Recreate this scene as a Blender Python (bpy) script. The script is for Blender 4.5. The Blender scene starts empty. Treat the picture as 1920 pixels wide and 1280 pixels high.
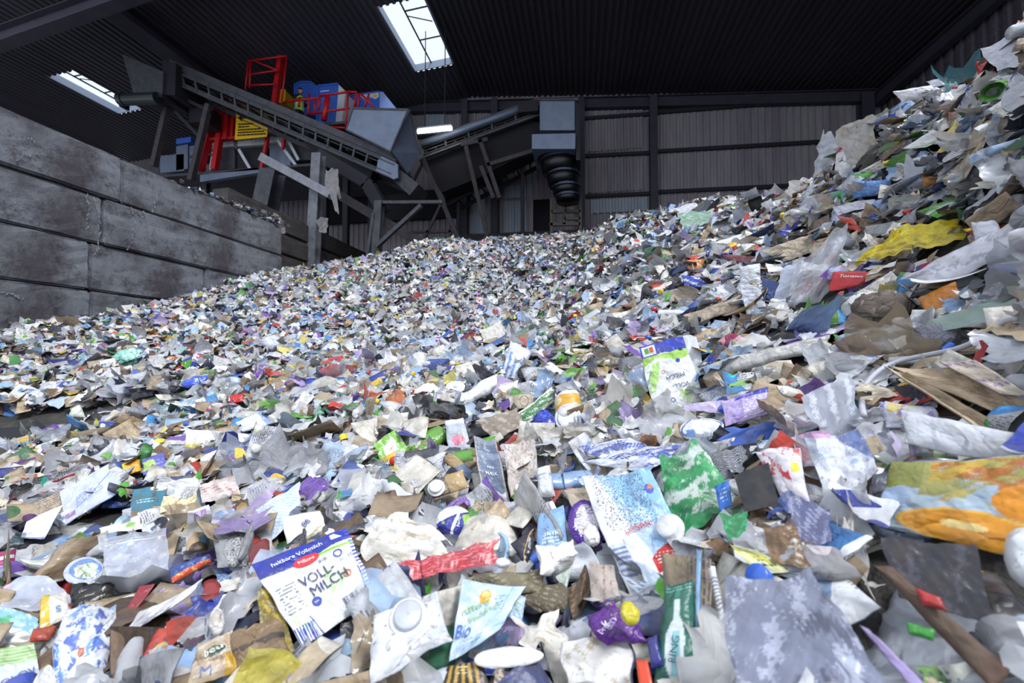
import bpy, bmesh, math, random
import numpy as np
from mathutils import Vector, Matrix
from mathutils.bvhtree import BVHTree

SC = bpy.context.scene
COL = SC.collection

# ------------------------------------------------------------------ camera
CAM = np.array([0.0, 0.0, 0.55])
FPX = 800.0
YAW = math.radians(9.2)
PIT = math.atan(25.0 / FPX)
cam_d = bpy.data.cameras.new('camera')
cam = bpy.data.objects.new('camera', cam_d)
COL.objects.link(cam)
cam.location = CAM
cam.rotation_euler = (math.radians(90) + PIT, 0, YAW)
cam_d.sensor_width = 36.0
cam_d.lens = 36.0 * FPX / 1920.0
cam_d.clip_start = 0.02
cam_d.clip_end = 200
cam_d.dof.use_dof = True
cam_d.dof.focus_distance = 1.5
cam_d.dof.aperture_fstop = 5.6
SC.camera = cam
FWD = np.array([-math.sin(YAW) * math.cos(PIT), math.cos(YAW) * math.cos(PIT), math.sin(PIT)])
RGT = np.array([math.cos(YAW), math.sin(YAW), 0.0])
UPV = np.cross(RGT, FWD)

# ------------------------------------------------------------------ world, sun, exposure
world = bpy.data.worlds.new('overcast_sky')
SC.world = world
world.use_nodes = True
wn = world.node_tree
bg = wn.nodes['Background']
bg.inputs[0].default_value = (0.82, 0.89, 1.0, 1)
bg.inputs[1].default_value = 1.36
sun_d = bpy.data.lights.new('sun', 'SUN')
sun_d.energy = 3.1
sun_d.angle = math.radians(14)
sun_d.color = (0.96, 0.98, 1.0)
sun = bpy.data.objects.new('sun', sun_d)
COL.objects.link(sun)
sun.location = (6, -6, 12)
sun.rotation_euler = (math.radians(36), 0, math.radians(50))
SC.view_settings.view_transform = 'Standard'
SC.view_settings.look = 'None'
SC.view_settings.gamma = 1
SC.view_settings.use_curve_mapping = False
SC.view_settings.exposure = -0.05
SC.cycles.transparent_max_bounces = 10
SC.cycles.max_bounces = 5
SC.cycles.diffuse_bounces = 3
SC.cycles.caustics_reflective = False
SC.cycles.caustics_refractive = False

def ray(px, py):
    return FWD + RGT * ((px - 960.0) / FPX) + UPV * ((640.0 - py) / FPX)
def D(px, py, d):                      # point at depth d along the view axis
    return CAM + ray(px, py) * d
def P(px, py, Y):                      # point of the plane y = Y
    r = ray(px, py)
    return CAM + r * ((Y - CAM[1]) / r[1])
def proj(p):
    q = np.asarray(p) - CAM
    z = q @ FWD
    z = np.where(np.abs(z) < 1e-4, 1e-4, z)
    return 960 + FPX * (q @ RGT) / z, 640 - FPX * (q @ UPV) / z, z
def lin(c):
    if isinstance(c, str):
        c = [int(c[i:i + 2], 16) / 255.0 for i in (0, 2, 4)]
    return tuple(((x / 12.92) if x <= 0.04045 else ((x + 0.055) / 1.055) ** 2.4) for x in c)

# ------------------------------------------------------------------ materials
def new_mat(name):
    m = bpy.data.materials.new(name)
    m.use_nodes = True
    nt = m.node_tree
    for n in list(nt.nodes):
        nt.nodes.remove(n)
    out = nt.nodes.new('ShaderNodeOutputMaterial')
    b = nt.nodes.new('ShaderNodeBsdfPrincipled')
    nt.links.new(b.outputs[0], out.inputs[0])
    return m, nt, b, out
def nd(nt, t, **kw):
    n = nt.nodes.new(t)
    for k, v in kw.items():
        setattr(n, k, v)
    return n
def math_n(nt, op, a, b=None, clamp=False):
    n = nt.nodes.new('ShaderNodeMath'); n.operation = op; n.use_clamp = clamp
    for i, x in enumerate((a, b)):
        if x is None: continue
        if isinstance(x, (int, float)): n.inputs[i].default_value = x
        else: nt.links.new(x, n.inputs[i])
    return n.outputs[0]
def mixc(nt, f, a, b, mode='MIX'):
    n = nt.nodes.new('ShaderNodeMix'); n.data_type = 'RGBA'; n.blend_type = mode
    for i, x in ((0, f), (6, a), (7, b)):
        if isinstance(x, (int, float)): n.inputs[i].default_value = x
        elif isinstance(x, tuple): n.inputs[i].default_value = (*x[:3], 1)
        else: nt.links.new(x, n.inputs[i])
    return n.outputs[2]
def noise(nt, vec, scale, detail=3, rough=.55):
    n = nd(nt, 'ShaderNodeTexNoise'); n.inputs['Scale'].default_value = scale
    n.inputs['Detail'].default_value = detail; n.inputs['Roughness'].default_value = rough
    if vec is not None: nt.links.new(vec, n.inputs['Vector'])
    return n.outputs[0]
def ramp(nt, x, lo, hi, a=0.0, b=1.0):
    n = nd(nt, 'ShaderNodeMapRange'); nt.links.new(x, n.inputs[0])
    n.inputs[1].default_value = lo; n.inputs[2].default_value = hi
    n.inputs[3].default_value = a; n.inputs[4].default_value = b
    return n.outputs[0]
def bump(nt, h, strength, dist, b):
    n = nd(nt, 'ShaderNodeBump'); n.inputs['Strength'].default_value = strength
    n.inputs['Distance'].default_value = dist
    nt.links.new(h, n.inputs['Height']); nt.links.new(n.outputs[0], b.inputs['Normal'])

def pack_material(name, patterned, rough, film=False, alpha=.5, grime=0.5, bs=None):
    """printed packaging: 'ca' ground colour, 'cb' ink colour (its alpha = how much print)"""
    m, nt, b, out = new_mat(name)
    uv = nd(nt, 'ShaderNodeUVMap'); uv.uv_map = 'UVMap'
    vec = uv.outputs[0]
    A = nd(nt, 'ShaderNodeAttribute'); A.attribute_name = 'ca'
    col = A.outputs['Color']
    if patterned:
        B = nd(nt, 'ShaderNodeAttribute'); B.attribute_name = 'cb'
        amt = B.outputs['Alpha']
        sep = nd(nt, 'ShaderNodeSeparateXYZ'); nt.links.new(vec, sep.inputs[0])
        # large printed fields
        big = noise(nt, vec, 11, 1, .4)
        thr = math_n(nt, 'MULTIPLY_ADD', amt, -0.22); nt.nodes[-1].inputs[2].default_value = 0.66
        f1 = math_n(nt, 'GREATER_THAN', big, thr)
        f1 = math_n(nt, 'MULTIPLY', f1, math_n(nt, 'GREATER_THAN', amt, .05))
        col = mixc(nt, f1, col, B.outputs['Color'])
        # blocks of small print (rows of dashes)
        rows = math_n(nt, 'FRACT', math_n(nt, 'MULTIPLY', sep.outputs[1], 190.0))
        rows = math_n(nt, 'GREATER_THAN', rows, .52)
        st = nd(nt, 'ShaderNodeMapping'); st.inputs['Scale'].default_value = (420, 190, 1)
        nt.links.new(vec, st.inputs[0])
        wd = nd(nt, 'ShaderNodeTexWhiteNoise'); wd.noise_dimensions = '2D'
        fl = nd(nt, 'ShaderNodeVectorMath', operation='FLOOR'); nt.links.new(st.outputs[0], fl.inputs[0])
        nt.links.new(fl.outputs[0], wd.inputs[0])
        words = math_n(nt, 'GREATER_THAN', wd.outputs[0], .35)
        blk = math_n(nt, 'GREATER_THAN', noise(nt, vec, 17, 0, .3), .60)
        tx = math_n(nt, 'MULTIPLY', math_n(nt, 'MULTIPLY', rows, words), blk)
        tx = math_n(nt, 'MULTIPLY', tx, math_n(nt, 'MULTIPLY', math_n(nt, 'GREATER_THAN', amt, .05), .75))
        col = mixc(nt, tx, col, (.05, .07, .16))
        # small spots of a third colour, pictures and badges
        vo = nd(nt, 'ShaderNodeTexVoronoi'); vo.inputs['Scale'].default_value = 22
        nt.links.new(vec, vo.inputs['Vector'])
        sv = nd(nt, 'ShaderNodeSeparateColor'); nt.links.new(vo.outputs['Color'], sv.inputs[0])
        spot = math_n(nt, 'MULTIPLY', math_n(nt, 'LESS_THAN', vo.outputs['Distance'], .30),
                      math_n(nt, 'GREATER_THAN', sv.outputs[0], .86))
        spot = math_n(nt, 'MULTIPLY', spot, math_n(nt, 'GREATER_THAN', amt, .25))
        hs = nd(nt, 'ShaderNodeHueSaturation'); nt.links.new(B.outputs['Color'], hs.inputs['Color'])
        nt.links.new(sv.outputs[1], hs.inputs['Hue']); hs.inputs['Saturation'].default_value = 1.3
        col = mixc(nt, spot, col, hs.outputs[0])
    d1 = noise(nt, vec, 14, 6, .68)
    d2 = noise(nt, vec, 70, 3, .7)
    g1 = ramp(nt, d1, .44, .74, 0, grime)
    g2 = ramp(nt, d2, .62, .74, 0, grime * .9)
    col = mixc(nt, g1, col, (.16, .125, .09), 'MULTIPLY' if film else 'MIX')
    col = mixc(nt, g2, col, (.05, .04, .03))
    wv = nd(nt, 'ShaderNodeVectorMath', operation='ADD'); nt.links.new(vec, wv.inputs[0])
    nz = nd(nt, 'ShaderNodeTexNoise'); nz.inputs['Scale'].default_value = 20; nt.links.new(vec, nz.inputs['Vector'])
    sc_ = nd(nt, 'ShaderNodeVectorMath', operation='SCALE'); nt.links.new(nz.outputs['Color'], sc_.inputs[0]); sc_.inputs['Scale'].default_value = .05
    nt.links.new(sc_.outputs[0], wv.inputs[1])
    vr = nd(nt, 'ShaderNodeTexVoronoi'); vr.inputs['Scale'].default_value = 22 if film else 30; nt.links.new(wv.outputs[0], vr.inputs['Vector'])
    crs = vr.outputs['Distance']
    dk = ramp(nt, crs, .42, .75, 0, grime * .55)
    col = mixc(nt, dk, col, (.10, .08, .06))
    nt.links.new(col, b.inputs['Base Color'])
    b.inputs['Roughness'].default_value = rough
    b.inputs['Specular IOR Level'].default_value = .5
    w1 = noise(nt, vec, 16 if film else 38, 2, .5)
    w2 = math_n(nt, 'ABSOLUTE', math_n(nt, 'SUBTRACT', noise(nt, vec, 11 if film else 24, 2 if film else 3, .5), .5))
    h = math_n(nt, 'ADD', math_n(nt, 'MULTIPLY', w1, .35), math_n(nt, 'MULTIPLY', w2, 2.0))
    h = math_n(nt, 'ADD', h, math_n(nt, 'MULTIPLY', crs, .9))
    bump(nt, h, bs or (.5 if film else .75), .010 if film else .008, b)
    if film:
        a = ramp(nt, math_n(nt, 'ADD', w2, math_n(nt, 'MULTIPLY', d1, .25)), .10, .36, alpha + .28, alpha - .12)
        a = math_n(nt, 'ADD', a, math_n(nt, 'MULTIPLY', g1, .4), True)
        nt.links.new(a, b.inputs['Alpha'])
        b.inputs['Specular IOR Level'].default_value = .6
    return m
M_PRINT = pack_material('printed_packaging', True, .42, grime=.55)
M_PAPER = pack_material('soiled_board', True, .75, grime=.62)
M_PLAIN = pack_material('painted_pack_surface', False, .38, grime=.36)
M_GLOSS = pack_material('moulded_plastic', False, .28, grime=.36, bs=.3)
M_FILM = pack_material('translucent_film', False, .20, True, .50, .35)
M_FILMT = pack_material('tinted_bag_film', False, .34, True, .80, .25)
M_FILMF = pack_material('milky_film', False, .32, grime=.35, bs=.5)
MATS = [M_PRINT, M_PAPER, M_PLAIN, M_GLOSS, M_FILM, M_FILMT, M_FILMF]
PRINT, PAPER, PLAIN, GLOSS, FILM, FILMT, FILMF = range(7)

def simple(name, c, rough=.6, metal=0.0, nscale=0, namt=.3, c2=None, bmp=0.0, bscale=30, stretch=None, emit=None):
    m, nt, b, out = new_mat(name)
    c = lin(c)
    b.inputs['Base Color'].default_value = (*c, 1)
    b.inputs['Roughness'].default_value = rough
    b.inputs['Metallic'].default_value = metal
    if nscale or bmp:
        tc = nd(nt, 'ShaderNodeTexCoord'); v = tc.outputs['Object']
        if stretch:
            mp = nd(nt, 'ShaderNodeMapping'); mp.inputs['Scale'].default_value = stretch
            nt.links.new(v, mp.inputs[0]); v = mp.outputs[0]
    if nscale:
        n = noise(nt, v, nscale, 5, .65)
        f = ramp(nt, n, .38, .68, 0, namt)
        nt.links.new(mixc(nt, f, c, lin(c2) if c2 else tuple(x * .35 for x in c)), b.inputs['Base Color'])
    if bmp:
        bump(nt, noise(nt, v, bscale, 4, .6), bmp, .02, b)
    if emit:
        b.inputs['Emission Color'].default_value = (1, 1, 1, 1)
        b.inputs['Emission Strength'].default_value = emit
    return m

# ------------------------------------------------------------------ mesh makers
def mesh_from(name, V, F, mats, uv=None, ca=None, cb=None, mi=None, smooth=True):
    me = bpy.data.meshes.new(name)
    V = np.asarray(V, dtype=np.float32)
    F = np.asarray(F, dtype=np.int32)
    k = F.shape[1]
    me.vertices.add(len(V)); me.vertices.foreach_set('co', V.ravel())
    me.loops.add(F.size); me.loops.foreach_set('vertex_index', F.ravel())
    me.polygons.add(len(F))
    me.polygons.foreach_set('loop_start', np.arange(0, F.size, k, dtype=np.int32))
    me.polygons.foreach_set('loop_total', np.full(len(F), k, dtype=np.int32))
    if mi is not None:
        me.polygons.foreach_set('material_index', np.asarray(mi, dtype=np.int32))
    me.update(calc_edges=True)
    me.polygons.foreach_set('use_smooth', np.full(len(F), smooth, dtype=bool))
    if uv is not None:
        l = me.uv_layers.new(name='UVMap')
        l.data.foreach_set('uv', np.asarray(uv, dtype=np.float32)[F.ravel()].ravel())
    for nm, c in (('ca', ca), ('cb', cb)):
        if c is not None:
            a = me.attributes.new(nm, 'FLOAT_COLOR', 'POINT')
            a.data.foreach_set('color', np.asarray(c, dtype=np.float32).ravel())
    for m in mats: me.materials.append(m)
    return me
def tag(o, label=None, cat=None, group=None, kind=None):
    if label: o['label'] = label
    if cat: o['category'] = cat
    if group: o['group'] = group
    if kind: o['kind'] = kind
    return o
def link(name, me, parent=None, loc=None):
    o = bpy.data.objects.new(name, me); COL.objects.link(o)
    if parent is not None: o.parent = parent
    if loc is not None: o.location = loc
    return o
def empty(name, loc, label=None, cat=None, group=None):
    o = bpy.data.objects.new(name, None); COL.objects.link(o)
    o.location = [float(x) for x in loc]; o.empty_display_size = .1
    return tag(o, label, cat, group)
BOXF = [(0, 3, 2, 1), (4, 5, 6, 7), (0, 1, 5, 4), (1, 2, 6, 5), (2, 3, 7, 6), (3, 0, 4, 7)]
class MB:
    """collects simple solids, linked as one mesh"""
    def __init__(s): s.v = []; s.f = []
    def add(s, v, f):
        n = len(s.v); s.v += [tuple(map(float, p)) for p in v]; s.f += [tuple(i + n for i in q) for q in f]; return s
    def box(s, a, b):
        (x0, y0, z0), (x1, y1, z1) = a, b
        return s.add([(x0, y0, z0), (x1, y0, z0), (x1, y1, z0), (x0, y1, z0), (x0, y0, z1), (x1, y0, z1), (x1, y1, z1), (x0, y1, z1)], BOXF)
    def prism(s, pts, off):
        """polygon pts extruded by the vector off"""
        n = len(pts); off = np.asarray(off, float)
        v = [np.asarray(p, float) for p in pts] + [np.asarray(p, float) + off for p in pts]
        f = [tuple(range(n)), tuple(range(2 * n - 1, n - 1, -1))] + [(i, (i + 1) % n + 0, (i + 1) % n + n, i + n) for i in range(n)]
        return s.add(v, f)
    def bar(s, p, q, w, h, up=(0, 0, 1)):
        p = np.asarray(p, float); q = np.asarray(q, float); d = q - p; L = np.linalg.norm(d); d /= L
        up = np.asarray(up, float); sd = np.cross(d, up)
        if np.linalg.norm(sd) < 1e-3: sd = np.cross(d, (1, 0, 0))
        sd /= np.linalg.norm(sd); u = np.cross(sd, d)
        a = [p + sd * (sx * w / 2) + u * (sz * h / 2) for sx, sz in ((-1, -1), (1, -1), (1, 1), (-1, 1))]
        b = [x + d * L for x in a]
        return s.add(a + b, [(0, 1, 2, 3), (7, 6, 5, 4), (0, 4, 5, 1), (1, 5, 6, 2), (2, 6, 7, 3), (3, 7, 4, 0)])
    def ibeam(s, p, q, w, h, up=(0, 0, 1), t=.035):
        p = np.asarray(p, float); q = np.asarray(q, float); d = (q - p) / np.linalg.norm(q - p)
        up = np.asarray(up, float); sd = np.cross(d, up)
        if np.linalg.norm(sd) < 1e-3: sd = np.cross(d, (1, 0, 0))
        sd /= np.linalg.norm(sd); u = np.cross(sd, d)
        s.bar(p, q, t, h, up)
        s.bar(p + u * (h / 2), q + u * (h / 2), w, t, up); s.bar(p - u * (h / 2), q - u * (h / 2), w, t, up)
        return s
    def tube(s, pts, r, n=8, caps=True):
        pts = [np.asarray(p, float) for p in pts]
        rr = r if isinstance(r, (list, tuple, np.ndarray)) else [r] * len(pts)
        base = len(s.v); prev = None
        for i, p in enumerate(pts):
            d = pts[min(i + 1, len(pts) - 1)] - pts[max(i - 1, 0)]; d = d / (np.linalg.norm(d) + 1e-9)
            a = prev - d * (prev @ d) if prev is not None else np.cross(d, (0, 0, 1) if abs(d[2]) < .9 else (1, 0, 0))
            a = a / np.linalg.norm(a); prev = a; b = np.cross(d, a)
            for k in range(n):
                t = 2 * math.pi * k / n
                s.v.append(tuple(p + (a * math.cos(t) + b * math.sin(t)) * rr[i]))
        for i in range(len(pts) - 1):
            for k in range(n):
                s.f.append((base + i * n + k, base + i * n + (k + 1) % n, base + (i + 1) * n + (k + 1) % n, base + (i + 1) * n + k))
        if caps:
            s.f.append(tuple(base + k for k in range(n))[::-1]); s.f.append(tuple(base + (len(pts) - 1) * n + k for k in range(n)))
        return s
    def build(s, name, mat, parent=None, smooth=False, bevel=0):
        me = bpy.data.meshes.new(name)
        v = s.v
        if parent is not None:
            l = parent.location; v = [(a - l.x, b - l.y, c - l.z) for a, b, c in v]
        me.from_pydata(v, [], s.f); me.materials.append(mat)
        bm = bmesh.new(); bm.from_mesh(me); bmesh.ops.recalc_face_normals(bm, faces=bm.faces); bm.to_mesh(me); bm.free()
        if smooth:
            me.polygons.foreach_set('use_smooth', np.ones(len(me.polygons), dtype=bool))
        o = link(name, me, parent)
        if bevel:
            b = o.modifiers.new('bevel', 'BEVEL'); b.width = bevel; b.segments = 2; b.limit_method = 'ANGLE'
        return o
# ================================================================== THE HALL
DARK = simple('dark_steel', '211f29', .7, nscale=3, namt=.5)
BEAM = simple('dull_roof_steel', '3a3845', .7, nscale=1.5, namt=.5)
GALV = simple('galvanised_sheet', '78849a', .45, .25, nscale=2.5, namt=.45, c2='566074')
GALVD = simple('dusty_galvanised_steel', '4f5058', .6, .1, nscale=4, namt=.7, c2='2f2b31')
RUST = simple('rusty_steel', '38343a', .8, nscale=5, namt=.6, c2='58504f')
BLACK = simple('black_rubber', '0d0e12', .35)
ROOFM = simple('lit_roof_sheeting', '4a4850', .6, nscale=.8, namt=.6, c2='302f36', stretch=(1, .15, 1))  # left pitch: skylight brightness put into a lighter colour
ROOFR = simple('shaded_roof_sheeting', '323138', .6, nscale=.8, namt=.6, c2='201f25', stretch=(1, .15, 1))  # right pitch: same sheeting, its shade painted in as a darker colour
REDP = simple('red_paint', 'c1121c', .45)
BLUEP = simple('blue_container_paint', '3f6fd6', .45, nscale=2, namt=.3)
YELP = simple('yellow_paint', 'f0c010', .5)
WHITEP = simple('white_paint', 'd6dae2', .5, nscale=3, namt=.25)

def cladding(name, tone, tone2):
    m, nt, b, out = new_mat(name)
    tc = nd(nt, 'ShaderNodeTexCoord')
    mp = nd(nt, 'ShaderNodeMapping'); mp.inputs['Scale'].default_value = (1, 1, .12); nt.links.new(tc.outputs['Object'], mp.inputs[0])
    n1 = noise(nt, mp.outputs[0], 1.6, 6, .7); n2 = noise(nt, tc.outputs['Object'], 14, 4, .7)
    c = mixc(nt, ramp(nt, n1, .35, .65), lin(tone), lin(tone2))
    c = mixc(nt, ramp(nt, n2, .55, .8, 0, .5), c, lin('a8a4a8'))
    nt.links.new(c, b.inputs['Base Color']); b.inputs['Roughness'].default_value = .75
    return m
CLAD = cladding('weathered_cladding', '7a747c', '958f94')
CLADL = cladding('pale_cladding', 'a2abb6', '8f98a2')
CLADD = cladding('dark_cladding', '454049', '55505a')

def concrete_mat():
    m, nt, b, out = new_mat('stained_concrete')
    tc = nd(nt, 'ShaderNodeTexCoord'); v = tc.outputs['Object']
    n1 = noise(nt, v, .9, 6, .65); n2 = noise(nt, v, 6, 6, .75); n3 = noise(nt, v, 30, 4, .7)
    n4 = noise(nt, v, 2.6, 8, .8)
    c = mixc(nt, ramp(nt, n1, .42, .60), lin('47434a'), lin('767a82'))
    c = mixc(nt, ramp(nt, n4, .50, .60, 0, .75), c, lin('37333a'))
    c = mixc(nt, ramp(nt, n2, .52, .66, 0, .5), c, lin('6d6a72'))
    c = mixc(nt, ramp(nt, math_n(nt, 'MULTIPLY', n4, n3), .33, .42, 0, .6), c, lin('94959c'))
    nt.links.new(c, b.inputs['Base Color']); b.inputs['Roughness'].default_value = .85
    bump(nt, math_n(nt, 'ADD', n2, math_n(nt, 'MULTIPLY', n3, .4)), .5, .03, b)
    return m
CONC = concrete_mat()
CONCD = simple('dark_board_wall', '2c292b', .85, nscale=2, namt=.6, c2='494443', bmp=.4)
FLOORM = simple('asphalt_floor', '1c1d22', .8, nscale=6, namt=.5, c2='2c2d33', bmp=.5)
SCUFF = simple('chalky_scuff', '9c9ca8', .95, nscale=20, namt=.6, c2='6a6870')

YB = 21.0                                   # back wall
ridge = P(880, 184, YB); RX, RZ = ridge[0], ridge[2]
rc = P(1650, 172, YB); RWX = rc[0]
sR = (rc[2] - RZ) / (rc[0] - RX)            # right plane falls to the right
lp = P(760, 190, YB); sL = math.tan(math.radians(5))
LWX = RX - 21
def roof_z(x): return RZ + sR * (x - RX) if x > RX else RZ + sL * (x - RX)
Y0R = 8.5

o = tag(MB().box((-24, -3, -.2), (14, YB + 3, 0)).build('floor', FLOORM), kind='structure')

def corrugated(name, org, ux, uy, width, length, pitch, amp, mat, parent=None, nu=7, holes=None, trapez=True):
    """profiled sheet: waves run along ux, ribs run along uy"""
    org = np.asarray(org, float); ux = np.asarray(ux, float); uy = np.asarray(uy, float)
    n = np.cross(ux, uy); n /= np.linalg.norm(n)
    k = int(width / pitch); xs = []; hs = []
    for i in range(k):
        for a, h in ((0, 0), (.30, 0), (.42, 1), (.80, 1), (.92, 0)):
            xs.append((i + a) * pitch); hs.append(h * amp)
    xs.append(k * pitch); hs.append(0)
    ys = sorted(set([0, length] + ([y for h in holes for y in h[2:]] if holes else [])))
    V = [org + ux * x + uy * y + n * h for y in ys for x, h in zip(xs, hs)]
    F = []
    m = len(xs)
    for j in range(len(ys) - 1):
        for i in range(m - 1):
            cx, cy = (xs[i] + xs[i + 1]) / 2, (ys[j] + ys[j + 1]) / 2
            if holes and any(a < cx < b and c < cy < d for a, b, c, d in holes): continue
            F.append((j * m + i, j * m + i + 1, (j + 1) * m + i + 1, (j + 1) * m + i))
    if parent is not None: V = [p - np.array(parent.location) for p in V]
    return link(name, mesh_from(name, V, F, [mat], smooth=False), parent)

# back wall, with the doorway hole
bw0 = np.array([LWX, YB, 0]);
dl, dr = P(1000, 400, YB)[0], P(1032, 400, YB)[0]
dt = P(1015, 374, YB)[2]
wb = corrugated('wall_back', (LWX, YB, 0), (1, 0, 0), (0, 0, 1), RWX - LWX + .6, RZ + 1, .30, .05, CLAD,
                holes=[(dl - LWX, dr - LWX, 0, dt)])
tag(wb, kind='structure')
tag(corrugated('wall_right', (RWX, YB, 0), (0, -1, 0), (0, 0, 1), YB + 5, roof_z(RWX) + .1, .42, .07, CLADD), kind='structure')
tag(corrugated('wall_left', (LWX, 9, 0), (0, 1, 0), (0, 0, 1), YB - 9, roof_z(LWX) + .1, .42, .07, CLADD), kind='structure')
# dark yard behind the doorway
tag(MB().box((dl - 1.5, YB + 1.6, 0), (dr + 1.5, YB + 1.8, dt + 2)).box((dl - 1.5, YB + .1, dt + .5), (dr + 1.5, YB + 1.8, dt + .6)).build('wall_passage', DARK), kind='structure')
# lighter replaced sheets on the back wall
def patch(px0, py0, px1, py1, mat, nm='trim_1'):
    a = P(px0, py1, YB - .09); b = P(px1, py0, YB - .09)
    tag(corrugated(nm, (a[0], YB - .07, a[2]), (1, 0, 0), (0, 0, 1), b[0] - a[0], b[2] - a[2], .30, .05, mat), kind='structure')
for i, (a, b, c, d, mt) in enumerate([(795, 198, 846, 262, CLADL), (852, 196, 940, 240, CLAD), (1100, 192, 1215, 285, CLAD), (944, 345, 1000, 372, CLADL),
                       (944, 374, 998, 436, CLADL), (1108, 368, 1222, 400, CLADL), (846, 352, 915, 440, CLADL), (1100, 293, 1218, 362, CLAD)]):
    patch(a, b, c, d, mt, 'trim_%d' % (i + 1))

# roof in two pitches with two roof lights
nl = math.hypot(1, sL)
exL = np.array([-1, 0, -sL]) / nl
wL = (RX - LWX) * nl
def on_left(px, py):
    r = ray(px, py)                           # intersection with z = RZ + sL (x-RX)
    t = (RZ - sL * RX - CAM[2] + sL * CAM[0]) / (r[2] - sL * r[0])
    return CAM + r * t
holes = []; lights = []
for q in ([(705, 12), (800, -8), (865, 123), (777, 127)], [(90, 145), (145, 127), (255, 205), (225, 213)]):
    pts = [on_left(*c) for c in q]
    x0 = np.mean([pts[0][0], pts[3][0]]); x1 = np.mean([pts[1][0], pts[2][0]])
    y0 = np.mean([pts[0][1], pts[1][1]]); y1 = np.mean([pts[2][1], pts[3][1]])
    x1 = min(x1, RX - .05)
    y1 = min(y1, YB - .4)
    lights.append((x0, x1, y0, y1))
    holes.append(((RX - x1) * nl, (RX - x0) * nl, y0 - Y0R, y1 - Y0R))
tag(corrugated('ceiling', (RX, Y0R, RZ), exL, (0, 1, 0), wL, YB - Y0R, .26, .06, ROOFM, holes=holes), kind='structure')
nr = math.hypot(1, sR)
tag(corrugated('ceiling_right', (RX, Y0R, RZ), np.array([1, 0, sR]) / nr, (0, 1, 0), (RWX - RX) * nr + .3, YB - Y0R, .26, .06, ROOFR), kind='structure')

def skyglass():
    m, nt, b, out = new_mat('skylight_glazing')
    tr = nd(nt, 'ShaderNodeBsdfTransparent'); tr.inputs[0].default_value = (.97, .99, 1, 1)
    mx = nd(nt, 'ShaderNodeMixShader'); mx.inputs[0].default_value = .05
    nt.links.new(tr.outputs[0], mx.inputs[1]); nt.links.new(b.outputs[0], mx.inputs[2]); nt.links.new(mx.outputs[0], out.inputs[0])
    b.inputs['Base Color'].default_value = (.8, .85, .95, 1)
    return m
GLZ = skyglass()
for k, (x0, x1, y0, y1) in enumerate(lights):
    h = .32
    z0, z1 = roof_z(x0), roof_z(x1)
    fr = MB()
    fr.prism([(x0, y0, z0), (x0, y1, z0), (x0, y1, z0 + h), (x0, y0, z0 + h)], (-.04, 0, 0))
    fr.prism([(x1, y0, z1), (x1, y1, z1), (x1, y1, z1 + h), (x1, y0, z1 + h)], (.04, 0, 0))
    fr.prism([(x0, y1, z0), (x1, y1, z1), (x1, y1, z1 + h), (x0, y1, z0 + h)], (0, .04, 0))
    fr.prism([(x0, y0, z0), (x1, y0, z1), (x1, y0, z1 + h), (x0, y0, z0 + h)], (0, -.04, 0))
    w = fr.build('window_%d' % (k + 1), simple('skylight_upstand', '8c96aa', .6)); tag(w, kind='structure')
    MB().prism([(x0, y0, z0 + h), (x1, y0, z1 + h), (x1, y1, z1 + h), (x0, y1, z0 + h)], (0, 0, .02)).build('window_glass', GLZ, w)
    bars = MB()
    xm = x0 + (x1 - x0) * .42; zm = roof_z(xm)
    bars.bar((xm, y0, zm + h * .8), (xm, y1, zm + h * .8), .05, .05)
    for t in (.2, .62):
        yy = y0 + (y1 - y0) * t
        bars.bar((xm, yy, zm + h * .8), (x1, yy, z1 + h * .8), .04, .04)
    bars.bar((xm, y0 + .28 * (y1 - y0), zm + .3), (xm + (x1 - xm) * .8, y0 + .42 * (y1 - y0), z1 + .3), .03, .03)
    bars.build('glazing_bar', DARK, w)

# the bay roof over the right-hand side runs on towards the camera
0 and tag(corrugated('ceiling_side', (3.2, -5, roof_z(3.2)), np.array([1, 0, sR]) / nr, (0, 1, 0), (RWX - 3.2) * nr + .3, Y0R + 5, .26, .06, ROOFR), kind='structure')
# structural steel of the shed
tag(MB().ibeam((RX - 3.6, YB - .25, roof_z(RX) - .35), (RWX, YB - .25, roof_z(RWX) - .35), .3, .5).build('trim_eaves_beam', BEAM), kind='structure')
tag(MB().ibeam(P(1640, 190, YB - .3), P(1640, 190, YB - .3) * np.array([1, 0, 1]) + np.array([0, 9.2, 0]), .3, .5).build('trim_side_beam', BEAM), kind='structure')
def post(px, nm='trim_post', w=.4):
    x = P(px, 300, YB - .3)[0]
    tag(MB().ibeam((x, YB - .3, 0), (x, YB - .3, roof_z(x) - .3), w, .4, up=(0, 1, 0)).build(nm, BEAM), kind='structure')
for px in (872, 928, 1090, 1225, 1625, 700): post(px, w=.5 if px == 1625 else .34)
for (x0, y0, x1, y1) in ((1095, 222, 1225, 213), (1225, 211, 1650, 178), (1095, 292, 1225, 286), (1225, 284, 1600, 262), (1095, 368, 1225, 362), (1225, 360, 1600, 342),
                         (700, 262, 928, 248)):
    tag(MB().bar(P(x0, y0, YB - .15), P(x1, y1, YB - .15), .1, .16).build('trim_purlin', DARK), kind='structure')
tag(MB().box((P(850, 440, YB - .6)[0], YB - .6, 0), (P(1125, 440, YB - .6)[0], YB - .2, P(1000, 434, YB - .6)[2])).build('trim_plinth', simple('plinth_concrete', '4a464a', .85, nscale=2, namt=.5)), kind='structure')
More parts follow.
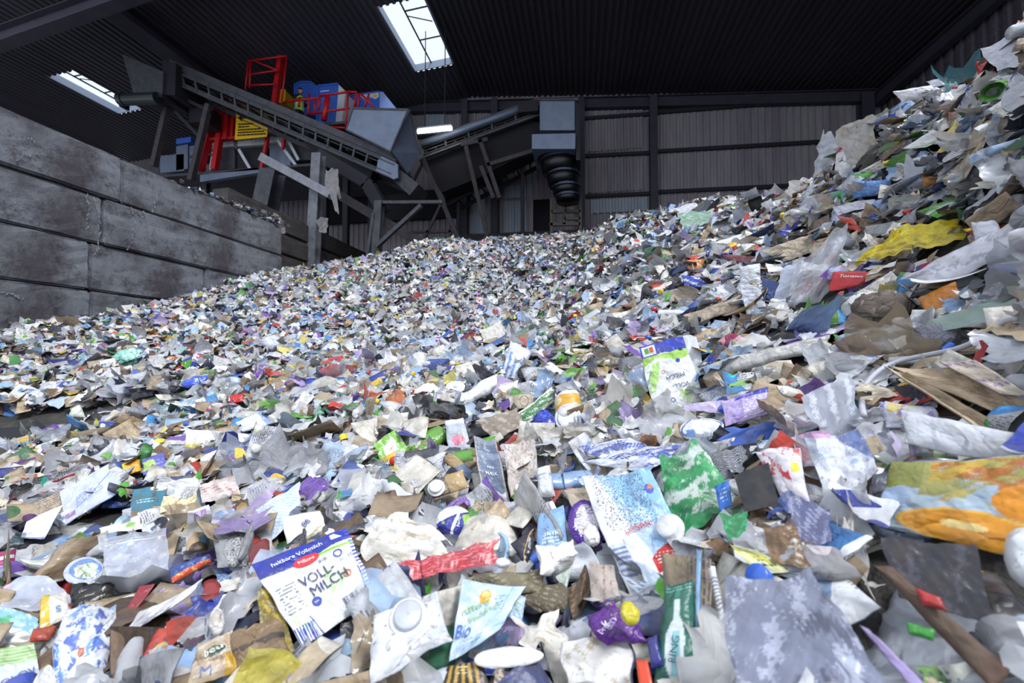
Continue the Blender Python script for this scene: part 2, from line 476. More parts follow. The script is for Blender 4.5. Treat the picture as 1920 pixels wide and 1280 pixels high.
# rafters over the left bay
bx_ = on_left(240, 30)[0] + .3
tag(MB().ibeam((bx_, Y0R, roof_z(bx_) - .35), (bx_, YB, roof_z(bx_) - .35), .75, .5).build('trim_roof_beam', BEAM), kind='structure')
for yy in (11.0,):
    a = (LWX, yy, roof_z(LWX) - .5); b = (RX - 3.0, yy, roof_z(RX - 3.0) - .5)
    q_ = P(60, 52, yy); a2 = (LWX, yy, q_[2] + (LWX - q_[0]) * .17); b2 = (bx_ + 6, yy, q_[2] + (bx_ + 6 - q_[0]) * .17)
    tag(MB().ibeam(a2, b2, .4, .5).build('trim_rafter', BEAM), kind='structure')

# ------------------------------------------------------------------ stacked concrete block wall at the left
WX = D(0, 500, 5.9)[0]
def wall_y(px, X):                         # y where the vertical plane x = X is seen at column px
    r = ray(px, 640); return X / r[0] * r[1]
courses = 5
ends = wall_y(527, WX)
def conc_block(x, y0, y1, z0, z1, depth, label, mat=CONC, name='concrete_block', group='stacked concrete blocks of the bay wall'):
    """block whose face leans along x = x, slightly bevelled and chipped"""
    rng = np.random.default_rng(int(abs(y0 * 131 + z0 * 977)) + 5)
    bm = bmesh.new()
    g = .012
    vs = [bm.verts.new(p) for p in ((x - depth, y0 + g, z0 + g), (x, y0 + g, z0 + g), (x, y1 - g, z0 + g), (x - depth, y1 - g, z0 + g),
                                    (x - depth, y0 + g, z1 - g), (x, y0 + g, z1 - g), (x, y1 - g, z1 - g), (x - depth, y1 - g, z1 - g))]
    for f in BOXF: bm.faces.new([vs[i] for i in f])
    bmesh.ops.bevel(bm, geom=list(bm.edges), offset=.03, segments=2, affect='EDGES')
    bmesh.ops.subdivide_edges(bm, edges=[e for e in bm.edges if e.calc_length() > .5], cuts=6, use_grid_fill=True)
    c = Vector(((x - depth / 2), (y0 + y1) / 2, z0))
    for v in bm.verts:
        v.co.x += rng.uniform(-.008, .008); v.co.z += rng.uniform(-.006, .006); v.co -= c
    me = bpy.data.meshes.new(name); bm.to_mesh(me); bm.free(); me.materials.append(mat)
    o = link(name, me, None, c)
    return tag(o, label, 'concrete block', group)
# joints seen in each course, top course first (pixel columns)
joint_px = [[-420, 10 - 80, 220, 527], [-300, -40, 188, 527], [-500, -150, 165, 383, 527], [-500, -160, 167, 560], [-400, 0, 300, 560]]
names_c = ['top', 'second', 'third', 'fourth', 'lowest']
for c, js in enumerate(joint_px):
    z1 = (courses - c) * .8; z0 = z1 - .8
    ys = [wall_y(p, WX) if p > -350 else wall_y(-350, WX) - 0.9 for p in js]
    for k in range(len(ys) - 1):
        if ys[k + 1] - ys[k] < .15: continue
        n = len(ys) - 1
        pos = ['far end', 'next to far end', 'middle', 'near end', 'near end'][n - 1 - k] if n - 1 - k < 5 else 'near end'
        conc_block(WX - .0 + .012 * ((c * 7 + k * 3) % 5 - 2), ys[k], ys[k + 1], z0, z1, .8,
                   'grey concrete block in the %s course of the left bay wall, %s' % (names_c[c], pos))
# chalky scuffs scratched on the block faces
def scuff(pts, w, label):
    m = MB(); X = WX + .035
    w3 = []
    for px, py in pts:
        r = ray(px, py); w3.append(CAM + r * (X / r[0]))
    rs = random.Random(int(pts[0][0]))
    for a, b in zip(w3, w3[1:]):
        n = 9
        for k in range(n):
            if rs.random() < .35: continue
            p_, q_ = a + (b - a) * (k / n), a + (b - a) * ((k + .9) / n)
            j = np.array([0, rs.uniform(-.02, .02), rs.uniform(-.015, .015)])
            m.bar(p_ + j, q_ + j, w * rs.uniform(.4, 1.3), .004, up=(1, 0, 0))
    o = m.build('trim_scuff', SCUFF); tag(o, kind='structure')
for pts in ([(176, 365), (186, 400), (190, 430), (184, 460), (176, 482)], [(164, 352), (166, 400), (164, 430)], [(246, 388), (252, 420), (246, 452), (238, 468)],
            [(250, 392), (272, 408), (268, 392)], [(295, 368), (286, 400)], [(200, 290), (207, 305), (215, 312)], [(40, 262), (52, 258), (66, 264)], [(52, 292), (70, 288), (92, 292)],
            [(28, 300), (46, 300)], [(0, 548), (25, 552), (42, 560)], [(355, 440), (362, 462), (372, 478)], [(28, 368), (36, 400)]):
    scuff(pts, .016, '')

# second, darker wall of boards behind it
X2 = D(517, 430, 12.3)[0]
y2a = wall_y(505, X2) - 1.5
for c in range(8):
    z1 = 4.75 - c * .62
    if z1 < .3: break
    zz0 = max(z1 - .6, 0.0)
    L = [y2a, y2a + 3.1 + (c % 2) * 1.2, YB - .8]
    for k in range(2):
        nm = ['topmost', 'second', 'third', 'fourth', 'fifth', 'sixth', 'seventh', 'eighth'][c]
        conc_block(X2, L[k], L[k + 1], zz0, z1, .5, 'dark grimy concrete block of the rear bay wall, %s course, %s half' % (nm, ['nearer', 'farther'][k]), CONCD, group='dark blocks of the rear bay wall')
# ================================================================== MACHINERY
def truss_conveyor(label, p0, p1, p2, p3, Y, depth, n, m_frame, name='belt_conveyor', belt_r=True, n_tail=0, skirt=.18):
    """side frame between top line p0-p1 and bottom line p3-p2 (pixels), standing at depth Y"""
    A, B, C_, D_ = P(*p0, Y), P(*p1, Y), P(*p2, Y), P(*p3, Y)
    t = empty(name, (A + B) / 2 * np.array([1, 1, 0]) + np.array([0, 0, min(C_[2], D_[2])]), label, 'conveyor')
    dy = np.array([0, depth, 0])
    for nm, off in (('side_frame', 0 * dy), ('side_frame', dy)):
        m = MB()
        m.ibeam(A + off, B + off, .16, .16); m.ibeam(D_ + off, C_ + off, .12, .13)
        for k in range(n + 1):
            s = k / n
            if n_tail: s = s * .60 if k <= n - n_tail else .60 + (k - n + n_tail) / n_tail * .40
            if n_tail: s = k / (n - n_tail) * .62 if k <= n - n_tail else .62 + (k - (n - n_tail)) / n_tail * .38
            m.bar(A + (B - A) * s + off, D_ + (C_ - D_) * s + off, .07, .07, up=(0, 1, 0))
        m.build(nm, m_frame, t)
    m = MB()
    up = np.array([0, 0, .14])
    m.prism([A + up, B + up, B + up * 1.5, A + up * 1.5], dy)
    m.prism([A - up * 1.5, B - up * 1.5, B - up * 1.2, A - up * 1.2], dy)
    m.build('belt', BLACK, t)
    m = MB()
    k2 = np.array([0, 0, skirt])
    m.prism([A + k2 * .4, B + k2 * .4, B + k2 * 1.9, A + k2 * 1.9], (0, -.03, 0))
    m.build('skirt_board', GALVD, t)
    m = MB()
    for s in np.linspace(.03, .97, 12):
        c = A + (B - A) * s - np.array([0, 0, .22]); m.tube([c + dy * .02, c + dy * .98], .06, 8)
    m.build('roller', DARK, t, smooth=True)
    return t, A, B, C_, D_
# 1 the long conveyor dropping from upper left to the hopper
t, A, B, C_, D_ = truss_conveyor('long inclined belt conveyor falling from the dark left to the grey hopper', (318, 128), (742, 306), (733, 330), (324, 152), 14, 1.3, 17, GALVD, n_tail=7)
MB().prism([P(709, 299, 13.95), P(716, 293, 13.95), P(746, 308, 13.95), P(746, 333, 13.95), P(738, 336, 13.95), P(705, 320, 13.95)], (0, .1, 0)).build('tail_plate', GALV, t)
m = MB(); m.prism([P(744, 313, 14.2), P(785, 345, 14.2), P(768, 366, 14.2), P(734, 335, 14.2)], (0, 1.0, 0)); m.build('tail_chute', GALVD, t)
m = MB(); m.prism([P(560, 256, 14.5), P(700, 316, 14.5), P(690, 345, 14.5), P(600, 298, 14.5)], (0, .5, 0)); m.build('return_guard', DARK, t)
# bits of waste caught in the tail frame
# 2 supports of its head
t = empty('conveyor_trestle', P(330, 305, 14), 'slanted steel trestle under the upper end of the long conveyor', 'trestle')
for a, b in (((326, 146), (288, 312)), ((392, 196), (358, 338)), ((330, 210), (380, 262)), ((345, 185), (395, 210))):
    w = .2 if b[1] > 300 else .12
    MB().bar(P(*a, 14.3), P(*b, 14.3), w, w).build('leg' if b[1] > 300 else 'brace', RUST if w > .15 else DARK, t)
MB().box(P(375, 205, 14.6) - np.array([.5, 0, .5]), P(375, 205, 14.6) + np.array([.2, .8, .2])).build('gearbox', DARK, t)
# 3 head hopper and drum at far left
t = empty('discharge_hood', P(275, 185, 14), 'grey sheet metal hood at the upper left conveyor head', 'hood')
f = [P(228, 100, 13.6), P(306, 134, 13.6), P(304, 176, 13.6), P(250, 176, 13.6)]
MB().prism(f, (0, .25, 0)).build('hood_sheet', GALVD, t, bevel=.02)
MB().prism([P(250, 176, 13.58), P(304, 176, 13.58), P(304, 182, 13.58), P(254, 182, 13.58)], (0, 1.2, 0)).build('hood_flange', DARK, t)
m = MB().prism([P(304, 112, 13.7), P(330, 118, 13.7), P(328, 178, 13.7), P(304, 178, 13.7)], (0, 1.3, 0)); m.build('end_plate', DARK, t)
t = empty('drum_motor', P(262, 186, 14), 'dark green drum motor lying under the hood at far left', 'motor')
a = P(226, 187, 13.6); b = P(296, 184, 13.6)
MB().tube([a, a + (b - a) * .12], .24, 16).tube([a + (b - a) * .14, b], .22, 16).build('drum', simple('green_drum_paint', '1f2a2c', .4), t, smooth=False)
MB().box(a - np.array([.05, .02, .26]), a + np.array([.05, .3, .26])).build('end_flange', DARK, t)

# 4 the big grey hopper
t = empty('hopper', P(700, 284, 14), 'large grey sheet steel hopper with sloping sides above the conveyor tail', 'hopper')
f0 = [P(662, 203, 13.7), P(765, 206, 13.7), P(732, 284, 13.7), P(649, 243, 13.7)]
s1, s2, s3 = P(768, 207, 14.9), P(787, 288, 14.9), P(764, 328, 14.6)
m = MB()
m.add(f0 + [s1, s2, s3, P(690, 203, 15.2), P(650, 250, 15.0)],
      [(0, 1, 2, 3), (1, 4, 5, 6, 2), (0, 3, 8, 7), (2, 6, 8, 3), (7, 8, 6, 5), (7, 5, 4)])
m.build('hopper_shell', GALV, t)
m = MB(); m.bar(f0[0], f0[1], .05, .07); m.bar(f0[1], f0[2], .04, .05); m.bar(f0[2], s3, .07, .07); m.bar(f0[1], s1, .05, .06); m.bar(s1, s2, .05, .05); m.bar(f0[0], f0[3], .04, .04); m.bar(f0[3], f0[2], .05, .05)
m.build('rim_angle', GALVD, t)

# 5 second conveyor rising right to the chute
t, A, B, C_, D_ = truss_conveyor('conveyor rising right from the hopper to the square chute head', (792, 276), (1012, 196), (1012, 213), (796, 293), 17, 1.2, 5, GALVD, skirt=.16)
MB().tube([A + np.array([0, -.1, .05]), B + np.array([0, -.1, .05])], .13, 10).build('belt_cover', GALV, t, smooth=True)
MB().box(P(973, 213, 17) - np.array([0, .3, .12]), P(1010, 200, 17) + np.array([0, .2, .12])).build('drive_motor', DARK, t)
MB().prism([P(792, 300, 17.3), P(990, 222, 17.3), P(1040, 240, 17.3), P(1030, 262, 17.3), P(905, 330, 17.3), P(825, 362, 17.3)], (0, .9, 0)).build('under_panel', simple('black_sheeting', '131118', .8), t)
t, A, B, C_, D_ = truss_conveyor('low dark conveyor under the rising conveyor, in front of the back wall', (820, 362), (1012, 268), (1012, 290), (838, 384), 18.3, 1.0, 8, DARK, skirt=.1)
for px in (860, 980):
    a_ = P(px, 345 if px < 900 else 300, 18.5); MB().bar(a_, (a_[0], a_[1], 0), .14, .14, up=(0, 1, 0)).build('leg', DARK, t)
# 6 chute head and telescopic spout
t = empty('loading_chute', P(1045, 280, 17), 'square galvanised chute head over a black ringed loading spout', 'chute')
def frust(px0, py0, px1, py1, Y, d, px2=None, px3=None):
    px2 = px1 if px2 is None else px2; px3 = px0 if px3 is None else px3
    return MB().prism([P(px0, py0, Y), P(px1, py0 - 2, Y), P(px2, py1, Y), P(px3, py1, Y)], (0, d, 0))
frust(1012, 187, 1078, 244, 16.4, 1.6).build('chute_box', GALV, t, bevel=.02)
frust(1010, 185, 1084, 188, 16.35, 1.7).build('top_flange', GALVD, t)
frust(997, 251, 1079, 279, 16.2, 1.9).build('lower_box', GALV, t, bevel=.02)
MB().prism([P(1079, 186, 16.4), P(1086, 200, 16.4), P(1088, 300, 16.4), P(1080, 300, 16.4)], (0, 1.6, 0)).build('side_sheet', DARK, t)
RINGM = simple('spout_ring', '3a3f58', .3, .4)
prev = None
for k, (x0, x1, y0, y1) in enumerate([(1004, 1080, 281, 301), (1014, 1084, 302, 326), (1026, 1086, 328, 349), (1036, 1088, 351, 366), (1042, 1088, 368, 380)]):
    a = P((x0 + x1) / 2, y0, 17.2); b = P((x0 + x1) / 2, y1, 17.2); r = (x1 - x0) / 2 / FPX * 17.5
    MB().tube([a, a * .5 + b * .5, b], [r, r * .97, r * .9], 24).build('spout_segment', BLACK, t, smooth=True)
    MB().tube([a + np.array([0, 0, .03]), a - np.array([0, 0, .05])], r * 1.03, 24).build('spout_ring', RINGM, t)
# ladder-like guard frame at the spout foot
t = empty('guard_frame', P(1060, 425, 18), 'weathered steel guard frame below the black loading spout', 'frame')
for a, b in (((1034, 372), (1034, 490)), ((1088, 365), (1088, 490)), ((1034, 397), (1088, 396)), ((1030, 421), (1088, 420)), ((1058, 398), (1058, 421)), ((1058, 410), (1088, 410)), ((1040, 300), (1062, 396))):
    MB().bar(P(*a, 18), P(*b, 18), .12, .12).build('rail', simple('ochre_steel', '5d584f', .7), t)
t = empty('steel_trestle', P(900, 430, 17), 'thin raking steel trestle carrying the rising conveyor', 'trestle')
for i, (a, b) in enumerate((((874, 275), (926, 495)), ((865, 272), (915, 262)), ((900, 262), (937, 372)), ((902, 312), (926, 372)), ((914, 310), (1000, 283)))):
    MB().bar(P(*a, 16.8), P(*b, 16.8), .16, .16).build('leg' if i in (0, 2) else 'brace', RUST, t)
t = empty('lattice_trestle', P(860, 440, 16), 'dark A-shaped trestle right of the hopper with dangling rags', 'trestle')
for i, (a, b) in enumerate((((793, 298), (884, 500)), ((788, 300), (832, 372)), ((795, 300), (773, 345)), ((832, 372), (845, 440)), ((828, 380), (790, 460)), ((770, 435), (850, 434)))):
    MB().bar(P(*a, 15.6), P(*b, 15.6), .17 if i == 0 else .09, .15 if i == 0 else .09).build('leg' if i == 0 else 'brace', RUST, t)
# 7 portal posts and beams standing in the heap
def heavy(px0, py0, px1, py1, Y, w, nm, label, mat=GALVD, cat='post', z0=None):
    a = P(px0, py0, Y); b = P(px1, py1, Y)
    if z0 is not None: b = b + (b - a) * ((z0 - b[2]) / (b[2] - a[2]))
    o = MB().ibeam(a, b, w, w * .9, up=(0, 1, 0), t=.04).build(nm, mat); return tag(o, label, cat)
heavy(512, 322, 497, 392, 13.4, .62, 'steel_post', 'broad grey steel post behind the left bay wall, under the beam end', z0=0)
heavy(598, 290, 585, 505, 12.6, .32, 'steel_post', 'tall grey steel post rising from the heap left of the hopper', simple('worn_grey_steel', '747880', .6, nscale=5, namt=.6, c2='4a484c'), z0=1.5)
heavy(492, 296, 622, 366, 12.4, .26, 'steel_beam', 'pale sloping steel beam above the left bay wall', simple('worn_pale_steel', '8a8c96', .6, nscale=5, namt=.5), 'beam')
heavy(625, 360, 835, 482, 13.6, .30, 'steel_beam', 'dark sloping steel beam running down to the heap crest', RUST, 'beam')
heavy(712, 378, 706, 480, 13.2, .26, 'steel_post', 'short dark post with crossbar behind the sloping dark beam', GALVD, z0=1.5)
heavy(708, 380, 830, 379, 13.2, .1, 'steel_beam', 'thin level crossbar below the conveyor tail', GALVD, 'beam')
heavy(790, 385, 706, 462, 13.0, .12, 'steel_brace', 'light diagonal brace between the heap crest and the crossbar', GALVD, 'brace')
heavy(701, 400, 690, 478, 13.1, .1, 'steel_brace', 'narrow pale strut left of the short dark post', GALVD, 'brace')
heavy(600, 292, 690, 345, 13.5, .4, 'steel_beam', 'heavy dark beam directly under the conveyor frame', DARK, 'beam')
heavy(690, 345, 720, 395, 13.5, .4, 'steel_beam', 'dark elbow beam between the conveyor tail and the short post', DARK, 'beam')
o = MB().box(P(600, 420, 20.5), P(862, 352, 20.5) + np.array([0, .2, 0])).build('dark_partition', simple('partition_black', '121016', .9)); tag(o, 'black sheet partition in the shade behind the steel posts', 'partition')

# 8 sorting platform with containers
YP = 15.7
t = empty('platform', P(430, 330, YP), 'raised steel platform with red posts behind the long conveyor', 'platform')
pz = P(430, 318, YP)[2]
xa, xb = P(290, 318, YP)[0], P(700, 318, YP)[0]
MB().prism([P(375, 328, YP), P(495, 312, YP), P(495, 322, YP), P(375, 341, YP)], (0, .2, 0)).build('deck_beam', GALV, t)
MB().box((xa, YP, pz - .1), (xb, YP + 3.5, pz)).build('deck', GALVD, t)
for px in (300, 372, 497, 600, 640):
    x = P(px, 320, YP)[0]; MB().bar((x, YP + .4, 0), (x, YP + .4, pz), .22, .22, up=(0, 1, 0)).build('leg', DARK, t)
for a, b, w in (((527, 106), (514, 205), .2), ((403, 205), (372, 320), .3), ((420, 205), (402, 318), .22), ((438, 215), (435, 262), .12), ((428, 205), (424, 262), .2), ((502, 258), (490, 318), .12), ((533, 258), (530, 280), .1),
             ((388, 262), (505, 254), .1)):
    MB().bar(P(*a, YP - .1), P(*b, YP - .1), w, w, up=(0, 1, 0)).build('red_post', REDP, t)
t = empty('access_cage', P(500, 170, YP), 'red tubular access cage above the yellow sign', 'cage')
for a, b in (((460, 168), (466, 114)), ((466, 114), (538, 105)), ((538, 105), (528, 190)), ((470, 114), (468, 165)), ((466, 140), (520, 132)), ((462, 160), (515, 158)), ((475, 113), (520, 132))):
    MB().tube([P(*a, YP - .4), P(*b, YP - .4)], .036, 8).build('tube', REDP, t, smooth=True)
# sorting machine below deck: white and blue panels
t = empty('sorting_machine', P(400, 310, YP + 1.5), 'white and blue sorting machine in the shade under the yellow sign', 'machine')
for (a, b, c, d, mt, nm) in ((445, 262, 500, 272, WHITEP, 'light_panel'), (396, 266, 438, 276, WHITEP, 'light_panel'), (505, 256, 532, 266, WHITEP, 'light_panel'), (330, 258, 358, 268, BLUEP, 'blue_panel'),
                             (505, 270, 545, 312, GALV, 'cabinet'), (545, 266, 600, 300, GALVD, 'cabinet'), (330, 272, 352, 318, GALV, 'cabinet'), (355, 272, 372, 330, GALV, 'cabinet'), (395, 280, 440, 318, GALVD, 'cabinet'), (445, 276, 500, 316, DARK, 'cabinet'),
                             (300, 290, 345, 322, GALV, 'cabinet')):
    MB().prism([P(a, b + 2, YP + .3), P(c, b - 2, YP + .3), P(c, d - 2, YP + .3), P(a, d + 2, YP + .3)], (0, .4, 0)).build(nm, mt, t, bevel=.01)
for a, b in (((520, 262), (555, 310)), ((540, 262), (560, 300)), ((448, 280), (470, 318)), ((400, 285), (395, 318))):
    MB().bar(P(*a, YP + .1), P(*b, YP + .1), .12, .06, up=(0, 1, 0)).build('strut', WHITEP, t)
MB().bar(P(392, 270, YP), P(376, 320, YP), .25, .1, up=(0, 1, 0)).build('red_hose', REDP, t)
# yellow sign
t = empty('warning_sign', P(470, 262, YP), 'yellow sign board with black arrow hanging under the long conveyor', 'sign')
MB().prism([P(443, 212, YP - .45), P(502, 240, YP - .45), P(500, 256, YP - .45), P(440, 262, YP - .45)], (0, .04, 0)).build('sign_board', YELP, t)
INK = simple('black_ink', '15130f', .6)
a, b = P(448, 221, YP - .5), P(461, 220, YP - .5)
MB().bar(a, b, .02, .05).bar(a, P(453, 216, YP - .5), .02, .05).bar(a, P(453, 226, YP - .5), .02, .05).build('arrow', INK, t)
m = MB()
rg = random.Random(4)
m = None
for (x0, x1, y) in ((447, 474, 233), (447, 466, 238), (446, 488, 243.5), (446, 495, 248.5), (445, 497, 253.5)):
    x = x0; m = MB()
    while x < x1:
        w = rg.uniform(2.2, 6)
        yy = y - (x - x0) * .06
        m.bar(P(x, yy, YP - .48), P(min(x + w, x1), yy - w * .06, YP - .48), .01, .05); x += w + 1.2
    m.build('text_line', INK, t)


def container(label, pts, Y, d, mat, logo=None, face=None):
    t = empty('container', P(*pts[2], Y), label, 'container')
    MB().prism([P(*q, Y) for q in pts], (0, d, 0)).build('body', mat, t, bevel=.02)
    ctr = np.mean([P(*q, Y) for q in pts], axis=0)
    m = MB()
    q = [P(*x, Y - .02) for x in pts]
    for i in range(len(q)): m.bar(q[i], q[(i + 1) % len(q)], .05, .07)
    m.build('corner_frame', mat, t)
    return t
container('blue rounded machine housing behind the worker in the hi-vis vest', [(553, 158), (566, 153), (583, 154), (597, 165), (597, 215), (553, 215)], YP + 1.2, 1.6, BLUEP)
t = container('tall blue container right of the worker, behind the red railing', [(596, 161), (634, 157), (627, 236), (594, 232)], YP + .8, 1.6, BLUEP)
WT = simple('white_lettering', 'dfe6f4', .6)
m = MB(); m.bar(P(601, 171.5, YP + .75), P(617, 169.8, YP + .75), .01, .04); m.build('lettering', WT, t)
m = MB(); m.prism([P(634, 157, YP + .78), P(648, 172, YP + .78), P(640, 236, YP + .78), P(627, 236, YP + .78)], (0, .8, 0)); m.build('white_side', WHITEP, t)
container('yellow triangular hood beside the tall blue container', [(636, 162), (650, 174), (648, 182), (634, 186)], YP + 1.6, .8, YELP)
t = container('low blue container with white figures at the right end of the platform', [(641, 181), (712, 172), (712, 205), (650, 212)], YP + 1.8, 1.5, BLUEP)
MB().prism([P(712, 172, YP + 1.75), P(718, 172, YP + 1.75), P(746, 207, YP + 1.75), P(712, 207, YP + 1.75)], (0, 1.2, 0)).build('end_wall', simple('pale_blue_sheet', '8fa9e6', .5), t)
MB().prism([P(672, 176, YP + 1.77), P(712, 172, YP + 1.77), P(712, 180, YP + 1.77), P(704, 186, YP + 1.77), P(694, 182, YP + 1.77), P(684, 188, YP + 1.77)], (0, .02, 0)).build('white_print', WHITEP, t)
MB().prism([P(700, 176, YP + 1.74), P(705, 176, YP + 1.74), P(705, 181, YP + 1.74), P(700, 181, YP + 1.74)], (0, .02, 0)).build('face_mark', YELP, t)
container('small yellow cabinet with blue stripe left of the worker', [(514, 171), (535, 169), (534, 192), (512, 190)], YP + 1.0, .8, YELP)
t = empty('safety_railing', P(610, 215, YP), 'bright red safety railing along the platform edge', 'railing')
rp = {'post': [((580, 176), (578, 215)), ((592, 185), (590, 212)), ((600, 178), (598, 205)), ((615, 182), (607, 226)), ((653, 172), (648, 236)), ((668, 174), (664, 200)), ((674, 176), (671, 202)), ((692, 176), (684, 200)), ((562, 184), (560, 200))],
      'rail': [((535, 190), (600, 184)), ((600, 180), (655, 172)), ((655, 172), (669, 173)), ((576, 214), (655, 203)), ((620, 238), (648, 240)), ((676, 175), (702, 202)), ((530, 193), (560, 186))]}
for nm, L in rp.items():
    for i, (a, b) in enumerate(L):
        r = .11 if (nm == 'post' and i == 3) else .045
        MB().tube([P(*a, YP - .2), P(*b, YP - .2)], r, 8).build(nm, REDP, t, smooth=True)
# strip light
t = empty('strip_light', P(815, 244, 16.2), 'glowing fluorescent tube light above the rising conveyor', 'light')
a, b = P(783, 247, 16.2), P(847, 240.5, 16.2)
GLOW = simple('lit_tube', 'ffffff', .5, emit=9.0)
MB().tube([a, b], .075, 12).build('tube', GLOW, t, smooth=True)
MB().bar(a + np.array([0, .03, .12]), b + np.array([0, .03, .12]), .18, .06).build('fitting', WHITEP, t)
MB().bar(a + np.array([.3, .03, .12]), np.array([a[0] + .3, a[1] + .03, roof_z(a[0] + .3)]), .03, .03).bar(b + np.array([-.3, .03, .12]), np.array([b[0] - .3, b[1] + .03, roof_z(b[0] - .3)]), .03, .03).build('hanger', DARK, t)

# ------------------------------------------------------------------ workers
SKIN = simple('skin', 'b98a72', .5); HAIR = simple('dark_hair', '1a1412', .7); VEST = simple('hi_vis_vest', 'b8f02c', .6); NAVY = simple('navy_workwear', '14182a', .8)
REFL = simple('reflective_band', 'dfe6e8', .3)
def skinned(name, joints, edges, mat, parent, lvl=1):
    me = bpy.data.meshes.new(name)
    me.from_pydata([j[:3] for j in joints], edges, []); me.materials.append(mat)
    o = link(name, me, parent)
    sk = o.modifiers.new('skin', 'SKIN'); ss = o.modifiers.new('sub', 'SUBSURF'); ss.levels = ss.render_levels = lvl
    for i, j in enumerate(joints):
        d = me.skin_vertices[0].data[i]; d.radius = (j[3], j[3] * (j[4] if len(j) > 4 else 1)); d.use_root = (i == 0)
    return o
def worker(foot, yaw, label, arm):
    t = empty('person', foot, label, 'person'); t.rotation_euler = (0, 0, yaw)
    # x right, -y forward
    J = [(0, 0, .95, .15, .75), (0, 0, 1.18, .14, .75), (0, 0, 1.38, .17, .65), (0, -.01, 1.50, .065), (0, -.03, 1.58, .06),
         (.19, 0, 1.40, .065), (.26, -.03, 1.13, .045), (.17, -.28 if arm else -.2, 1.16 if arm else .98, .035),
         (-.19, 0, 1.40, .065), (-.27, -.04, 1.14, .045), (-.16, -.3 if arm else -.1, 1.24 if arm else .9, .035),
         (.10, 0, .88, .10), (.11, -.03, .48, .07), (.11, .02, .09, .05), (.11, -.16, .04, .04),
         (-.10, 0, .88, .10), (-.11, -.03, .48, .07), (-.11, .02, .09, .05), (-.11, -.16, .04, .04)]
    E = [(0, 1), (1, 2), (2, 3), (3, 4), (2, 5), (5, 6), (6, 7), (2, 8), (8, 9), (9, 10), (0, 11), (11, 12), (12, 13), (13, 14), (0, 15), (15, 16), (16, 17), (17, 18)]
    skinned('body', J, E, NAVY, t, 2)
    # head
    bm = bmesh.new(); bmesh.ops.create_uvsphere(bm, u_segments=20, v_segments=14, radius=.1)
    for v in bm.verts:
        v.co.y *= 1.1; v.co.z *= 1.25
        if v.co.z < -.04: v.co.x *= .8; v.co.y = v.co.y * .85 - .01
        if v.co.y < -.09 and -.035 < v.co.z < .02 and abs(v.co.x) < .02: v.co.y -= .03
        v.co += Vector((0, -.04, 1.67))
    me = bpy.data.meshes.new('head'); bm.to_mesh(me); bm.free(); me.materials.append(SKIN); h = link('head', me, t)
    e = MB()
    for s in (-1, 1):
        e.box((s * .035 - .012, -.155, 1.675), (s * .035 + .012, -.138, 1.69))
    e.build('eye', HAIR, h); MB().box((-.025, -.145, 1.60), (.025, -.13, 1.61)).build('mouth', REDP, h)
    for s in (-1, 1): MB().box((s * .1 - .012, -.05, 1.64), (s * .1 + .012, -.02, 1.70)).build('ear', SKIN, h, bevel=.008)
    bm = bmesh.new(); bmesh.ops.create_uvsphere(bm, u_segments=20, v_segments=12, radius=.112)
    bmesh.ops.delete(bm, geom=[v for v in bm.verts if v.co.z < -.02 and v.co.y < .03 or v.co.z < -.06], context='VERTS')
    for v in bm.verts: v.co.y = v.co.y * 1.1 + .012; v.co.z *= 1.2; v.co += Vector((0, -.035, 1.685))
    me = bpy.data.meshes.new('hair'); bm.to_mesh(me); bm.free(); me.materials.append(HAIR); link('hair', me, t)
    # hands with separate fingers
    for s, w in ((1, Vector(J[7][:3])), (-1, Vector(J[10][:3]))):
        jj = [(w.x, w.y, w.z, .028), (w.x, w.y - .06, w.z, .032, .6)]; ee = [(0, 1)]
        for k, l in enumerate((.065, .075, .07, .055)):
            n = len(jj); x = w.x + (k - 1.5) * .02
            jj += [(x, w.y - .09, w.z, .009), (x, w.y - .09 - l * .6, w.z - .012, .008), (x, w.y - .09 - l * .8, w.z - .04, .007)]
            ee += [(1, n), (n, n + 1), (n + 1, n + 2)]
        n = len(jj); jj += [(w.x - s * .045, w.y - .05, w.z, .011), (w.x - s * .055, w.y - .09, w.z - .01, .009)]; ee += [(0, n), (n, n + 1)]
        skinned('hand', jj, ee, SKIN, t, 1)
    # vest: open rings round the torso
    def rings(zs, rx, ry, mat, nm):
        V = []; F = []; N = 20
        for z, a, b in zip(zs, rx, ry):
            for k in range(N):
                q = 2 * math.pi * k / N; V.append((a * math.cos(q), b * math.sin(q), z))
        for i in range(len(zs) - 1):
            for k in range(N): F.append((i * N + k, i * N + (k + 1) % N, (i + 1) * N + (k + 1) % N, (i + 1) * N + k))
        me = bpy.data.meshes.new(nm); me.from_pydata(V, [], F); me.materials.append(mat); link(nm, me, t)
    rings([.80, .95, 1.1, 1.22, 1.34, 1.45], [.19, .19, .18, .185, .19, .10], [.16, .16, .15, .15, .15, .11], VEST, 'vest')
    rings([.88, .93], [.197, .197], [.167, .167], REFL, 'reflective_band'); rings([1.02, 1.07], [.19, .19], [.16, .16], REFL, 'reflective_band')
    return t
wh = P(562, 166, 16.1)
worker((wh[0], 16.1, wh[2] - 1.79), math.radians(75), 'worker in a bright hi-vis vest and dark sleeves leaning at the red railing', True)
MB_ = None
w2 = P(397, 236, 16.2)
worker((w2[0], 16.0, w2[2] - 1.5), math.radians(20), 'second worker in a hi-vis vest, mostly hidden behind the trestle leg', False)
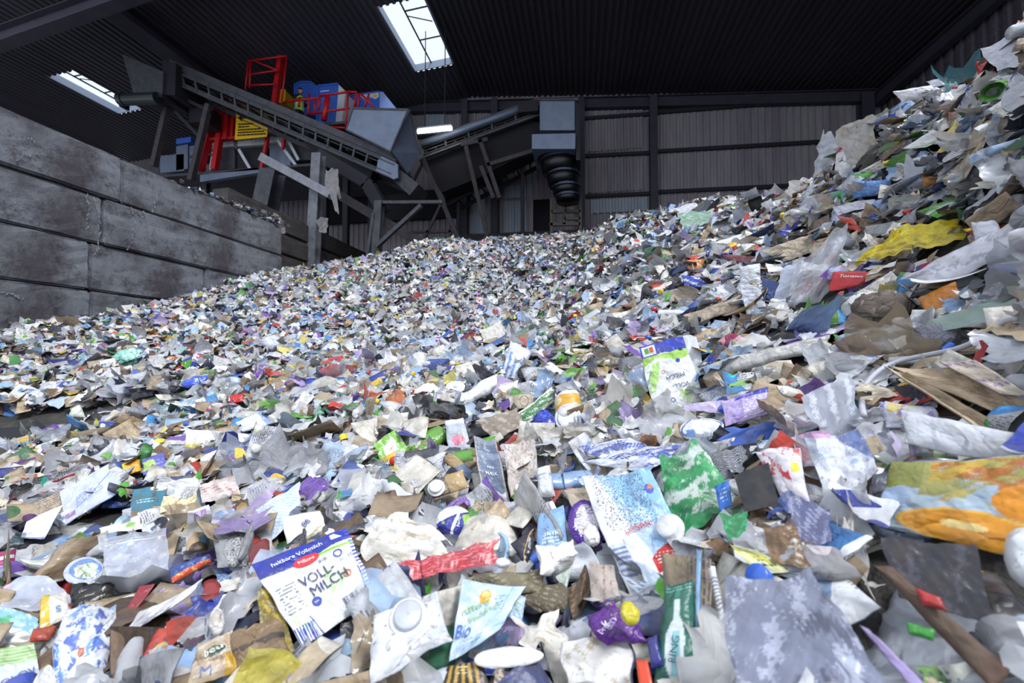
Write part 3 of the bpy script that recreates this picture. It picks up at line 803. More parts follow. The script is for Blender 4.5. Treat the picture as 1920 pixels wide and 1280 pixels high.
# catwalks on which they stand
o = MB().box((wh[0] - 1, 15.75, wh[2] - 1.9), (wh[0] + 3.5, 16.9, wh[2] - 1.79)).build('catwalk', GALVD); tag(o, 'grey catwalk behind the long conveyor carrying the worker', 'catwalk')
o = MB().box((w2[0] - .6, 15.7, w2[2] - 1.58), (w2[0] + .7, 16.4, w2[2] - 1.5)).build('catwalk', GALVD); tag(o, 'small grey catwalk under the second, hidden worker', 'catwalk')
# ================================================================== THE HEAP: surface
CTRL = [  # pixel column, pixel row, depth -> points of the heap surface
 (0, 622, 5.9), (150, 600, 6.8), (310, 572, 8.0), (450, 522, 10.2), (575, 505, 12.5), (640, 492, 12.8), (780, 463, 13.2), (930, 447, 13.2), (1010, 446, 12.6), (1090, 441, 11.0),
 (1150, 420, 8.6), (1250, 402, 6.6), (1340, 380, 5.2), (1450, 372, 4.1), (1480, 335, 3.2), (1560, 300, 2.75), (1600, 235, 2.5), (1680, 190, 2.2), (1800, 150, 1.8), (1860, 100, 1.55), (1920, 62, 1.35), (2150, -80, 1.0),
 (0, 700, 4.2), (200, 680, 4.6), (400, 650, 5.4), (600, 620, 6.4), (800, 600, 7.0), (600, 560, 8.6), (800, 520, 10.2), (950, 500, 10.8), (950, 560, 8.2), (940, 620, 5.2), (700, 680, 4.0), (450, 590, 7.6), (1060, 480, 9.6), (1060, 540, 6.8),
 (0, 780, 3.2), (120, 800, 3.0), (60, 815, 2.9), (200, 760, 3.1), (400, 740, 2.9), (600, 740, 2.4), (800, 720, 2.1),
 (0, 860, 1.9), (200, 860, 1.75), (400, 850, 1.6), (600, 850, 1.35), (800, 830, 1.3), (950, 800, 1.3),
 (0, 1000, 1.02), (200, 1000, .98), (400, 1000, .92), (600, 1000, .86), (800, 1000, .82), (950, 950, .86), (1100, 980, .78),
 (0, 1150, .72), (200, 1150, .70), (400, 1150, .66), (600, 1150, .62), (800, 1150, .60), (950, 1150, .58), (1150, 1150, .56),
 (0, 1290, .56), (400, 1290, .53), (800, 1290, .49), (1150, 1290, .46),
 (950, 720, 1.75), (950, 650, 2.7), (1080, 620, 2.9), (1100, 700, 1.6), (1100, 860, 1.0), (1250, 900, .86), (1250, 720, 1.3), (1250, 640, 1.75), (1250, 560, 2.5), (1150, 520, 4.4), (1250, 470, 4.0), (1150, 460, 6.4),
 (1400, 900, .66), (1400, 740, 1.02), (1400, 600, 1.6), (1400, 500, 2.4), (1400, 430, 3.3), (1550, 430, 2.2), (1600, 330, 2.3), (1600, 500, 1.55), (1600, 620, 1.15), (1600, 740, .85), (1600, 900, .56), (1600, 1100, .40), (1600, 1280, .33), (1350, 1100, .50), (1350, 1280, .42),
 (1800, 250, 1.65), (1800, 400, 1.3), (1800, 550, 1.0), (1800, 700, .74), (1800, 900, .50), (1800, 1100, .38), (1800, 1280, .33), (1900, 1150, .36), (1900, 900, .46), (1900, 700, .62), (1900, 500, .86), (1900, 250, 1.2)]
CREST = [(1480, 335, 3.2), (1560, 300, 2.75), (1600, 235, 2.5), (1680, 190, 2.2), (1800, 150, 1.8), (1860, 100, 1.55), (1920, 62, 1.35), (2150, -80, 1.0)]
CTRL = [(a, b + 42, c) if (a, b, c) in CREST else (a, b, c) for a, b, c in CTRL]
CTRL += [(a, b + 55, c * k) for a, b, c in CREST[:-1] for k in (1.25, 1.6)]
CTRL += [(860, 455, 13.2), (710, 478, 13.0), (820, 458, 13.3), (1050, 443, 12.0), (980, 446, 13.0), (900, 462, 12.0), (700, 500, 11.5), (1400, 392, 5.0), (1520, 372, 3.6)]
cp = np.array([D(a, b, c) for a, b, c in CTRL])
extra = np.array([(-9, 2, .2), (-9, 5, .5), (-3, -.8, .12), (-1, -.8, .12), (0, -.6, .13), (.6, -.4, .30), (1.3, .2, .9), (3.6, 3, 2.5), (4.8, 6, 3.0), (5.4, 9, 3.6), (4.6, 13, 3.8), (5, 17, 3.6), (0, 17, 2.6), (-4, 17, 2.4), (-6.2, 15, 2.6), (3, 0, 2.4), (6, 2, 3.2), (-5, 0, .1), (-7.5, 3, .35)])
cp = np.vstack([cp, extra])
def tps(r2): return np.where(r2 > 1e-12, r2 * np.log(np.maximum(r2, 1e-12)), 0)
def warp(xy):                           # denser metric near the camera
    x = np.asarray(xy, float); r = np.hypot(x[:, 0], x[:, 1] + .3) + 1e-6
    s = np.log1p(r * 1.6) / r
    return np.c_[x[:, 0] * s, (x[:, 1] + .3) * s]
Q = warp(cp[:, :2]); n_ = len(Q)
K = tps(((Q[:, None] - Q[None]) ** 2).sum(-1)) + np.eye(n_) * 4e-3
Pm = np.c_[np.ones(n_), Q]
A_ = np.block([[K, Pm], [Pm.T, np.zeros((3, 3))]])
W_ = np.linalg.solve(A_, np.r_[cp[:, 2], np.zeros(3)])
def height(x, y):
    q = warp(np.c_[np.ravel(x), np.ravel(y)])
    out = np.empty(len(q))
    for i in range(0, len(q), 20000):
        k = tps(((q[i:i + 20000, None] - Q[None]) ** 2).sum(-1))
        out[i:i + 20000] = k @ W_[:n_] + np.c_[np.ones(len(k)), q[i:i + 20000]] @ W_[n_:]
    return np.clip(out, .0, 5.2).reshape(np.shape(x))
# finely tabulated on a polar-ish grid for speed: regular table, bilinear
HX0, HX1, HY0, HY1, HS = -9.5, 7.0, -1.0, 19.0, .05
hx = np.arange(HX0, HX1 + HS, HS); hy = np.arange(HY0, HY1 + HS, HS)
GX, GY = np.meshgrid(hx, hy); HT = height(GX, GY)
def H(x, y):
    fx = np.clip((np.asarray(x) - HX0) / HS, 0, len(hx) - 1.001); fy = np.clip((np.asarray(y) - HY0) / HS, 0, len(hy) - 1.001)
    i = fx.astype(int); j = fy.astype(int); u = fx - i; v = fy - j
    return (HT[j, i] * (1 - u) + HT[j, i + 1] * u) * (1 - v) + (HT[j + 1, i] * (1 - u) + HT[j + 1, i + 1] * u) * v
def nrm(x, y, e=.06):
    a = (H(x + e, y) - H(x - e, y)) / (2 * e); b = (H(x, y + e) - H(x, y - e)) / (2 * e)
    n = np.stack([-a, -b, np.ones_like(a)], -1); return n / np.linalg.norm(n, axis=-1, keepdims=True)
def hit(px, py):
    r = ray(px, py); d = .22; p = CAM + r * d; best = (9, None)
    while d < 16:
        p = CAM + r * d; gap = p[2] - H(p[0], p[1])
        if .8 < d < 3.6 and gap < best[0]: best = (gap, p)
        if gap < .01: break
        d *= 1.012
    if px > 1420 and d > 4.2: p = best[1]        # just over the near crest: rests on its edge
    return p
def heap_base():
    st = 3
    ii = np.arange(0, len(hx), st); jj = np.arange(0, len(hy), st)
    X, Y = np.meshgrid(hx[ii], hy[jj]); Z = HT[np.ix_(jj, ii)]
    rng = np.random.default_rng(3)
    Dd = np.hypot(X, Y)
    Z = Z - .035 - .012 * np.minimum(Dd, 3) + rng.normal(0, .012, Z.shape)
    m, n = Z.shape
    # side and back skirts down to the floor close the body
    ok = (X > WX - .01) | (Y > wall_y(527, WX))
    V = np.c_[X.ravel(), Y.ravel(), np.maximum(Z, -.02).ravel()]
    a = (np.arange(m - 1)[:, None] * n + np.arange(n - 1)[None]).ravel()
    F = np.c_[a, a + 1, a + n + 1, a + n]
    keep = ok.ravel()[F].all(1) & (V[F, 2].max(1) > .0)
    ext = (V[F, 1].max(1) < 18.5)
    F = F[keep & ext]
    o = link('refuse_heap', mesh_from('refuse_heap', V, F, [simple('gap_shade_waste', '2b2926', .95, nscale=9, namt=.7, c2='4c4a48', bmp=1.0, bscale=25)]))  # underlayer of waste; dark colour stands in for shade in the gaps
    tag(o, 'packed inner mass of the sloping waste heap, coloured dark as shaded gaps', 'waste heap', None, 'stuff')
heap_base()

# ================================================================== scraps
def tri(x): return np.abs((x % 1.0) * 2 - 1) - .5
def crumple(Pt, rng, amp, freq, n=5):
    out = Pt.copy()
    for i in range(n):
        k = rng.normal(size=3); k /= np.linalg.norm(k)
        f = freq * (1 + .7 * i) * rng.uniform(.7, 1.4)
        dr = rng.normal(size=3); dr[2] += 1.2 * np.sign(dr[2] or 1); dr /= np.linalg.norm(dr)
        out = out + np.outer(tri(Pt @ k * f + rng.random()), dr) * (amp / (1 + .8 * i))
    return out
def gridF(nv, nu, wrap=False):
    a = (np.arange(nv - 1)[:, None] * nu + np.arange(nu - 1)[None]).ravel()
    F = np.c_[a, a + 1, a + nu + 1, a + nu]
    if wrap:
        b = np.arange(nv - 1) * nu
        F = np.r_[F, np.c_[b + nu - 1, b, b + nu, b + 2 * nu - 1]]
    return F
def sheet(rng, L, W, n, kind):
    """returns V, F, UV(metres)"""
    nu = n; nv = max(3, int(round(n * min(1, max(.4, W / L)))))
    u = np.linspace(-1, 1, nu); v = np.linspace(-1, 1, nv); U, Vv = np.meshgrid(u, v)
    X = U * L / 2; Y = Vv * W / 2
    uv = np.c_[X.ravel(), Y.ravel()]
    if kind in ('film', 'bag', 'rag', 'paper'):
        e = {'rag': .4, 'paper': .10}.get(kind, .24)
        for _ in range(3):
            f = rng.uniform(1, 4) ; X = X * (1 + e * .5 * np.sin(Vv * f * 3 + rng.uniform(0, 6)) * rng.random()); Y = Y * (1 + e * .5 * np.sin(U * f * 3 + rng.uniform(0, 6)) * rng.random())
        if rng.random() < .5 and kind != 'paper':
            Y = Y * (1 - .55 * rng.random() * (U + 1) / 2)
    elif kind == 'disc':
        s = np.sqrt(np.maximum(1 - Vv ** 2 / 2, 0)); t = np.sqrt(np.maximum(1 - U ** 2 / 2, 0)); X, Y = X * s, Y * t
    elif kind == 'scrapboard' and rng.random() < .5:
        X = X + rng.uniform(-.25, .25) * Y; 
        Y = Y * (1 - .3 * rng.random() * (U + 1) / 2)
    Z = np.zeros_like(X)
    c = rng.uniform(-1, 1) * (.25 if kind != 'disc' else .08)
    if abs(c) > 1e-3:                       # roll about a slanted axis
        th = rng.uniform(-.6, .6); s = X * math.cos(th) + Y * math.sin(th)
        Z = Z + c * s * s / max(L, .02) * 2.2
    nf = {'film': 3, 'bag': 3, 'paper': 2, 'scrapboard': 1, 'carton': 1, 'rag': 3}.get(kind, 0)
    for _ in range(nf):
        th = rng.uniform(0, 2 * math.pi); s = X * math.cos(th) + Y * math.sin(th); t = -X * math.sin(th) + Y * math.cos(th)
        o = rng.uniform(.05, .4) * L; ang = rng.uniform(.3, 1.4) if kind in ('film', 'bag', 'paper', 'rag') else rng.uniform(.15, .8)
        ang *= rng.choice([-1, 1]); m = np.maximum(s - o, 0)
        s2 = np.where(s > o, o + m * math.cos(ang), s); Z = np.where(s > o, Z + m * math.sin(ang), Z)
        X = s2 * math.cos(th) - t * math.sin(th); Y = s2 * math.sin(th) + t * math.cos(th)
    Pt = np.c_[X.ravel(), Y.ravel(), Z.ravel()]
    am = {'film': .11, 'bag': .13, 'rag': .13, 'paper': .05, 'carton': .034, 'scrapboard': .018, 'disc': .012, 'pouch': .03}.get(kind, .03)
    fr = {'film': 1.6, 'bag': 1.7, 'rag': 2.2, 'paper': 1.1}.get(kind, .9)
    Pt = crumple(Pt, rng, am * L, fr / L, 6 if n > 6 else 3)
    if n > 9 and kind in ('film', 'bag', 'rag', 'paper', 'pouch'):
        Pt = crumple(Pt, rng, {'film': .035, 'bag': .04, 'rag': .05}.get(kind, .014) * L, 4.2 / L, 5)
    return Pt, gridF(nv, nu), uv, nu, nv
def close_sheet(Pt, F, uv, nu, nv, th, pillow):
    """give the sheet a back face and thickness"""
    G = Pt.reshape(nv, nu, 3)
    du = np.gradient(G, axis=1); dv = np.gradient(G, axis=0); N = np.cross(du, dv); N /= (np.linalg.norm(N, axis=-1, keepdims=True) + 1e-9)
    u = np.linspace(-1, 1, nu); v = np.linspace(-1, 1, nv); U, Vv = np.meshgrid(u, v)
    t = th + pillow * (np.clip(1 - U ** 4, 0, 1) * np.clip(1 - Vv ** 4, 0, 1))
    T = (G + N * t[..., None] / 2).reshape(-1, 3); Bt = (G - N * t[..., None] / 2).reshape(-1, 3)
    n = nu * nv
    r = np.r_[np.arange(nu), np.arange(1, nv) * nu + nu - 1, (nv - 1) * nu + np.arange(nu - 2, -1, -1), np.arange(nv - 2, 0, -1) * nu]
    r2 = np.roll(r, -1)
    return np.r_[T, Bt], np.r_[F, F[:, ::-1] + n, np.c_[r, r + n, r2 + n, r2]], np.r_[uv, uv + 3.3]
def lathe(rng, prof, seg, crush, L):
    prof = np.asarray(prof, float)
    th = np.linspace(0, 2 * math.pi, seg, endpoint=False)
    ct = np.cos(th); sn = np.sin(th)
    V = np.stack([np.repeat(prof[:, 0][:, None], seg, 1), prof[:, 1][:, None] * ct[None], prof[:, 1][:, None] * sn[None]], -1).reshape(-1, 3)
    uv = np.c_[V[:, 0], np.tile(th, len(prof)) * prof[:, 1].max()]
    V[:, 2] *= 1 - crush
    V = crumple(V, rng, .05 * L * (.3 + crush), 1.3 / L, 4)
    return V, gridF(len(prof), seg, True), uv

WHITES = ['e6e8ee', 'dcdfe6', 'ececec', 'd2d6de', 'dedbd4', 'c8cad2']
COLN = {  # colour word -> (ground colours, ink colours)
 'white': (WHITES, ['2b3f9a', '3d8fd0', '5aa63c', 'c43a30', '444a5a', '7a55b0']),
 'grey': (['b4b6be', '9a9ca4', 'c6c9d0', 'adb3be'], ['50545f', 'd9dbe0', '3f4d80']),
 'beige': (['c9b79c', 'b9a68b', 'd8cbb6', 'a8937a'], ['7a5f44', '3c6a44', 'efe9dd']),
 'brown': (['7b6350', '5f4b3c', '8a7260'], ['3b2d24', 'b39a7c']),
 'pale blue': (['a8c6ea', '8fb4e2', 'bcd4f0', '9fc7e6'], ['2a4fa8', 'ffffff', 'e8edf4']),
 'blue': (['2a50c0', '3c6cd2', '1f3a94', '2f7fc8'], ['e8ecf6', 'b8c8ee', 'f0c030']),
 'green': (['3f9a4a', '6fb840', '2c7a58', '8fc66a'], ['f0f4ea', 'e3d23a', '1f4a2a']),
 'teal': (['3f8f96', '2c6f7a', '7cc8b8'], ['e8f0ee', '234a50']),
 'red': (['c02a2c', 'd8402e', '962028'], ['f2e8e4', 'e8c23a']),
 'orange': (['e88a28', 'd8702a', 'f0a030'], ['fff0d8', 'a03a18']),
 'yellow': (['ecd03a', 'd8c83c', 'f2e070'], ['c0402a', '3d7a3a', 'ffffff']),
 'purple': (['6a3fa0', '8456b8', '4a2a78'], ['f0e8f6', 'e0b0e0']),
 'lilac': (['bba6dc', 'cdbfe6', 'a894cc'], ['6a3fa0', 'ffffff']),
 'dark': (['25262d', '33343c', '1c2340'], ['8a8c98', 'c8a840', 'e0e2e8']),
 'pink': (['e0a6b8', 'd46a90'], ['fff0f4', '9a2a58'])}
W_PRINT = dict(white=40, grey=11, beige=13, brown=6, blue=5, green=2.6, teal=1.3, red=1.7, orange=1.2, yellow=1.5, purple=1.1, lilac=2.5, dark=9, pink=.7)
W_PRINT['pale blue'] = 8
W_FILM = dict(white=40, grey=23, beige=5, blue=1.5, green=1.5, teal=1, red=.6, yellow=.6, dark=5, lilac=2.5); W_FILM['pale blue'] = 8
W_PLAS = dict(white=44, grey=14, blue=6, green=3, red=3, orange=2, yellow=3, dark=9, beige=5, purple=1); W_PLAS['pale blue'] = 8
def pick(rng, W):
    k = list(W); w = np.array([W[i] for i in k], float); return k[rng.choice(len(k), p=w / w.sum())]
# kind: (weight, name, category, L range, palette, material)
KINDS = {
 'film': (27, 'film_scrap', 'plastic film', (.09, .26), W_FILM, FILM),
 'wrapper': (17, 'wrapper', 'wrapper', (.06, .18), W_PRINT, PRINT),
 'carton': (14, 'flattened_carton', 'carton', (.10, .22), W_PRINT, PRINT),
 'scrapboard': (11, 'cardboard_piece', 'cardboard', (.07, .22), dict(beige=38, brown=26, white=20, grey=14, dark=4), PAPER),
 'paper': (8, 'paper_sheet', 'paper', (.07, .20), dict(white=50, grey=18, beige=16, brown=5, lilac=3, yellow=3, pink=2), PAPER),
 'bag': (9, 'plastic_bag', 'plastic bag', (.13, .28), W_FILM, FILMT),
 'pouch': (8, 'pouch', 'pouch', (.08, .17), W_PRINT, PRINT),
 'bottle': (4, 'plastic_bottle', 'bottle', (.11, .22), W_PLAS, GLOSS),
 'tub': (4.5, 'plastic_tub', 'tub', (.07, .12), W_PLAS, GLOSS),
 'tray': (3.5, 'food_tray', 'tray', (.10, .19), dict(white=30, grey=20, dark=26, beige=10, blue=3), GLOSS),
 'disc': (2.5, 'plastic_disc', 'lid', (.05, .11), W_PLAS, GLOSS),
 'can': (1.5, 'tin_can', 'can', (.07, .12), dict(grey=60, white=20, red=6, blue=8, green=5), GLOSS),
 'rag': (5, 'torn_tissue', 'tissue', (.06, .15), dict(white=55, beige=20, grey=25), PAPER)}
def rgba(h, a=1.0): return (*lin(h), a)
def make_piece(kind, rng, L, n, pix):
    """list of (part name, V, F, uv, ca, cb, mat) in local coordinates, thickness about z; and a colour word"""
    _, name, cat, _, pal, mat = KINDS[kind]
    word = pick(rng, pal); g, ink = COLN[word]
    j = rng.uniform(.66, 1.0)
    ca = np.array(rgba(g[rng.integers(len(g))])); ca[:3] = np.clip(ca[:3] * j, 0, 1)
    if word not in ('white', 'grey', 'beige', 'brown', 'dark'): ca[:3] = ca[:3] * .88 + .12 * ca[:3].mean()
    cb = np.array(rgba(ink[rng.integers(len(ink))], rng.choice([0, .35, .6, 1.0], p=[.12, .28, .35, .25])))
    off = rng.uniform(0, 60, 2)
    parts = []
    def out(nm, V, F, uv, a=None, b=None, m=None):
        a = ca if a is None else a; b = cb if b is None else b
        parts.append((nm, V, F, uv + off, np.tile(a, (len(V), 1)), np.tile(b, (len(V), 1)), mat if m is None else m))
    near = n >= 7
    if kind in ('film', 'bag', 'wrapper', 'paper', 'rag'):
        asp = rng.uniform(.3, .9)
        sk = {'wrapper': 'paper' if rng.random() < .45 else 'film', 'film': 'film', 'bag': 'bag', 'paper': 'paper', 'rag': 'rag'}[kind]
        S = sheet(rng, L, L * asp, n, sk)
        if kind in ('film', 'bag'):
            cb[3] = 0; m = mat if near else FILMF
            if kind == 'film' and near and rng.random() < .3: m = FILMF
            out('sheet', *S[:3], m=m)
        elif kind == 'wrapper' and rng.random() < .35: out('sheet', *S[:3], m=PRINT)
        else: out('sheet', *S[:3])
    elif kind in ('carton', 'pouch', 'scrapboard'):
        asp = rng.uniform(.5, .8)
        S = sheet(rng, L, L * asp, n, 'carton' if kind == 'carton' else kind)
        if near:
            V, F, uv = close_sheet(*S, .0012, {'carton': rng.uniform(.002, .016), 'pouch': rng.uniform(.006, .02), 'scrapboard': .001}[kind])
            a = np.tile(ca, (len(V), 1)); b = np.tile(cb, (len(V), 1))
            h = len(V) // 2
            if kind != 'pouch' and rng.random() < .4:      # the unprinted board side
                a[:h] = rgba(['b7a286', 'd9d4ca', '9a8770'][rng.integers(3)]); b[:h, 3] = 0
            elif kind == 'carton' and rng.random() < .7:   # a coloured end band
                U = S[2][:, 0] / L; t = rng.uniform(.12, .3)
                sel = U > t if rng.random() < .5 else U < -t
                a[:h][sel] = rgba(ink[rng.integers(len(ink))])
            parts.append(('body', V, F, uv + off, a, b, mat))
            if kind == 'carton' and pix > 45 and rng.random() < .16:
                u = rng.integers(S[3] // 4, 3 * S[3] // 4); v = rng.integers(1, max(2, S[4] - 1)); p = V[v * S[3] + u]
                r = .012
                Vc, Fc, uc = cap_mesh(r, .012, 14)
                Vc = Vc[:, [1, 2, 0]] + p + np.array([0, 0, .004])
                cc = [rgba('f2f2f2'), rgba('3c6cd2'), rgba('d8402e')][rng.choice(3, p=[.7, .2, .1])]
                out('cap', Vc, Fc, uc, a=np.array(cc), b=np.zeros(4), m=GLOSS)
        else: out('body', *S[:3])
    elif kind == 'bottle':
        r = L * .17; seg = 16 if near else 6
        prof = [(-.5 * L, .001), (-.5 * L, r * .9), (-.46 * L, r), (-.2 * L, r), (-.1 * L, r * .93), (0, r), (.15 * L, r * .97), (.25 * L, r * .8), (.36 * L, r * .42), (.44 * L, r * .36), (.46 * L, .001)]
        V, F, uv = lathe(rng, prof if near else prof[1::2], seg, rng.uniform(.2, .65), L)
        out('body', V, F, uv, m=(FILMT if near and word in ('grey', 'white', 'pale blue', 'green') and rng.random() < .5 else GLOSS))
        if near:
            lab = (V[(V[:, 0] > -.2 * L - 1e9)])
            Vl, Fl, ul = lathe(np.random.default_rng(rng.integers(1 << 30)), [(-.18 * L, r * 1.02), (-.05 * L, r * 1.0), (.1 * L, r * 1.03)], seg, .3, L)
            Vc, Fc, uc = cap_mesh(r * .42, .018, 12)
            Vc[:, 0] += .45 * L
            Vc[:, 2] += V[-seg:, 2].mean(); Vc[:, 1] += V[-seg:, 1].mean()
            cc = rgba(['f2f2f2', '3c6cd2', 'c02a2c', '2b2c33', 'ecd03a'][rng.integers(5)])
            out('cap', Vc, Fc, uc, a=np.array(cc), b=np.zeros(4), m=GLOSS)
    elif kind in ('tub', 'can'):
        seg = 18 if near else 7; r = L * .5 * rng.uniform(.7, 1)
        r2 = r * .78 if kind == 'tub' else r * .99
        h = L * rng.uniform(.5, .9) if kind == 'tub' else L * 1.2
        prof = [(h, r * 1.09), (h * .97, r * 1.09), (h * .96, r), (h * .5, (r + r2) / 2), (.004, r2), (0, r2 * .93), (.004, 0.0005)]
        if kind == 'can': prof = [(h, r), (h * .98, r * 1.03), (h * .93, r), (h * .7, r * .98), (h * .66, r), (h * .35, r), (h * .3, r * .98), (h * .04, r), (.002, r * 1.03), (0, r), (.003, .0005)]
        prof = [(x - h / 2, y) for x, y in prof]
        V, F, uv = lathe(rng, prof if near else prof[::2], seg, rng.uniform(.05, .45), L)
        out('body', V, F, uv, m=PRINT if rng.random() < .5 else GLOSS)
        if near and rng.random() < .4:
            S = sheet(rng, 2 * r, 2 * r, 8, 'disc'); Vl = S[0][:, [2, 1, 0]]; Vl[:, 0] += h / 2 + .004
            # peeled foil hinged at the rim
            a = rng.uniform(.2, 1.1); z = Vl[:, 2] + r; x = Vl[:, 0] - h / 2
            Vl = np.c_[h / 2 + x + z * math.sin(a), Vl[:, 1], -r + z * math.cos(a)]
            out('foil_lid', Vl, S[1], S[2], a=np.array(rgba('c9ccd4')), b=cb)
    elif kind == 'tray':
        nn = 12 if near else 5
        u = np.linspace(-1, 1, nn); U, Vv = np.meshgrid(u, u)
        s = np.maximum(np.abs(U), np.abs(Vv)); d = L * .16
        Z = np.where(s > .97, 0, np.where(s > .78, -d * (1 - (s - .78) / .19) - 0, -d)); Z = np.clip(Z, -d, 0)
        Pt = np.c_[(U * L / 2).ravel(), (Vv * L * .34).ravel(), Z.ravel()]
        V = crumple(Pt, rng, .05 * L, 1.0 / L, 4)
        out('body', V, gridF(nn, nn), np.c_[Pt[:, 0], Pt[:, 1]])
    elif kind == 'disc':
        seg = 20 if near else 7; r = L / 2
        prof = [(-.006, r), (0, r), (.001, r * .93), (-.003, r * .9), (-.003, r * .3), (-.003, .0005)]
        V, F, uv = lathe(rng, prof if near else [(-.006, r), (0, r), (-.003, .0005)], seg, 0, L * .4)
        V = V[:, [1, 2, 0]]; uv = V[:, :2].copy()
        out('lid', V, F, uv, m=PRINT if rng.random() < .4 else GLOSS)
    return parts, word
def cap_mesh(r, h, seg):
    prof = [(0, r), (h * .85, r), (h, r * .88), (h * .97, .0005)]
    th = np.linspace(0, 2 * math.pi, seg, endpoint=False)
    V = np.array([(x, q * math.cos(t), q * math.sin(t)) for x, q in prof for t in th])
    return V, gridF(4, seg, True), V[:, 1:].copy()

# ---- heroes: single things placed by where they lie on the heap (built below by hero())
HEROES = []       # name for labels, centre pixel, polygon, depth
class Paint:
    def __init__(s, nu, nv, L, W, base):
        u = np.linspace(0, 1, nu); v = np.linspace(0, 1, nv); s.U, s.V = np.meshgrid(u, v)
        s.L, s.W = L, W; s.C = np.ones((nv, nu, 4)); s.C[..., :3] = lin(base); s.rng = np.random.default_rng(int(L * 1e4))
        s.edge = .0
    def wob(s, a=.01, f=9):
        r = s.rng; return a * (np.sin(s.U * f + r.uniform(0, 6)) + np.sin(s.V * f * 1.3 + r.uniform(0, 6)) + np.sin((s.U + s.V) * f * 2.1 + r.uniform(0, 6)) * .5)
    def put(s, m, c): s.C[m, :3] = lin(c); return s
    def rect(s, u0, v0, u1, v1, c, w=0): q = s.wob(w) if w else 0; return s.put((s.U + q > u0) & (s.U + q < u1) & (s.V + q > v0) & (s.V + q < v1), c)
    def ell(s, u, v, a, b, c, w=0): q = s.wob(w, 14) if w else 0; return s.put(((s.U - u) / a) ** 2 + ((s.V - v) / b) ** 2 < 1 + q * 8, c)
    def ring(s, u, v, a, b, t, c):
        q = ((s.U - u) / a) ** 2 + ((s.V - v) / b) ** 2; return s.put((q < 1) & (q > (1 - t) ** 2), c)
    def half(s, a, b, k, c, w=0): q = s.wob(w) if w else 0; return s.put(a * s.U + b * s.V + q > k, c)
    def bars(s, u0, v0, u1, v1, n, c='20243a', vert=True):
        t = (s.U - u0) / (u1 - u0) if vert else (s.V - v0) / (v1 - v0)
        h = (np.floor(t * n) * 7919 % 13) % 2 == 0 if n > 12 else np.floor(t * n * 2) % 2 == 0
        return s.put((s.U > u0) & (s.U < u1) & (s.V > v0) & (s.V < v1) & h, c)
    def blob(s, c, f=5, thr=.5, u0=0, v0=0, u1=1, v1=1):
        r = s.rng; q = 0
        for i in range(6):
            a, b = r.normal(size=2) * f * (1 + i * .6); q = q + np.sin(a * s.U * 3 + b * s.V * 3 + r.uniform(0, 6)) / (1 + i * .5)
        for i in range(6):
            a, b = r.normal(size=2) * f * (5 + i * 2.5); q = q + .28 * np.sin(a * s.U * 3 + b * s.V * 3 + r.uniform(0, 6) + q)
        w = np.clip((q - thr) * 3.0, 0, 1) * .88 * ((s.U > u0) & (s.U < u1) & (s.V > v0) & (s.V < v1))
        s.C[..., :3] = s.C[..., :3] * (1 - w[..., None]) + np.array(lin(c)) * w[..., None]; return s
    def text(s, u0, v0, u1, v1, rows, c='3a4470'):
        r = s.rng; t = (s.V - v0) / (v1 - v0) * rows; row = np.floor(t); fr = t - row
        w = np.floor(s.U * 46); hsh = np.sin(w * 12.9898 + row * 78.233 + s.L * 100) * 43758.5453; hsh = hsh - np.floor(hsh)
        return s.put((s.U > u0) & (s.U < u1) & (s.V > v0) & (s.V < v1) & (fr > .3) & (fr < .72) & (hsh > .3), c)

_fonts = {}
def glyphs(txt):
    if txt in _fonts: return _fonts[txt]
    cu = bpy.data.curves.new('t', 'FONT'); cu.body = txt; cu.size = 1.0; cu.align_x = 'CENTER'; cu.align_y = 'CENTER'; cu.resolution_u = 3
    ob = bpy.data.objects.new('t', cu); COL.objects.link(ob)
    dg = bpy.context.evaluated_depsgraph_get(); dg.update()
    me = bpy.data.meshes.new_from_object(ob.evaluated_get(dg))
    bm = bmesh.new(); bm.from_mesh(me); bmesh.ops.remove_doubles(bm, verts=bm.verts, dist=1e-4); bmesh.ops.triangulate(bm, faces=bm.faces)
    for lim in (.5, .25, .14):
        bmesh.ops.subdivide_edges(bm, edges=[e for e in bm.edges if e.calc_length() > lim], cuts=1); bmesh.ops.triangulate(bm, faces=bm.faces)
    V = np.array([v.co[:2] for v in bm.verts]); F = np.array([[v.index for v in f.verts] for f in bm.faces]); bm.free()
    bpy.data.objects.remove(ob); bpy.data.curves.remove(cu); bpy.data.meshes.remove(me)
    _fonts[txt] = (V, F); return V, F
_inks = {}
def ink_mat(c):
    if c not in _inks: _inks[c] = simple('print_ink_' + c, c, .5)
    return _inks[c]

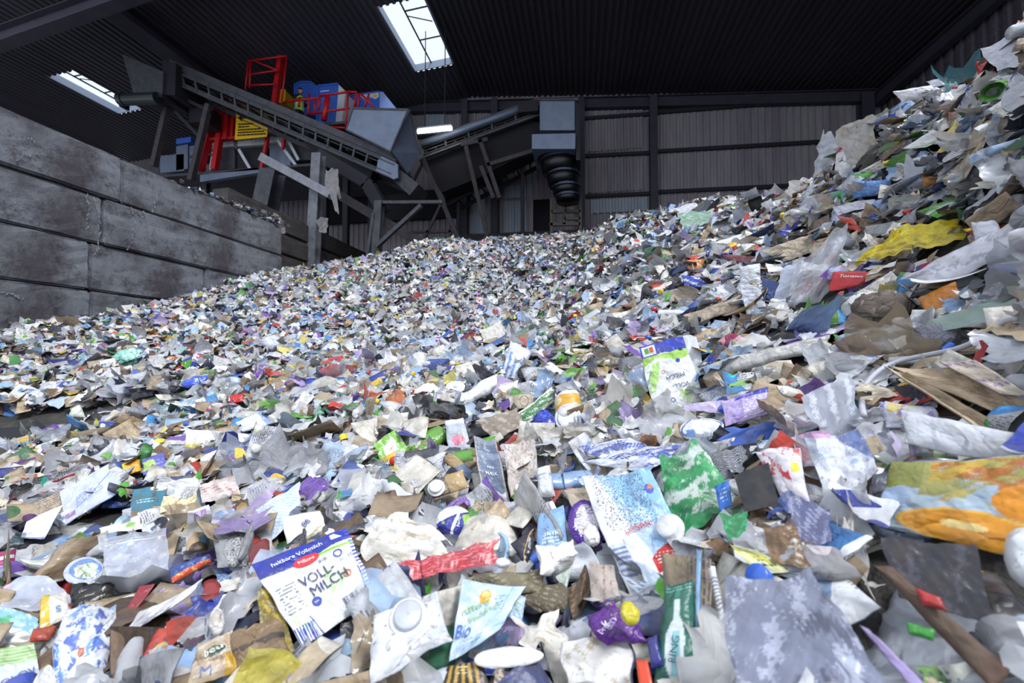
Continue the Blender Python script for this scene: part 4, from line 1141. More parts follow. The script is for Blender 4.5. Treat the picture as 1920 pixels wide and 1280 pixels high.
def hero(name, label, ref, cat, quad, paint=None, base='e8e8ea', face=.55, lift=.015, mode='pack', th=.008, cr=.02, fr=1.0, n=64, mat=PLAIN, texts=(), caps=(), bend=0.0, seed=None, outline=None, depth=None, alphaword=None, wrinkle=None, cb=None, group=None):
    rng = np.random.default_rng(seed if seed is not None else len(HEROES) * 17 + 11)
    if outline is None and mode != 'round': outline = .014
    wrinkle = min(.012, wrinkle * .6) if wrinkle else (.0025 if texts else .005)
    cr *= 1.0 if texts else 1.2
    quad = np.array(quad, float); c = quad.mean(0)
    p = hit(*c) if depth is None else D(c[0], c[1], depth)
    tocam = CAM - p; dist = np.linalg.norm(tocam); tocam /= dist
    ns = nrm(p[0], p[1]); N = ns * (1 - face) + tocam * face; N /= np.linalg.norm(N)
    while N @ tocam < .42: N = N + tocam * .15; N /= np.linalg.norm(N)
    p = p + N * lift
    cor = []
    for q in quad:
        r = ray(*q); cor.append(CAM + r * (((p - CAM) @ N) / (r @ N)))
    TL, TR, BR, BL = cor
    L = (np.linalg.norm(TR - TL) + np.linalg.norm(BR - BL)) / 2; W = (np.linalg.norm(TL - BL) + np.linalg.norm(TR - BR)) / 2
    nu = n if L >= W else max(16, int(n * L / W)); nv = n if W > L else max(16, int(n * W / L))
    u = np.linspace(0, 1, nu)[None, :, None]; v = np.linspace(0, 1, nv)[:, None, None]
    uu = u * 2 - 1; vv = v * 2 - 1
    if mode == 'round':
        us = uu * np.sqrt(np.maximum(1 - vv ** 2 / 2, 0)); vs = vv * np.sqrt(np.maximum(1 - uu ** 2 / 2, 0)); U2 = (us + 1) / 2; V2 = (vs + 1) / 2
    else:
        U2 = u + 0 * v; V2 = v + 0 * u
        if outline is not None:              # ragged or curved edge
            a = outline
            for k in range(4):
                f1, f2, p1, p2 = rng.uniform(3, 9) * (k + 1) * .6, rng.uniform(3, 9) * (k + 1) * .6, rng.uniform(0, 6), rng.uniform(0, 6)
                U2 = U2 + a / (k + 1) * np.sin(V2 * f1 + p1) * (uu); V2 = V2 + a / (k + 1) * np.sin(U2 * f2 + p2) * (vv)
    G = (BL * (1 - U2) + BR * U2) * (1 - V2) + (TL * (1 - U2) + TR * U2) * V2
    S = max(L, W)
    G = G + N * (bend * S * ((uu ** 2) - .5))
    ctr = G.reshape(-1, 3).mean(0)
    G = crumple((G - ctr).reshape(-1, 3), rng, cr * S, fr / S, 7)
    if wrinkle: G = crumple(G, rng, wrinkle * S, 5.0 / S, 5)
    G = G.reshape(nv, nu, 3)
    pt = Paint(nu, nv, L, W, base)
    if paint: paint(pt)
    uvm = np.c_[(np.linspace(0, L, nu)[None] + np.zeros((nv, 1))).ravel(), (np.linspace(0, W, nv)[:, None] + np.zeros((1, nu))).ravel()] + rng.uniform(0, 50, 2)
    F = gridF(nv, nu)
    ca = pt.C.reshape(-1, 4)
    if mode in ('pack', 'round') and th > 0:
        V, F, uvm = close_sheet(G.reshape(-1, 3), F, uvm, nu, nv, .0015, th); ca = np.r_[ca, ca]
    else: V = G.reshape(-1, 3)
    cbv = np.zeros((len(V), 4))
    if cb is not None: cbv[:] = rgba(cb[0], cb[1])
    t = empty(name, ctr, label, cat, group)
    body = {'film': 'film', 'sheet': 'sheet'}.get(mode, 'body')
    if not texts and not caps:
        COL.objects.unlink(t); bpy.data.objects.remove(t)
        t = link(name, mesh_from(name, V, F, [MATS[mat]], uvm, ca, cbv), None, Vector(ctr)); tag(t, label, cat, group)
    else: link(body, mesh_from(body, V, F, [MATS[mat]], uvm, ca, cbv), t)
    du = np.gradient(G, axis=1); dv = np.gradient(G, axis=0); NN = np.cross(du, dv); NN /= (np.linalg.norm(NN, axis=-1, keepdims=True) + 1e-9)
    if (NN.reshape(-1, 3).mean(0) @ N) < 0: NN = -NN
    uq = np.linspace(-1, 1, nu); vq = np.linspace(-1, 1, nv)
    tt = (.0015 + th * np.clip(1 - uq ** 4, 0, 1)[None] * np.clip(1 - vq ** 4, 0, 1)[:, None]) if mode in ('pack', 'round') and th > 0 else np.zeros((nv, nu))
    TOP = G + NN * (tt[..., None] / 2)
    def at(fu, fv, off):
        x = np.clip(fu, 0, .999) * (nu - 1); y = np.clip(fv, 0, .999) * (nv - 1); i = x.astype(int); j = y.astype(int); a = (x - i)[:, None]; b = (y - j)[:, None]
        def bl(A): return (A[j, i] * (1 - a) + A[j, i + 1] * a) * (1 - b) + (A[j + 1, i] * (1 - a) + A[j + 1, i + 1] * a) * b
        return bl(TOP) + bl(NN) * off
    for tx in texts:
        s, tu, tv, hgt, ang, col = tx[:6]
        sx = tx[6] if len(tx) > 6 else 1.0
        if s == '#bars':
            gv, gf = [], []
            for k in range(22):
                if (k * 37 % 11) % 3 == 0: continue
                x = (k / 22 - .5) * 1.5; b = len(gv); w = .03 if k % 3 else .05
                gv += [(x, -.5), (x + w, -.5), (x + w, .5), (x, .5)]; gf += [(b, b + 1, b + 2), (b, b + 2, b + 3)]
            gv, gf = np.array(gv), np.array(gf)
        elif s.startswith('#ring') or s == '#dot':
            t0 = .72 if s.startswith('#ring') else 0.0; k = 28; th_ = np.linspace(0, 2 * math.pi, k, endpoint=False)
            gv = np.r_[np.c_[np.cos(th_), np.sin(th_)] * .5, np.c_[np.cos(th_), np.sin(th_)] * .5 * t0]
            i = np.arange(k); i2 = (i + 1) % k; gf = np.r_[np.c_[i, i2, i2 + k], np.c_[i, i2 + k, i + k]]
        elif s == '#oval':
            k = 30; th_ = np.linspace(0, 2 * math.pi, k, endpoint=False)
            gv = np.r_[np.c_[np.cos(th_) * 1.1, np.sin(th_) * .5], [[0, 0]]]; i = np.arange(k); gf = np.c_[i, (i + 1) % k, np.full(k, k)]
        else: gv, gf = glyphs(s)
        w = gv * hgt * .74 * np.array([sx, 1.0]); ca_, sa_ = math.cos(math.radians(ang)), math.sin(math.radians(ang))
        x = w[:, 0] * ca_ - w[:, 1] * sa_; y = w[:, 0] * sa_ + w[:, 1] * ca_
        Vt = at(tu + x / L, tv + y / W, .0018 if s[0] == '#' else .0032)
        # keep glyph vertices that would leave the sheet on it
        nm = 'badge' if s in ('#ring', '#dot', '#oval') else ('barcode' if s == '#bars' else 'lettering')
        o = link(nm, mesh_from(nm, Vt, gf, [ink_mat(col)], smooth=False), t)
    for (cu_, cv_, r, h, col) in caps:
        Vc, Fc, uc = cap_mesh(r, h, 28)
        pc = at(np.array([cu_]), np.array([cv_]), -.001)[0]; j = int(cv_ * (nv - 1)); i = int(cu_ * (nu - 1)); nz = NN[j, i]
        tx_ = np.cross(nz, (0, 0, 1)); tx_ /= np.linalg.norm(tx_); ty_ = np.cross(nz, tx_)
        base_r = Vc.copy()
        Vw = pc + Vc[:, :1] * nz + Vc[:, 1:2] * tx_ + Vc[:, 2:3] * ty_
        o = link('screw_cap', mesh_from('screw_cap', Vw, Fc, [MATS[GLOSS]], uc, np.tile(rgba(col), (len(Vw), 1)), np.zeros((len(Vw), 4))), t)
        Vr, Fr, ur = cap_mesh(r * 1.35, h * .25, 28)
        Vw = pc + Vr[:, :1] * nz + Vr[:, 1:2] * tx_ + Vr[:, 2:3] * ty_
        link('spout_flange', mesh_from('spout_flange', Vw, Fr, [MATS[GLOSS]], ur, np.tile(rgba('e9e9ea'), (len(Vw), 1)), np.zeros((len(Vw), 4))), t)
    HEROES.append((ref, c, quad, float((ctr - CAM) @ FWD)))
    return t
# ================================================================== recognisable pieces on the heap
DBL, GRN, WHT, LBL = '24349c', '8cc83c', 'eef0f4', '8fb8ea'
# 1 big milk carton, lower centre-left
def p1(s):
    s.rect(0, .79, 1, .80, GRN); s.put(s.V + .04 * np.sin(s.U * 5) > .80, DBL); s.put((s.V > .77) & (s.V < .80) & (s.U > .55), GRN)
    s.put((s.V < .97) & (s.V > .90) & (s.U > .80) & (s.V + s.U < 1.82), WHT)
    s.blob('c4e6a0', 2.2, 1.0, .55, .3, 1, .8); s.blob('d6efc0', 3, .9, .05, .08, .5, .4)
    s.bars(.0, .0, .22, .17, 7, DBL); s.put((s.U > .05) & (s.U < .22) & (s.V < .12 + .2 * s.U) & (np.floor(s.U * 70) % 3 == 0), '3548b0')
    s.put((np.abs(s.U + .25 * s.V - .27) < .008) & (s.V < .22), DBL); s.put((s.U > .95) & (np.floor(s.V * 40) % 2 == 0), '4a56b8'); s.rect(.93, 0, .945, .45, DBL)
    s.text(.05, .30, .25, .62, 9, '7a8090'); s.text(.6, .05, .9, .1, 2)
hero('milk_carton', 'big crushed milk carton with a dark blue band reading Vollmilch, lower left of centre', 'big milk carton', 'milk carton',
     [(468, 1062), (652, 988), (706, 1118), (566, 1212)], p1, WHT, .62, .075, th=.014, cr=.009, n=150, bend=.04,
     texts=[('haltbare Vollmilch', .42, .885, .013, 3, 'eef0f4', .95), ('#oval', .47, .775, .021, 4, 'd02a30'), ('Milbona', .47, .775, .010, 4, 'f6f0ee', .9), ('are', .62, .70, .013, 4, '38427a'),
            ('VOLL-', .50, .56, .028, 4, '2a3060', .9), ('MILCH', .58, .42, .029, 4, '2a3060', .9), ('#ring', .80, .70, .017, 0, '2b3f9a'), ('#dot', .36, .30, .018, 0, '2b3f9a'), ('bio', .36, .30, .007, 4, 'e8ecf6'),
            ('#ring', .80, .42, .016, 0, 'd06030'), ('1L', .93, .62, .013, 4, '6a7090'), ('#bars', .72, .13, .022, 4, '20306a', 1.0), ('3,5', .82, .60, .008, 4, '38427a')])
# 2 upright milk carton, upside down
def p2(s):
    s.put(s.V < .20 + .02 * np.sin(s.U * 9), '2c40b4'); s.rect(.66, .02, .96, .18, 'e8ecf2'); s.rect(.70, .05, .80, .14, 'd8602e'); s.rect(.81, .05, .92, .14, '4aa04a')
    s.put((s.V > .20) & (s.V < .30 + .05 * np.sin(s.U * 7)), 'a8d860'); s.blob('a6d860', 2.4, .8, .62, .3, 1, .75); s.blob('b4de74', 2.6, .9, 0, .75, .6, 1)
    s.rect(.35, .3, .6, .36, 'd8e4ee'); s.put(s.V > .965, 'b8d070')
hero('milk_carton', 'upside-down milk carton with blue top and green splashes, right of centre', 'upside-down milk carton', 'milk carton',
     [(1320, 752), (1232, 782), (1196, 650), (1282, 632)], p2, WHT, .6, .06, th=.02, cr=.018, n=110, bend=.03,
     texts=[('VOLL-', .34, .70, .026, 0, '2a3060', .9), ('MILCH', .40, .56, .028, 0, '2a3060', .9), ('are', .25, .84, .016, 0, '2a3060'), ('#ring', .58, .86, .018, 0, '2b3f9a'), ('#dot', .25, .36, .016, 0, '2c40b4'), ('#ring', .62, .46, .014, 0, 'c06048'), ('#dot', .12, .20, .015, 0, '20264a')])
hero('clear_film', 'crinkled white film standing behind the upside-down milk carton', 'film behind the milk carton', 'plastic film', [(1262, 632), (1306, 634), (1322, 700), (1290, 712)], None, 'dfe2ea', .6, .05, 'film', cr=.08, n=30, mat=FILMF, wrinkle=.02)
# 3 mini maelk carton
def p3(s):
    s.C[..., :3] = lin('6a7892'); s.put(s.V > .93, '8a93a8'); s.ell(.5, .40, .42, .28, '66748e'); s.rect(0, .70, 1, .80, '7f8ca4')
    s.rect(0, 0, 1, .20, 'b9a88c'); s.put((s.V < .27 + .05 * np.sin(s.U * 6)) & (s.V > .05), 'e8eaee'); s.ell(.30, .14, .14, .12, '3c3a5c'); s.ell(.66, .10, .16, .09, '1f4a36'); s.rect(0, .0, .05, 1, 'b9a88c'); s.rect(.95, 0, 1, 1, 'b9a88c')
hero('drinks_carton', 'slim slate-blue milk carton with pale capital lettering, standing left of the white and blue pouch', 'slate milk carton', 'drinks carton',
     [(888, 820), (930, 826), (960, 958), (908, 962)], p3, '6a7892', .65, .04, th=.006, cr=.01, n=90, bend=.05,
     texts=[('MINI', .52, .58, .012, 0, 'e8ecf2'), ('MÆLK', .52, .49, .015, 0, 'e8ecf2'), ('MÆLK', .52, .84, .009, 0, 'c8ced8')])
# 4 big white / light blue pouch
def p4(s):
    s.put(s.U + .45 * s.V > .62 + .0, 'b2cdee'); s.put(s.U + .4 * s.V > .72, '8fbfe8'); s.blob('c8dcf0', 4, .7, .3, 0, 1, 1)
    r = s.rng.random(s.U.shape); s.put((r > .80) & (s.V > .45) & (s.U > .1) & (s.U < .85), '3a3c46')
    s.rect(.0, .10, .22, .36, 'c8d2e4'); s.bars(.02, .10, .20, .34, 6, '7a86b0', False)
    s.put((s.U > .50) & (s.U < .96) & (s.V < .30 - .35 * (.9 - s.U)) & (s.V > .06), 'c8302c'); s.rect(0, 0, 1, .06, 'eceef2'); s.ell(.87, .78, .06, .05, '3a5ab8'); s.ell(.9, .8, .03, .025, 'd87030')
    s.text(.56, .10, .85, .2, 4, 'f0d8d8')
hero('refill_pouch', 'large white and light blue pouch with a red patch, below the green-tinted bag', 'large blue-white pouch', 'pouch',
     [(1092, 900), (1222, 886), (1306, 1062), (1178, 1116)], p4, 'eceef2', .62, .075, th=.02, cr=.03, n=150, bend=.05, outline=.03,
     texts=[('hr®SAN!', .50, .44, .017, 8, 'c02838', 1.0)], caps=[(.90, .38, .016, .014, 'eceef2')])
# 5 purple round tab bag
def p5(s):
    q = (s.U - .5) ** 2 + (s.V - .5) ** 2; s.put(q > .115, '5a2f9c'); s.blob('eceaf4', 2.4, 1.1, 0, 0, 1, .4); s.text(.22, .6, .78, .9, 8, '8a7a9c'); s.rect(.3, .18, .36, .34, 'd8502e')
hero('tab_packet', 'round violet and white crumpled packet with a knotted white centre', 'round violet packet', 'packet', [(1056, 945), (1128, 930), (1154, 1012), (1078, 1036)], p5, 'dcd6e4', .62, .075, 'round', th=.02, cr=.05, n=90, wrinkle=.02,
     texts=[('FINE', .2, .35, .012, -60, 'e8e4f4'), ('TABS', .82, .62, .011, 60, 'e8e4f4')])
hero('tissue_knot', 'small white knot of tissue on the round violet packet', 'white knot', 'tissue', [(1092, 985), (1122, 982), (1128, 1022), (1096, 1028)], None, 'efedea', .7, .11, th=.02, cr=.10, n=34, mode='round', mat=PAPER)
# 6 blue white strapped tub
def p6(s):
    s.put(s.V < .62, '20309c'); s.rect(0, .6, 1, .66, 'e8ecf2'); s.put(np.abs(s.U - .8 * s.V - .22) < .05, 'eef0f4'); s.put((s.U > .8) & (s.V < .5), '9ac84a'); s.ell(.2, .5, .06, .05, '9ac84a')
hero('cream_tub', 'squashed round dark blue and white tub, left of the slate carton', 'dark blue tub', 'tub', [(808, 962), (872, 938), (888, 992), (832, 1014)], p6, 'e8ecf2', .6, .05, 'round', th=.02, cr=.035, n=70, texts=[('Natur', .62, .34, .012, 70, 'dfe4f4')])
# 7 light-blue carton
def p7(s): s.blob('7aa4d4', 3, .7); s.text(.2, .2, .8, .5, 4, 'dbe8f6'); s.blob('5c6a80', 6, 1.6)
hero('drinks_carton', 'light blue crumpled carton left of the round violet packet', 'light blue carton', 'drinks carton', [(1012, 962), (1056, 950), (1068, 1042), (1000, 1056)], p7, '86b0de', .6, .05, th=.012, cr=.03, n=60, outline=.03, texts=[('SKYR', .5, .45, .014, 0, 'e4eef8')])
# 8 torn white cup
hero('torn_cup', 'torn white plastic cup lying below the light blue carton', 'torn white cup', 'cup', [(1004, 1030), (1076, 1012), (1082, 1046), (1018, 1078)], None, 'f3f2f0', .6, .10, th=.03, cr=.07, n=50, mat=GLOSS, outline=.08, bend=.3)
# 9 red film
def p9(s): s.blob('e07a82', 4, .5); s.blob('8e1c2a', 5, 1.1)
hero('red_film_strip', 'long crumpled translucent red film strip below the dark blue tub', 'red film strip', 'plastic film', [(752, 1058), (930, 1018), (940, 1056), (770, 1092)], p9, 'b8303c', .6, .06, 'film', cr=.05, n=90, mat=FILMT, outline=.05, wrinkle=.02)
# 10 dirty white cloth
def p10(s): s.blob('c9bda6', 3, 1.2); s.blob('f4f2ee', 3, 1.0)
hero('white_cloth', 'stained white cloth-like film spread above the red film strip', 'stained white cloth', 'cloth', [(672, 990), (770, 962), (868, 1040), (700, 1070)], p10, 'e6e2da', .6, .06, 'sheet', cr=.06, n=80, mat=PAPER, outline=.07, wrinkle=.02)
hero('white_cloth', 'folded end of white cloth between the big milk carton and the dark blue tub', 'white cloth end', 'cloth', [(698, 975), (756, 962), (790, 1010), (716, 1022)], p10, 'eeeae4', .6, .08, 'sheet', cr=.06, n=50, mat=PAPER, outline=.06)
# 11 soiled brown pad
def p11(s): s.blob('57503e', 3, .6); s.blob('a29a80', 5, 1.0)
hero('soiled_pad', 'muddy grey-brown folded sleeve below the red film strip', 'muddy sleeve', 'cardboard', [(880, 1080), (1010, 1066), (1046, 1118), (915, 1118)], p11, '7c745e', .55, .06, th=.012, cr=.035, n=60, mat=PAPER, outline=.06, bend=-.15)
hero('soiled_pad', 'darker mottled sleeve lying behind the muddy sleeve, pointing down right', 'mottled sleeve', 'cardboard', [(960, 1112), (1060, 1085), (1064, 1150), (1010, 1150)], p11, '5f5644', .55, .04, th=.012, cr=.04, n=50, mat=PAPER, outline=.06)
# 12 pale-blue pouch
def p12(s):
    s.blob('d8e8f8', 3, .8); s.ell(.42, .78, .10, .12, 'e0a03a', .01); s.ell(.42, .82, .07, .05, 'f2c870'); s.text(.58, .50, .80, .82, 9, '5a86c0'); s.text(.2, .1, .6, .2, 3, '6a8ac0'); s.rect(.80, .4, .82, 1, '8fb4de')
hero('paper_pouch', 'pale blue folded paper pouch with green hand lettering and lemon, bottom centre', 'pale blue pouch', 'pouch', [(868, 1090), (985, 1098), (938, 1182), (842, 1240)], p12, 'bcd6f2', .6, .07, th=.006, cr=.03, n=100, bend=.08,
     texts=[('Bio', .16, .30, .022, -6, '2a4fa8'), ('nature', .30, .62, .018, 20, '8fae4a'), ('pur', .62, .58, .018, 10, '8fae4a'), ('fresh', .36, .46, .014, 16, '8fae4a')])
hero('paper_pouch', 'small pale blue flap with green writing right of the pale blue pouch', 'pale blue flap', 'pouch', [(945, 1100), (986, 1120), (978, 1168), (940, 1150)], lambda s: s.text(.2, .3, .8, .8, 4, '8fae4a'), 'b4d2ee', .6, .04, th=.004, cr=.03, n=40)
# 13 clear blister / white bottle tray bottom
def p13(s): s.blob('c4cad8', 3, .6); s.blob('eef0f4', 4, .9); s.ell(.52, .66, .15, .12, 'c2c8d4'); s.ring(.52, .66, .18, .15, .15, 'f4f5f8'); s.blob('8e8678', 5, 1.9)
hero('blister_tray', 'big crushed milky blister tray with a round boss, bottom centre', 'milky blister tray', 'tray', [(700, 1150), (820, 1108), (846, 1200), (690, 1290)], p13, 'dde0e8', .58, .075, th=.02, cr=.05, n=90, mat=FILMF, wrinkle=.015, caps=[(.52, .68, .016, .010, 'c6ccd8')])
# 14 purple pack with yellow
def p14(s): s.blob('3a1266', 3, .7); s.rect(.45, .4, .62, .62, '8a5ac0', .02); s.blob('e0c840', 4, 1.7, .5, .6, 1, 1)
hero('chocolate_wrapper', 'deep purple crushed wrapper with pale lettering, under the large blue-white pouch', 'deep purple wrapper', 'wrapper', [(1088, 1152), (1160, 1130), (1206, 1196), (1140, 1212)], p14, '5c1e8c', .6, .07, th=.014, cr=.06, n=60, outline=.06, wrinkle=.02, texts=[('KiSY', .5, .52, .014, 6, 'e8daf4'), ('FINE', .25, .36, .010, 20, 'e8daf4')])
hero('yellow_foil_wrapper', 'crumpled bright yellow lid on the deep purple wrapper', 'yellow crumpled lid', 'lid', [(1160, 1128), (1194, 1126), (1206, 1168), (1168, 1174)], lambda s: s.blob('f4ee80', 3, .9), 'e2d42a', .65, .11, 'round', th=.012, cr=.07, n=36, mat=GLOSS)
# 15 green carton bottom
def p15(s): s.ell(.5, .35, .26, .30, 'dfe8ea', .01); s.rect(.42, .6, .58, .82, 'cfe0e0'); s.rect(.4, .84, .6, .95, '2a8a78'); s.text(.1, .9, .9, .98, 2, '9cc8bc'); s.rect(.40, .1, .62, .5, '8fc4cc')
hero('juice_carton', 'dark green carton with a pale bottle shape, bottom edge right of centre', 'dark green carton', 'juice carton', [(1248, 1098), (1302, 1090), (1306, 1292), (1226, 1292)], p15, '1f6a5c', .6, .04, th=.015, cr=.02, n=80, texts=[('RING', .5, .32, .014, 80, '1f5a66')])
hero('card_edge', 'thin pale blue card standing on edge right of the dark green carton', 'pale card edge', 'cardboard', [(1306, 1030), (1316, 1030), (1312, 1200), (1302, 1200)], None, '7fa6c8', .55, .05, th=.004, cr=.02, n=30)
hero('striped_packet', 'narrow white and red packet with black stripes near the bottom right', 'narrow striped packet', 'packet', [(1328, 1062), (1342, 1062), (1362, 1160), (1352, 1168)], lambda s: s.bars(0, .2, 1, .8, 9, '5a6070', False), 'e6e8ee', .6, .05, th=.006, cr=.03, n=30)
# 16 green bag
def p16(s): s.blob('d4dcd8', 2.4, .15); s.blob('4aa868', 3, .9); s.blob('1c6a40', 3, 1.5)
hero('green_bag', 'green-tinted transparent bag right of the large blue-white pouch', 'green-tinted bag', 'plastic bag', [(1234, 850), (1308, 830), (1396, 968), (1268, 1022)], p16, '2f9458', .6, .08, 'film', cr=.07, n=90, mat=FILMT, outline=.08, wrinkle=.025)
hero('green_bag', 'knotted opaque corner of the green bag at its lower right', 'green bag corner', 'plastic bag', [(1352, 968), (1400, 958), (1402, 1000), (1362, 1012)], lambda s: s.blob('4ab87c', 3, .8), '2c8c58', .6, .10, 'sheet', cr=.09, n=40, mat=GLOSS, outline=.08)
# 17 zip bag
def p17(s): s.rect(0, .86, 1, .875, 'f4f6fa'); s.rect(0, .90, 1, .912, 'f4f6fa'); s.blob('d6dae6', 4, .8)
hero('zip_bag', 'square clear resealable bag with a white zip line, lower left', 'clear zip bag', 'zip bag', [(192, 1008), (312, 992), (316, 1088), (206, 1118)], p17, 'b9c0d4', .55, .055, 'film', cr=.02, n=80, mat=FILM, outline=.02, wrinkle=.012)
# 18 pale plastic bag with print
def p18(s): s.text(.42, .30, .78, .62, 5, '8a9cd8'); s.rect(.24, .12, .40, .26, 'a07aa8'); s.put(np.abs(s.V - .75 * s.U + .02) < .012, '6a84d8'); s.rect(0, .0, 1, .02, '5a74d0'); s.blob('e8ecf6', 3, 1.0)
hero('printed_bag', 'long pale lilac-blue plastic bag with faint print and blue edge, left side', 'long pale printed bag', 'plastic bag', [(78, 940), (210, 868), (236, 912), (70, 1018)], p18, 'c6cee4', .5, .05, 'film', cr=.025, n=100, mat=FILMT, outline=.05, wrinkle=.012)
hero('printed_bag', 'white triangular bag corner with blue seam at the left end of the pale bag', 'white bag corner', 'plastic bag', [(48, 978), (120, 944), (82, 1010), (40, 1008)], lambda s: s.rect(.0, 0, 1, .06, '5a74d0'), 'dfe3f0', .5, .065, 'sheet', cr=.02, n=50, mat=FILMF)
# 19 teal card
def p19(s): s.rect(0, 0, 1, .22, '8a7460'); s.text(.15, .45, .75, .62, 2, 'a8d0d8'); s.ell(.8, .95, .3, .12, 'e0ddd4'); s.rect(.6, .84, .72, .9, '2a3a40')
hero('coffee_card', 'small teal-blue card with brown lower edge, above the clear zip bag', 'small teal card', 'cardboard', [(252, 918), (314, 908), (300, 970), (238, 972)], p19, '3f7c92', .5, .045, th=.004, cr=.01, n=50, mat=PAPER)
# 20 folded white sheet w/ red fold
def p20(s): s.text(.15, .12, .6, .3, 3, '8a86a0'); s.put(s.V > .93, '4a6a50'); s.blob('d4cfc8', 4, 1.4); s.ring(.2, .28, .08, .10, .2, '5a6ab0')
hero('paper_folder', 'large dirty white paper folder sheet, lower left, beside a dark red fold', 'dirty white folder', 'paper', [(262, 1148), (384, 1084), (362, 1112), (228, 1196)], p20, 'dedfe6', .6, .06, th=.004, cr=.015, n=80, mat=PAPER, bend=.1)
hero('red_fold', 'dark red folded paper edge left of the dirty white folder', 'dark red fold', 'paper', [(262, 1098), (290, 1094), (240, 1170), (222, 1168)], None, '8e1f33', .6, .07, th=.003, cr=.03, n=40, mat=PRINT)
# 21 blue white crumpled pack
def p21(s): s.blob('5a94e0', 2.2, .5); s.blob('2a58b8', 2.6, 1.2); s.blob('e8e4de', 3, 1.0, 0, .3, .6, 1); s.rect(.45, .30, .56, .4, 'b86a50'); s.ell(.6, .18, .22, .1, 'dfe6f2', .02)
hero('crumpled_milk_pack', 'large crumpled pack printed in sky blue and white, bottom left', 'sky blue crumpled pack', 'pack', [(130, 1140), (215, 1130), (205, 1275), (82, 1290)], p21, 'dadde4', .6, .055, th=.02, cr=.04, n=110, outline=.04, wrinkle=.015)
# 22 arla/tan carton
def p22(s): s.blob('d8cfc2', 2.5, .4); s.ell(.5, .62, .26, .12, '3a5a4c'); s.blob('8a6f56', 4, 1.3); s.rect(.75, 0, 1, .5, 'c89a28', .03)
hero('butter_box', 'tan and cream carton with a dark green oval badge, bottom left of centre', 'tan carton with green oval', 'carton', [(372, 1205), (436, 1180), (448, 1262), (352, 1290)], p22, 'b9a489', .6, .06, th=.012, cr=.03, n=80, outline=.02, texts=[('beiu', .48, .62, .016, 12, 'dfe8e0'), ('M', .35, .2, .02, 0, '6a78b0')])
hero('kraft_box', 'crushed brown kraft box with a dark band, under the big milk carton', 'brown kraft box', 'box', [(430, 1190), (520, 1160), (552, 1250), (452, 1290)], lambda s: (s.put(np.abs(s.V - .62) < .05, '453c38'), s.blob('9a8266', 4, .8)), '7e6850', .6, .04, th=.02, cr=.04, n=60, mat=PAPER, outline=.04)
hero('gold_sheet', 'olive and gold crumpled sheet tucked under the left side of the big milk carton', 'olive gold sheet', 'sheet', [(480, 1110), (512, 1100), (560, 1230), (500, 1260)], lambda s: s.blob('c0a83a', 3, .5), '7a6a2a', .6, .03, 'sheet', cr=.05, n=50, mat=PLAIN)
# 24 white cap ring
t_ = hero('spout_piece', 'white oval spout ring standing above the tan carton', 'white spout ring', 'spout', [(392, 1142), (420, 1136), (424, 1190), (392, 1196)], lambda s: (s.ell(.5, .55, .36, .34, 'b8b0a6'), s.ring(.5, .5, .5, .5, .2, 'f4f4f4')), 'eceae8', .65, .09, 'round', th=.018, cr=.03, n=40, mat=GLOSS)
# 25 salad bowl lid
def p25(s): s.ell(.55, .55, .42, .38, '6a94d8'); s.ell(.58, .48, .30, .28, 'dfe8d8', .02); s.blob('5a9a3c', 6, 1.0, .35, .25, .85, .75); s.blob('c8402e', 6, 1.6, .35, .25, .85, .75); s.blob('26301e', 6, 1.5, .35, .25, .85, .75)
hero('salad_pack', 'clear lid with a blue-rimmed salad picture, left of the clear zip bag', 'salad-picture lid', 'lid', [(120, 1050), (196, 1040), (192, 1096), (118, 1100)], p25, 'cfd6e6', .55, .05, 'round', th=.006, cr=.025, n=80)
hero('black_tray', 'shiny black moulded tray between the zip bag and the dirty white folder', 'black moulded tray', 'tray', [(138, 1098), (208, 1090), (214, 1124), (134, 1156)], None, '14151b', .55, .03, th=.01, cr=.07, n=50, mat=GLOSS, outline=.06, wrinkle=.03)
hero('blue_film', 'sky blue thin film with a green corner at the left edge, near the bottom', 'sky blue film', 'plastic film', [(-10, 1130), (70, 1160), (66, 1200), (-10, 1212)], lambda s: (s.rect(0, .3, .35, .75, '5ab07a', .05), s.blob('a8d0f0', 3, .8)), '86b8e4', .6, .05, 'sheet', cr=.05, n=60, mat=FILMF, outline=.05)
hero('striped_bag', 'white and pale green striped bag with blue capitals in the lower left corner', 'green striped bag', 'plastic bag', [(-30, 1222), (62, 1205), (80, 1280), (-30, 1310)], lambda s: (s.put(s.V > .6, 'b8d8a0'), s.put((s.V > .6) & (np.floor(s.V * 40) % 3 == 0), '86b070')), 'c8d0de', .6, .05, 'sheet', cr=.025, n=60, mat=PLAIN, texts=[('POLOV', .55, .25, .016, 14, '28408a')])
hero('red_scrap', 'small brick red wrapper between the sky blue film and the crumpled pack', 'brick red wrapper', 'wrapper', [(62, 1178), (108, 1174), (90, 1200), (56, 1204)], None, 'b23a26', .55, .05, th=.004, cr=.06, n=30, mat=PRINT)
hero('grey_pouch', 'pale pouch with a blue letter S and a yellow picture, below the left film', 'pouch with letter S', 'pouch', [(78, 1118), (124, 1108), (132, 1160), (74, 1178)], lambda s: (s.put(s.U < .32, 'd8b83a'), s.blob('f0f0ee', 4, 1.0)), 'dbd6ce', .55, .045, th=.006, cr=.03, n=40, texts=[('S', .65, .4, .022, 0, '5a86b0')])
hero('clear_cover', 'clear domed cover sheet reflecting light at the far left', 'clear dome', 'cover', [(0, 1090), (100, 1078), (135, 1130), (10, 1150)], None, 'c9d0e2', .5, .06, 'film', cr=.05, n=60, mat=FILM, outline=.06)
